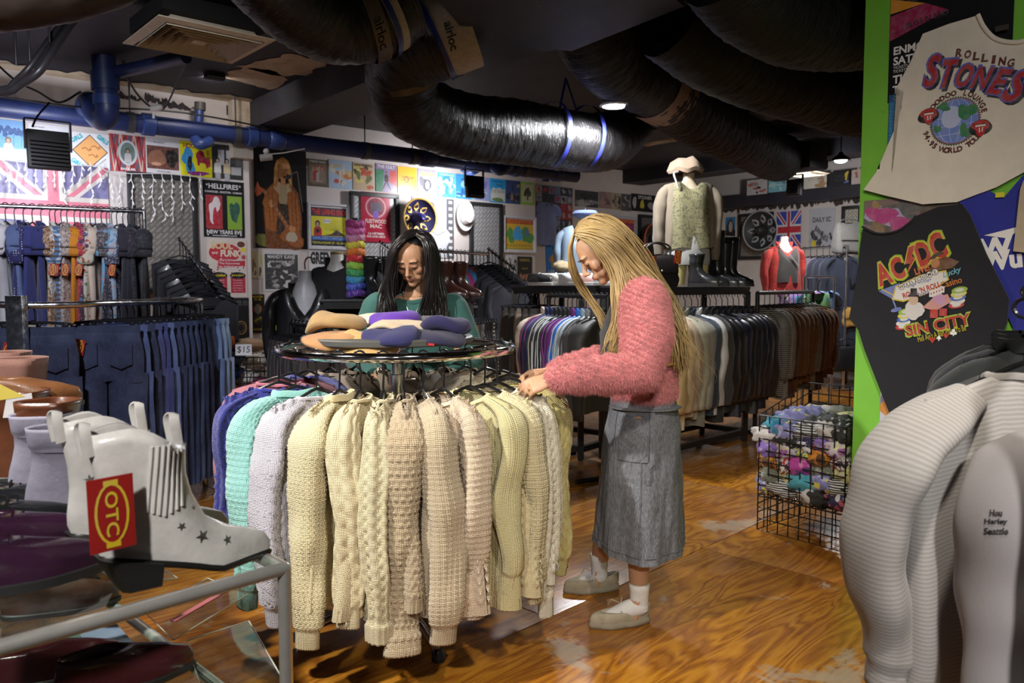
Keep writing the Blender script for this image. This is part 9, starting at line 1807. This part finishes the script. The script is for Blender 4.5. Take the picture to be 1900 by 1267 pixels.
def white_boot(heel_pt,ang,label,tagged=False):
    Lb=.30;t_=thing('white_boot',label,'boot',(heel_pt.x,heel_pt.y,TZ),ang,'white ankle boots');lift=.058;s=.004
    R_=[(s,-.005,Lb,.042,.75),(s+.02,-.012,Lb+.002,.045,.75),(s+.04,-.012,Lb*.965,.043,.72),(s+.055,-.010,Lb*.86,.040,.55),(s+.07,-.008,Lb*.72,.037,.3),(s+.09,-.006,Lb*.58,.036,.12),(s+.128,-.008,Lb*.50,.037,0),(s+.162,-.014,Lb*.47,.040,0),(s+.196,-.020,Lb*.47,.044,0),(s+.222,-.024,Lb*.475,.047,0),(s+.218,-.018,Lb*.46,.042,0),(s+.13,-.004,Lb*.44,.034,0)]
    P=shoe_rows(R_,40,lift,Lb);k=P[...,2]>.23;P[...,2]+=np.where(k,.016*np.cos((P[...,0]-.05)*45)*.6,0);up_=mesh_from('upper',P.reshape(-1,3),grid_faces(P.shape[0],P.shape[1]),WLE,True,None,angle=180);mobj('upper',up_,t_)
    S_=shoe_rows([(-.004,-.002,Lb*.99,.040,.75),(-.004,-.008,Lb+.003,.044,.75),(s,-.01,Lb+.006,.047,.75),(s+.004,-.006,Lb,.044,.75)],40,lift,Lb);mobj('sole',mesh_from('sole',S_.reshape(-1,3),grid_faces(4,41),plain((0.012,0.012,0.012),.4),True,None,angle=180),t_)
    m=MB();tp=[(-.012,-.5),(.0,-.9),(.085,-.98),(.085,.98),(.0,.9),(-.012,.5)];bt=[(.022,-.5),(.03,-.85),(.082,-.95),(.082,.95),(.03,.85),(.022,.5)];zt=lambda x:.004+lift*max(0,1-x/(Lb*.62))**.8
    m.add([Vector((x,y*.038,0))for x,y in bt]+[Vector((x,y*.043,zt(x)))for x,y in tp],[tuple(range(6))[::-1],tuple(range(6,12))]+[(i,(i+1)%6,(i+1)%6+6,i+6)for i in range(6)]);m.build('heel',plain((0.012,0.012,0.012),.45),t_)
    bv=BVHTree.FromPolygons([v.co.copy()for v in up_.vertices],[tuple(p.vertices)for p in up_.polygons])
    def onb(x,z,side=-1,off=.0008):h=bv.ray_cast(Vector((x,side*.2,z)),Vector((0,-side,0)));return(h[0]+Vector((0,side*off,0)))if h[0]else None
    STM=plain((0.35,0.35,0.34),.3,.9)
    for(x,z,r,rot)in((.035,.105,.014,.2),(.118,.098,.0085,.5),(.155,.072,.013,.3),(.205,.052,.010,.1),(.225,.078,.008,.4),(.175,.10,.006,0),(.145,.125,.005,0),(.022,.165,.010,.2)):
        for sd in(-1,1):
            V_=[onb(x,z,sd,.0022)]+[onb(x+(r if i%2==0 else r*.4)*math.cos(rot+PI*i/5+PI/2),z+(r if i%2==0 else r*.4)*math.sin(rot+PI*i/5+PI/2),sd,.001)for i in range(10)]
            if any(q is None for q in V_):continue
            m=MB();m.add(V_,[(0,1+i,1+(i+1)%10)for i in range(10)]);m.build('star_stud',STM,t_,False)
    for i in range(7):
        for sd in(-1,1):
            P_=[onb(.062+.0095*i+(z-.12)*.05,z,sd,.0005)for z in np.linspace(.122+.012*abs(i-3)/3,.248,10)];P_=[q for q in P_ if q is not None]
            if len(P_)>3:m=MB();m.tube(P_,.0034,6);m.build('elastic_rib',plain((0.6,0.58,0.56),.7),t_)
    for sx in(-.02,.125):m=MB();m.tube(spline([(sx,-.012,.238),(sx-.006,-.014,.282),(sx-.002,0,.293),(sx-.006,.014,.282),(sx,.012,.238)],6),.010,6,flat=.25);m.build('pull_tab',WLE,t_)
    if tagged:tg_=shop_tag(t_,(-.005,-.062,.215),.05,-.02,1.42)
    return t_
h1=atz(252,1086,TZ);h2=atz(205,1038,TZ);bang=math.radians(44)
dv=Vector((math.cos(bang),math.sin(bang),0))
white_boot(h1-dv*.05,bang,'nearer white ankle boot with star studs and a red tag',True)
white_boot(h2-dv*.06,bang+.06,'further white ankle boot behind the tagged one')
GRY=leather((0.20,0.19,0.25),.75,40.0)
for i,(px,py,sh_,rz)in enumerate(((95,985,.05,.55),(60,945,.05,.6))):
    p=atz(px,py,TZ)
    def bow(t_):
        m=MB();
        for q in range(3):m.tube(spline([(.1,-.05,.13),(.12+.02*q,-.065,.12-.02*q),(.11+.015*q,-.07,.09-.02*q)],5),.004,6)
        m.build('lace_bow',plain((0.6,0.6,0.66),.6),t_)
    shoe((p.x-.05,p.y,TZ),rz,('nearer grey suede ankle boot behind the white boots','further grey suede ankle boot')[i],GRY,'boot',.26,shaft=sh_,group='grey suede ankle boots',cat='boot',name='ankle_boot',W_=.055,solet=.03,laces=plain((0.55,0.55,0.62),.6),extra=bow)
TAN=leather((0.09,0.028,0.011),.35,30.0);SNK=printed('leopard',((0.16,0.07,0.05),(0.05,0.02,0.015)),160.0)
for i,(px,py,sh_,rz,mt,lb,L_)in enumerate(((30,935,.085,.5,TAN,'nearer tan leather boot at the left edge',.28),(-20,900,.085,.55,TAN,'further tan leather boot at the left edge',.28),(-5,860,.15,.4,SNK,'nearer snakeskin patterned boot at the left edge',.27),(-30,840,.155,.4,SNK,'further snakeskin patterned boot at the left edge',.27))):
    p=atz(px,py,TZ);shoe((p.x,p.y,TZ),rz,lb,mt,'boot',L_,shaft=sh_,group='brown boots on the glass table',cat='boot',name='tall_boot',W_=.06,solet=.02)
PUR=leather((0.035,0.012,0.03),.18,60.0);BKS=leather((0.012,0.013,0.015),.15,60.0)
for i,(px,py,rz,mt,lb)in enumerate(((-175,1125,.62,PUR,'nearer dark plum lace-up shoe on the glass table'),(-150,1062,.62,PUR,'further dark plum lace-up shoe on the glass table'),(-150,1030,.55,BKS,'nearer black shoe at the left edge of the glass table'),(-130,990,.55,BKS,'further black shoe at the left edge of the glass table'))):
    p=atz(px,py,TZ);shoe((p.x,p.y,TZ),rz,lb,mt,'low',.29,group='polished shoes on the glass table',cat='shoe',name='lace_up_shoe',W_=.05,solet=.016,laces=mt,point=.35)
p=at(18,735,2.05);
for i,(px,py,lb)in enumerate(((10,742,'nearer tan loafer perched above the leather boots'),(-25,735,'further tan loafer perched above the leather boots'))):q_=at(px,py,2.12+.12*i);bs_=None;shoe((q_.x-.1,q_.y,q_.z-.03),.45,lb,leather((0.14,0.055,0.02),.4),'low',.27,group='tan loafers',cat='shoe',name='loafer',W_=.052)
pt_=at(30,752,2.0);m=MB();pn=thing('price_note','folded pale paper note tucked by the tan loafers','note',pt_,.4);m.prism([(-.03,-.03),(.04,-.03),(.035,.03),(-.02,.022)],-.001,.001);m.build('paper',paper((0.62,0.6,0.62)),pn,False);m=MB();m.prism([(-.035,.015),(.02,.022),(-.04,.06)],-.0015,.0005);m.build('yellow_corner',paper((0.6,0.48,0.08)),pn,False)
# riser under the loafers
ri=at(-20,800,2.2);rs_=thing('shoe_riser','small dark riser under the tan loafers','riser',(ri.x-.02,ri.y,TZ));m=MB();hh_=at(10,742,2.12).z-.03-TZ;m.box((0,0,hh_/2),(.34,.3,hh_),rotz(.45),.004);m.build('block',plain((0.03,0.025,0.02),.6),rs_)
# lower shelf things
LZ=.495
for i,(px,py,rz,mt,lb)in enumerate(((40,1150,.5,leather((0.07,0.03,0.018),.35),'nearer brown shoe on the lower glass shelf'),(10,1112,.5,leather((0.06,0.026,0.016),.35),'further brown shoe on the lower glass shelf'),(150,1300,.6,leather((0.06,0.012,0.015),.22),'oxblood shoe under the table edge'),(10,1290,.6,leather((0.06,0.012,0.015),.22),'second oxblood shoe under the table edge'))):
    p=atz(px,py,LZ);shoe((p.x-.05,p.y,LZ),rz,lb,mt,'low',.27,group='shoes on the lower shelf',cat='shoe',name='lace_up_shoe',W_=.05)
for i,(c4,col,cs_,lb)in enumerate((([(60,1190),(215,1160),(262,1212),(90,1262)],(0.2,0.25,0.35),[(0.05,0.08,0.4),(0.5,0.52,0.55),(0.06,0.16,0.12),(0.3,0.35,0.5)],'blue and green magazine on the lower shelf'),([(-40,1240),(180,1196),(240,1230),(0,1290)],(0.5,0.53,0.52),[(0.4,0.45,0.5),(0.6,0.6,0.6)],'pale flat leaflet on the lower shelf'))):
    P=[atz(*q,LZ+.006+.005*i)for q in c4];c_=sum(P,Vector())/4;t_=thing('magazine',lb,'magazine',c_);m=MB();k4=[p-c_ for p in P];m.add(k4+[p+Vector((0,0,.006))for p in k4],[(0,1,2,3),(7,6,5,4),(0,4,5,1),(1,5,6,2),(2,6,7,3),(3,7,4,0)]);m.build('pages',paper(col),t_,False)
    r_=random.Random(i);mm=MB()
    for q in range(9):a,b_=r_.uniform(.05,.7),r_.uniform(.05,.7);w_,h_=r_.uniform(.1,.25),r_.uniform(.06,.2);f2=lambda u_,v_:(k4[0]*(1-u_)+k4[1]*u_)*(1-v_)+(k4[3]*(1-u_)+k4[2]*u_)*v_+Vector((0,0,.0066+.0002*q));mm.color(cs_[q%len(cs_)]);mm.poly([f2(a,b_),f2(a+w_,b_),f2(a+w_,b_+h_),f2(a,b_+h_)])
    mm.build('print',print_mat(.3),t_,False)
p=atz(130,1345,LZ);t_=thing('yellow_shoe','yellow rubber shoe toe at the bottom edge','shoe',(p.x-.1,p.y-.06,LZ+.0),.5);P=shoe_rows([(.0,0,.25,.045,.2),(.02,-.004,.252,.047,.2),(.045,0,.23,.043,.2),(.06,0,.14,.036,.1)]);mobj('upper',mesh_from('upper',P.reshape(-1,3),grid_faces(4,P.shape[1]),plain((0.6,0.42,0.01),.4),True,None,angle=180),t_);S_=shoe_rows([(0,.0,.25,.04,.2),(.004,-.006,.256,.049,.2),(.01,-.006,.256,.049,.2)]);mobj('sole',mesh_from('sole',S_.reshape(-1,3),grid_faces(3,S_.shape[1]),plain((0.05,0.05,0.05),.5),True,None,angle=180),t_)
ACR=glass((0.9,0.93,0.9),.05)
for i,(c4,h_,lb)in enumerate((([(322,1190),(460,1105),(385,1075),(270,1140)],.05,'clear acrylic tray with a pink edge on the lower shelf'),([(345,1192),(462,1155),(540,1290),(390,1330)],.004,'clear acrylic sheet lying on the lower shelf'),([(230,1090),(330,1075),(300,1055),(180,1060)],.004,'small clear acrylic plate by the boot heel'))):
    P=[atz(*q,LZ+.004)for q in c4];c_=sum(P,Vector())/4;t_=thing('acrylic_tray' if i==0 else 'acrylic_sheet',lb,'acrylic display',c_);m=MB();k4=[p-c_ for p in P];m.add(k4+[p+Vector((0,0,.004))for p in k4],[(3,2,1,0),(4,5,6,7),(0,1,5,4),(1,2,6,5),(2,3,7,6),(3,0,4,7)]);m.build('plate',ACR,t_,False)
    m=MB();m.tube([p+Vector((0,0,.004))for p in k4],.0018,5,closed=True);m.build('bright_edge',plain((0.6,0.6,0.55),.2),t_)
    if i==0:m=MB();m.add([k4[0],k4[1],k4[1]+Vector((0,0,h_)),k4[0]+Vector((0,0,h_))],[(0,1,2,3)]);m.build('front_lip',ACR,t_,False);m=MB();m.bar(k4[0]+Vector((0,0,h_)),k4[1]+Vector((0,0,h_)),.016,.003);m.build('pink_edge',plain((0.45,0.12,0.14),.5),t_)
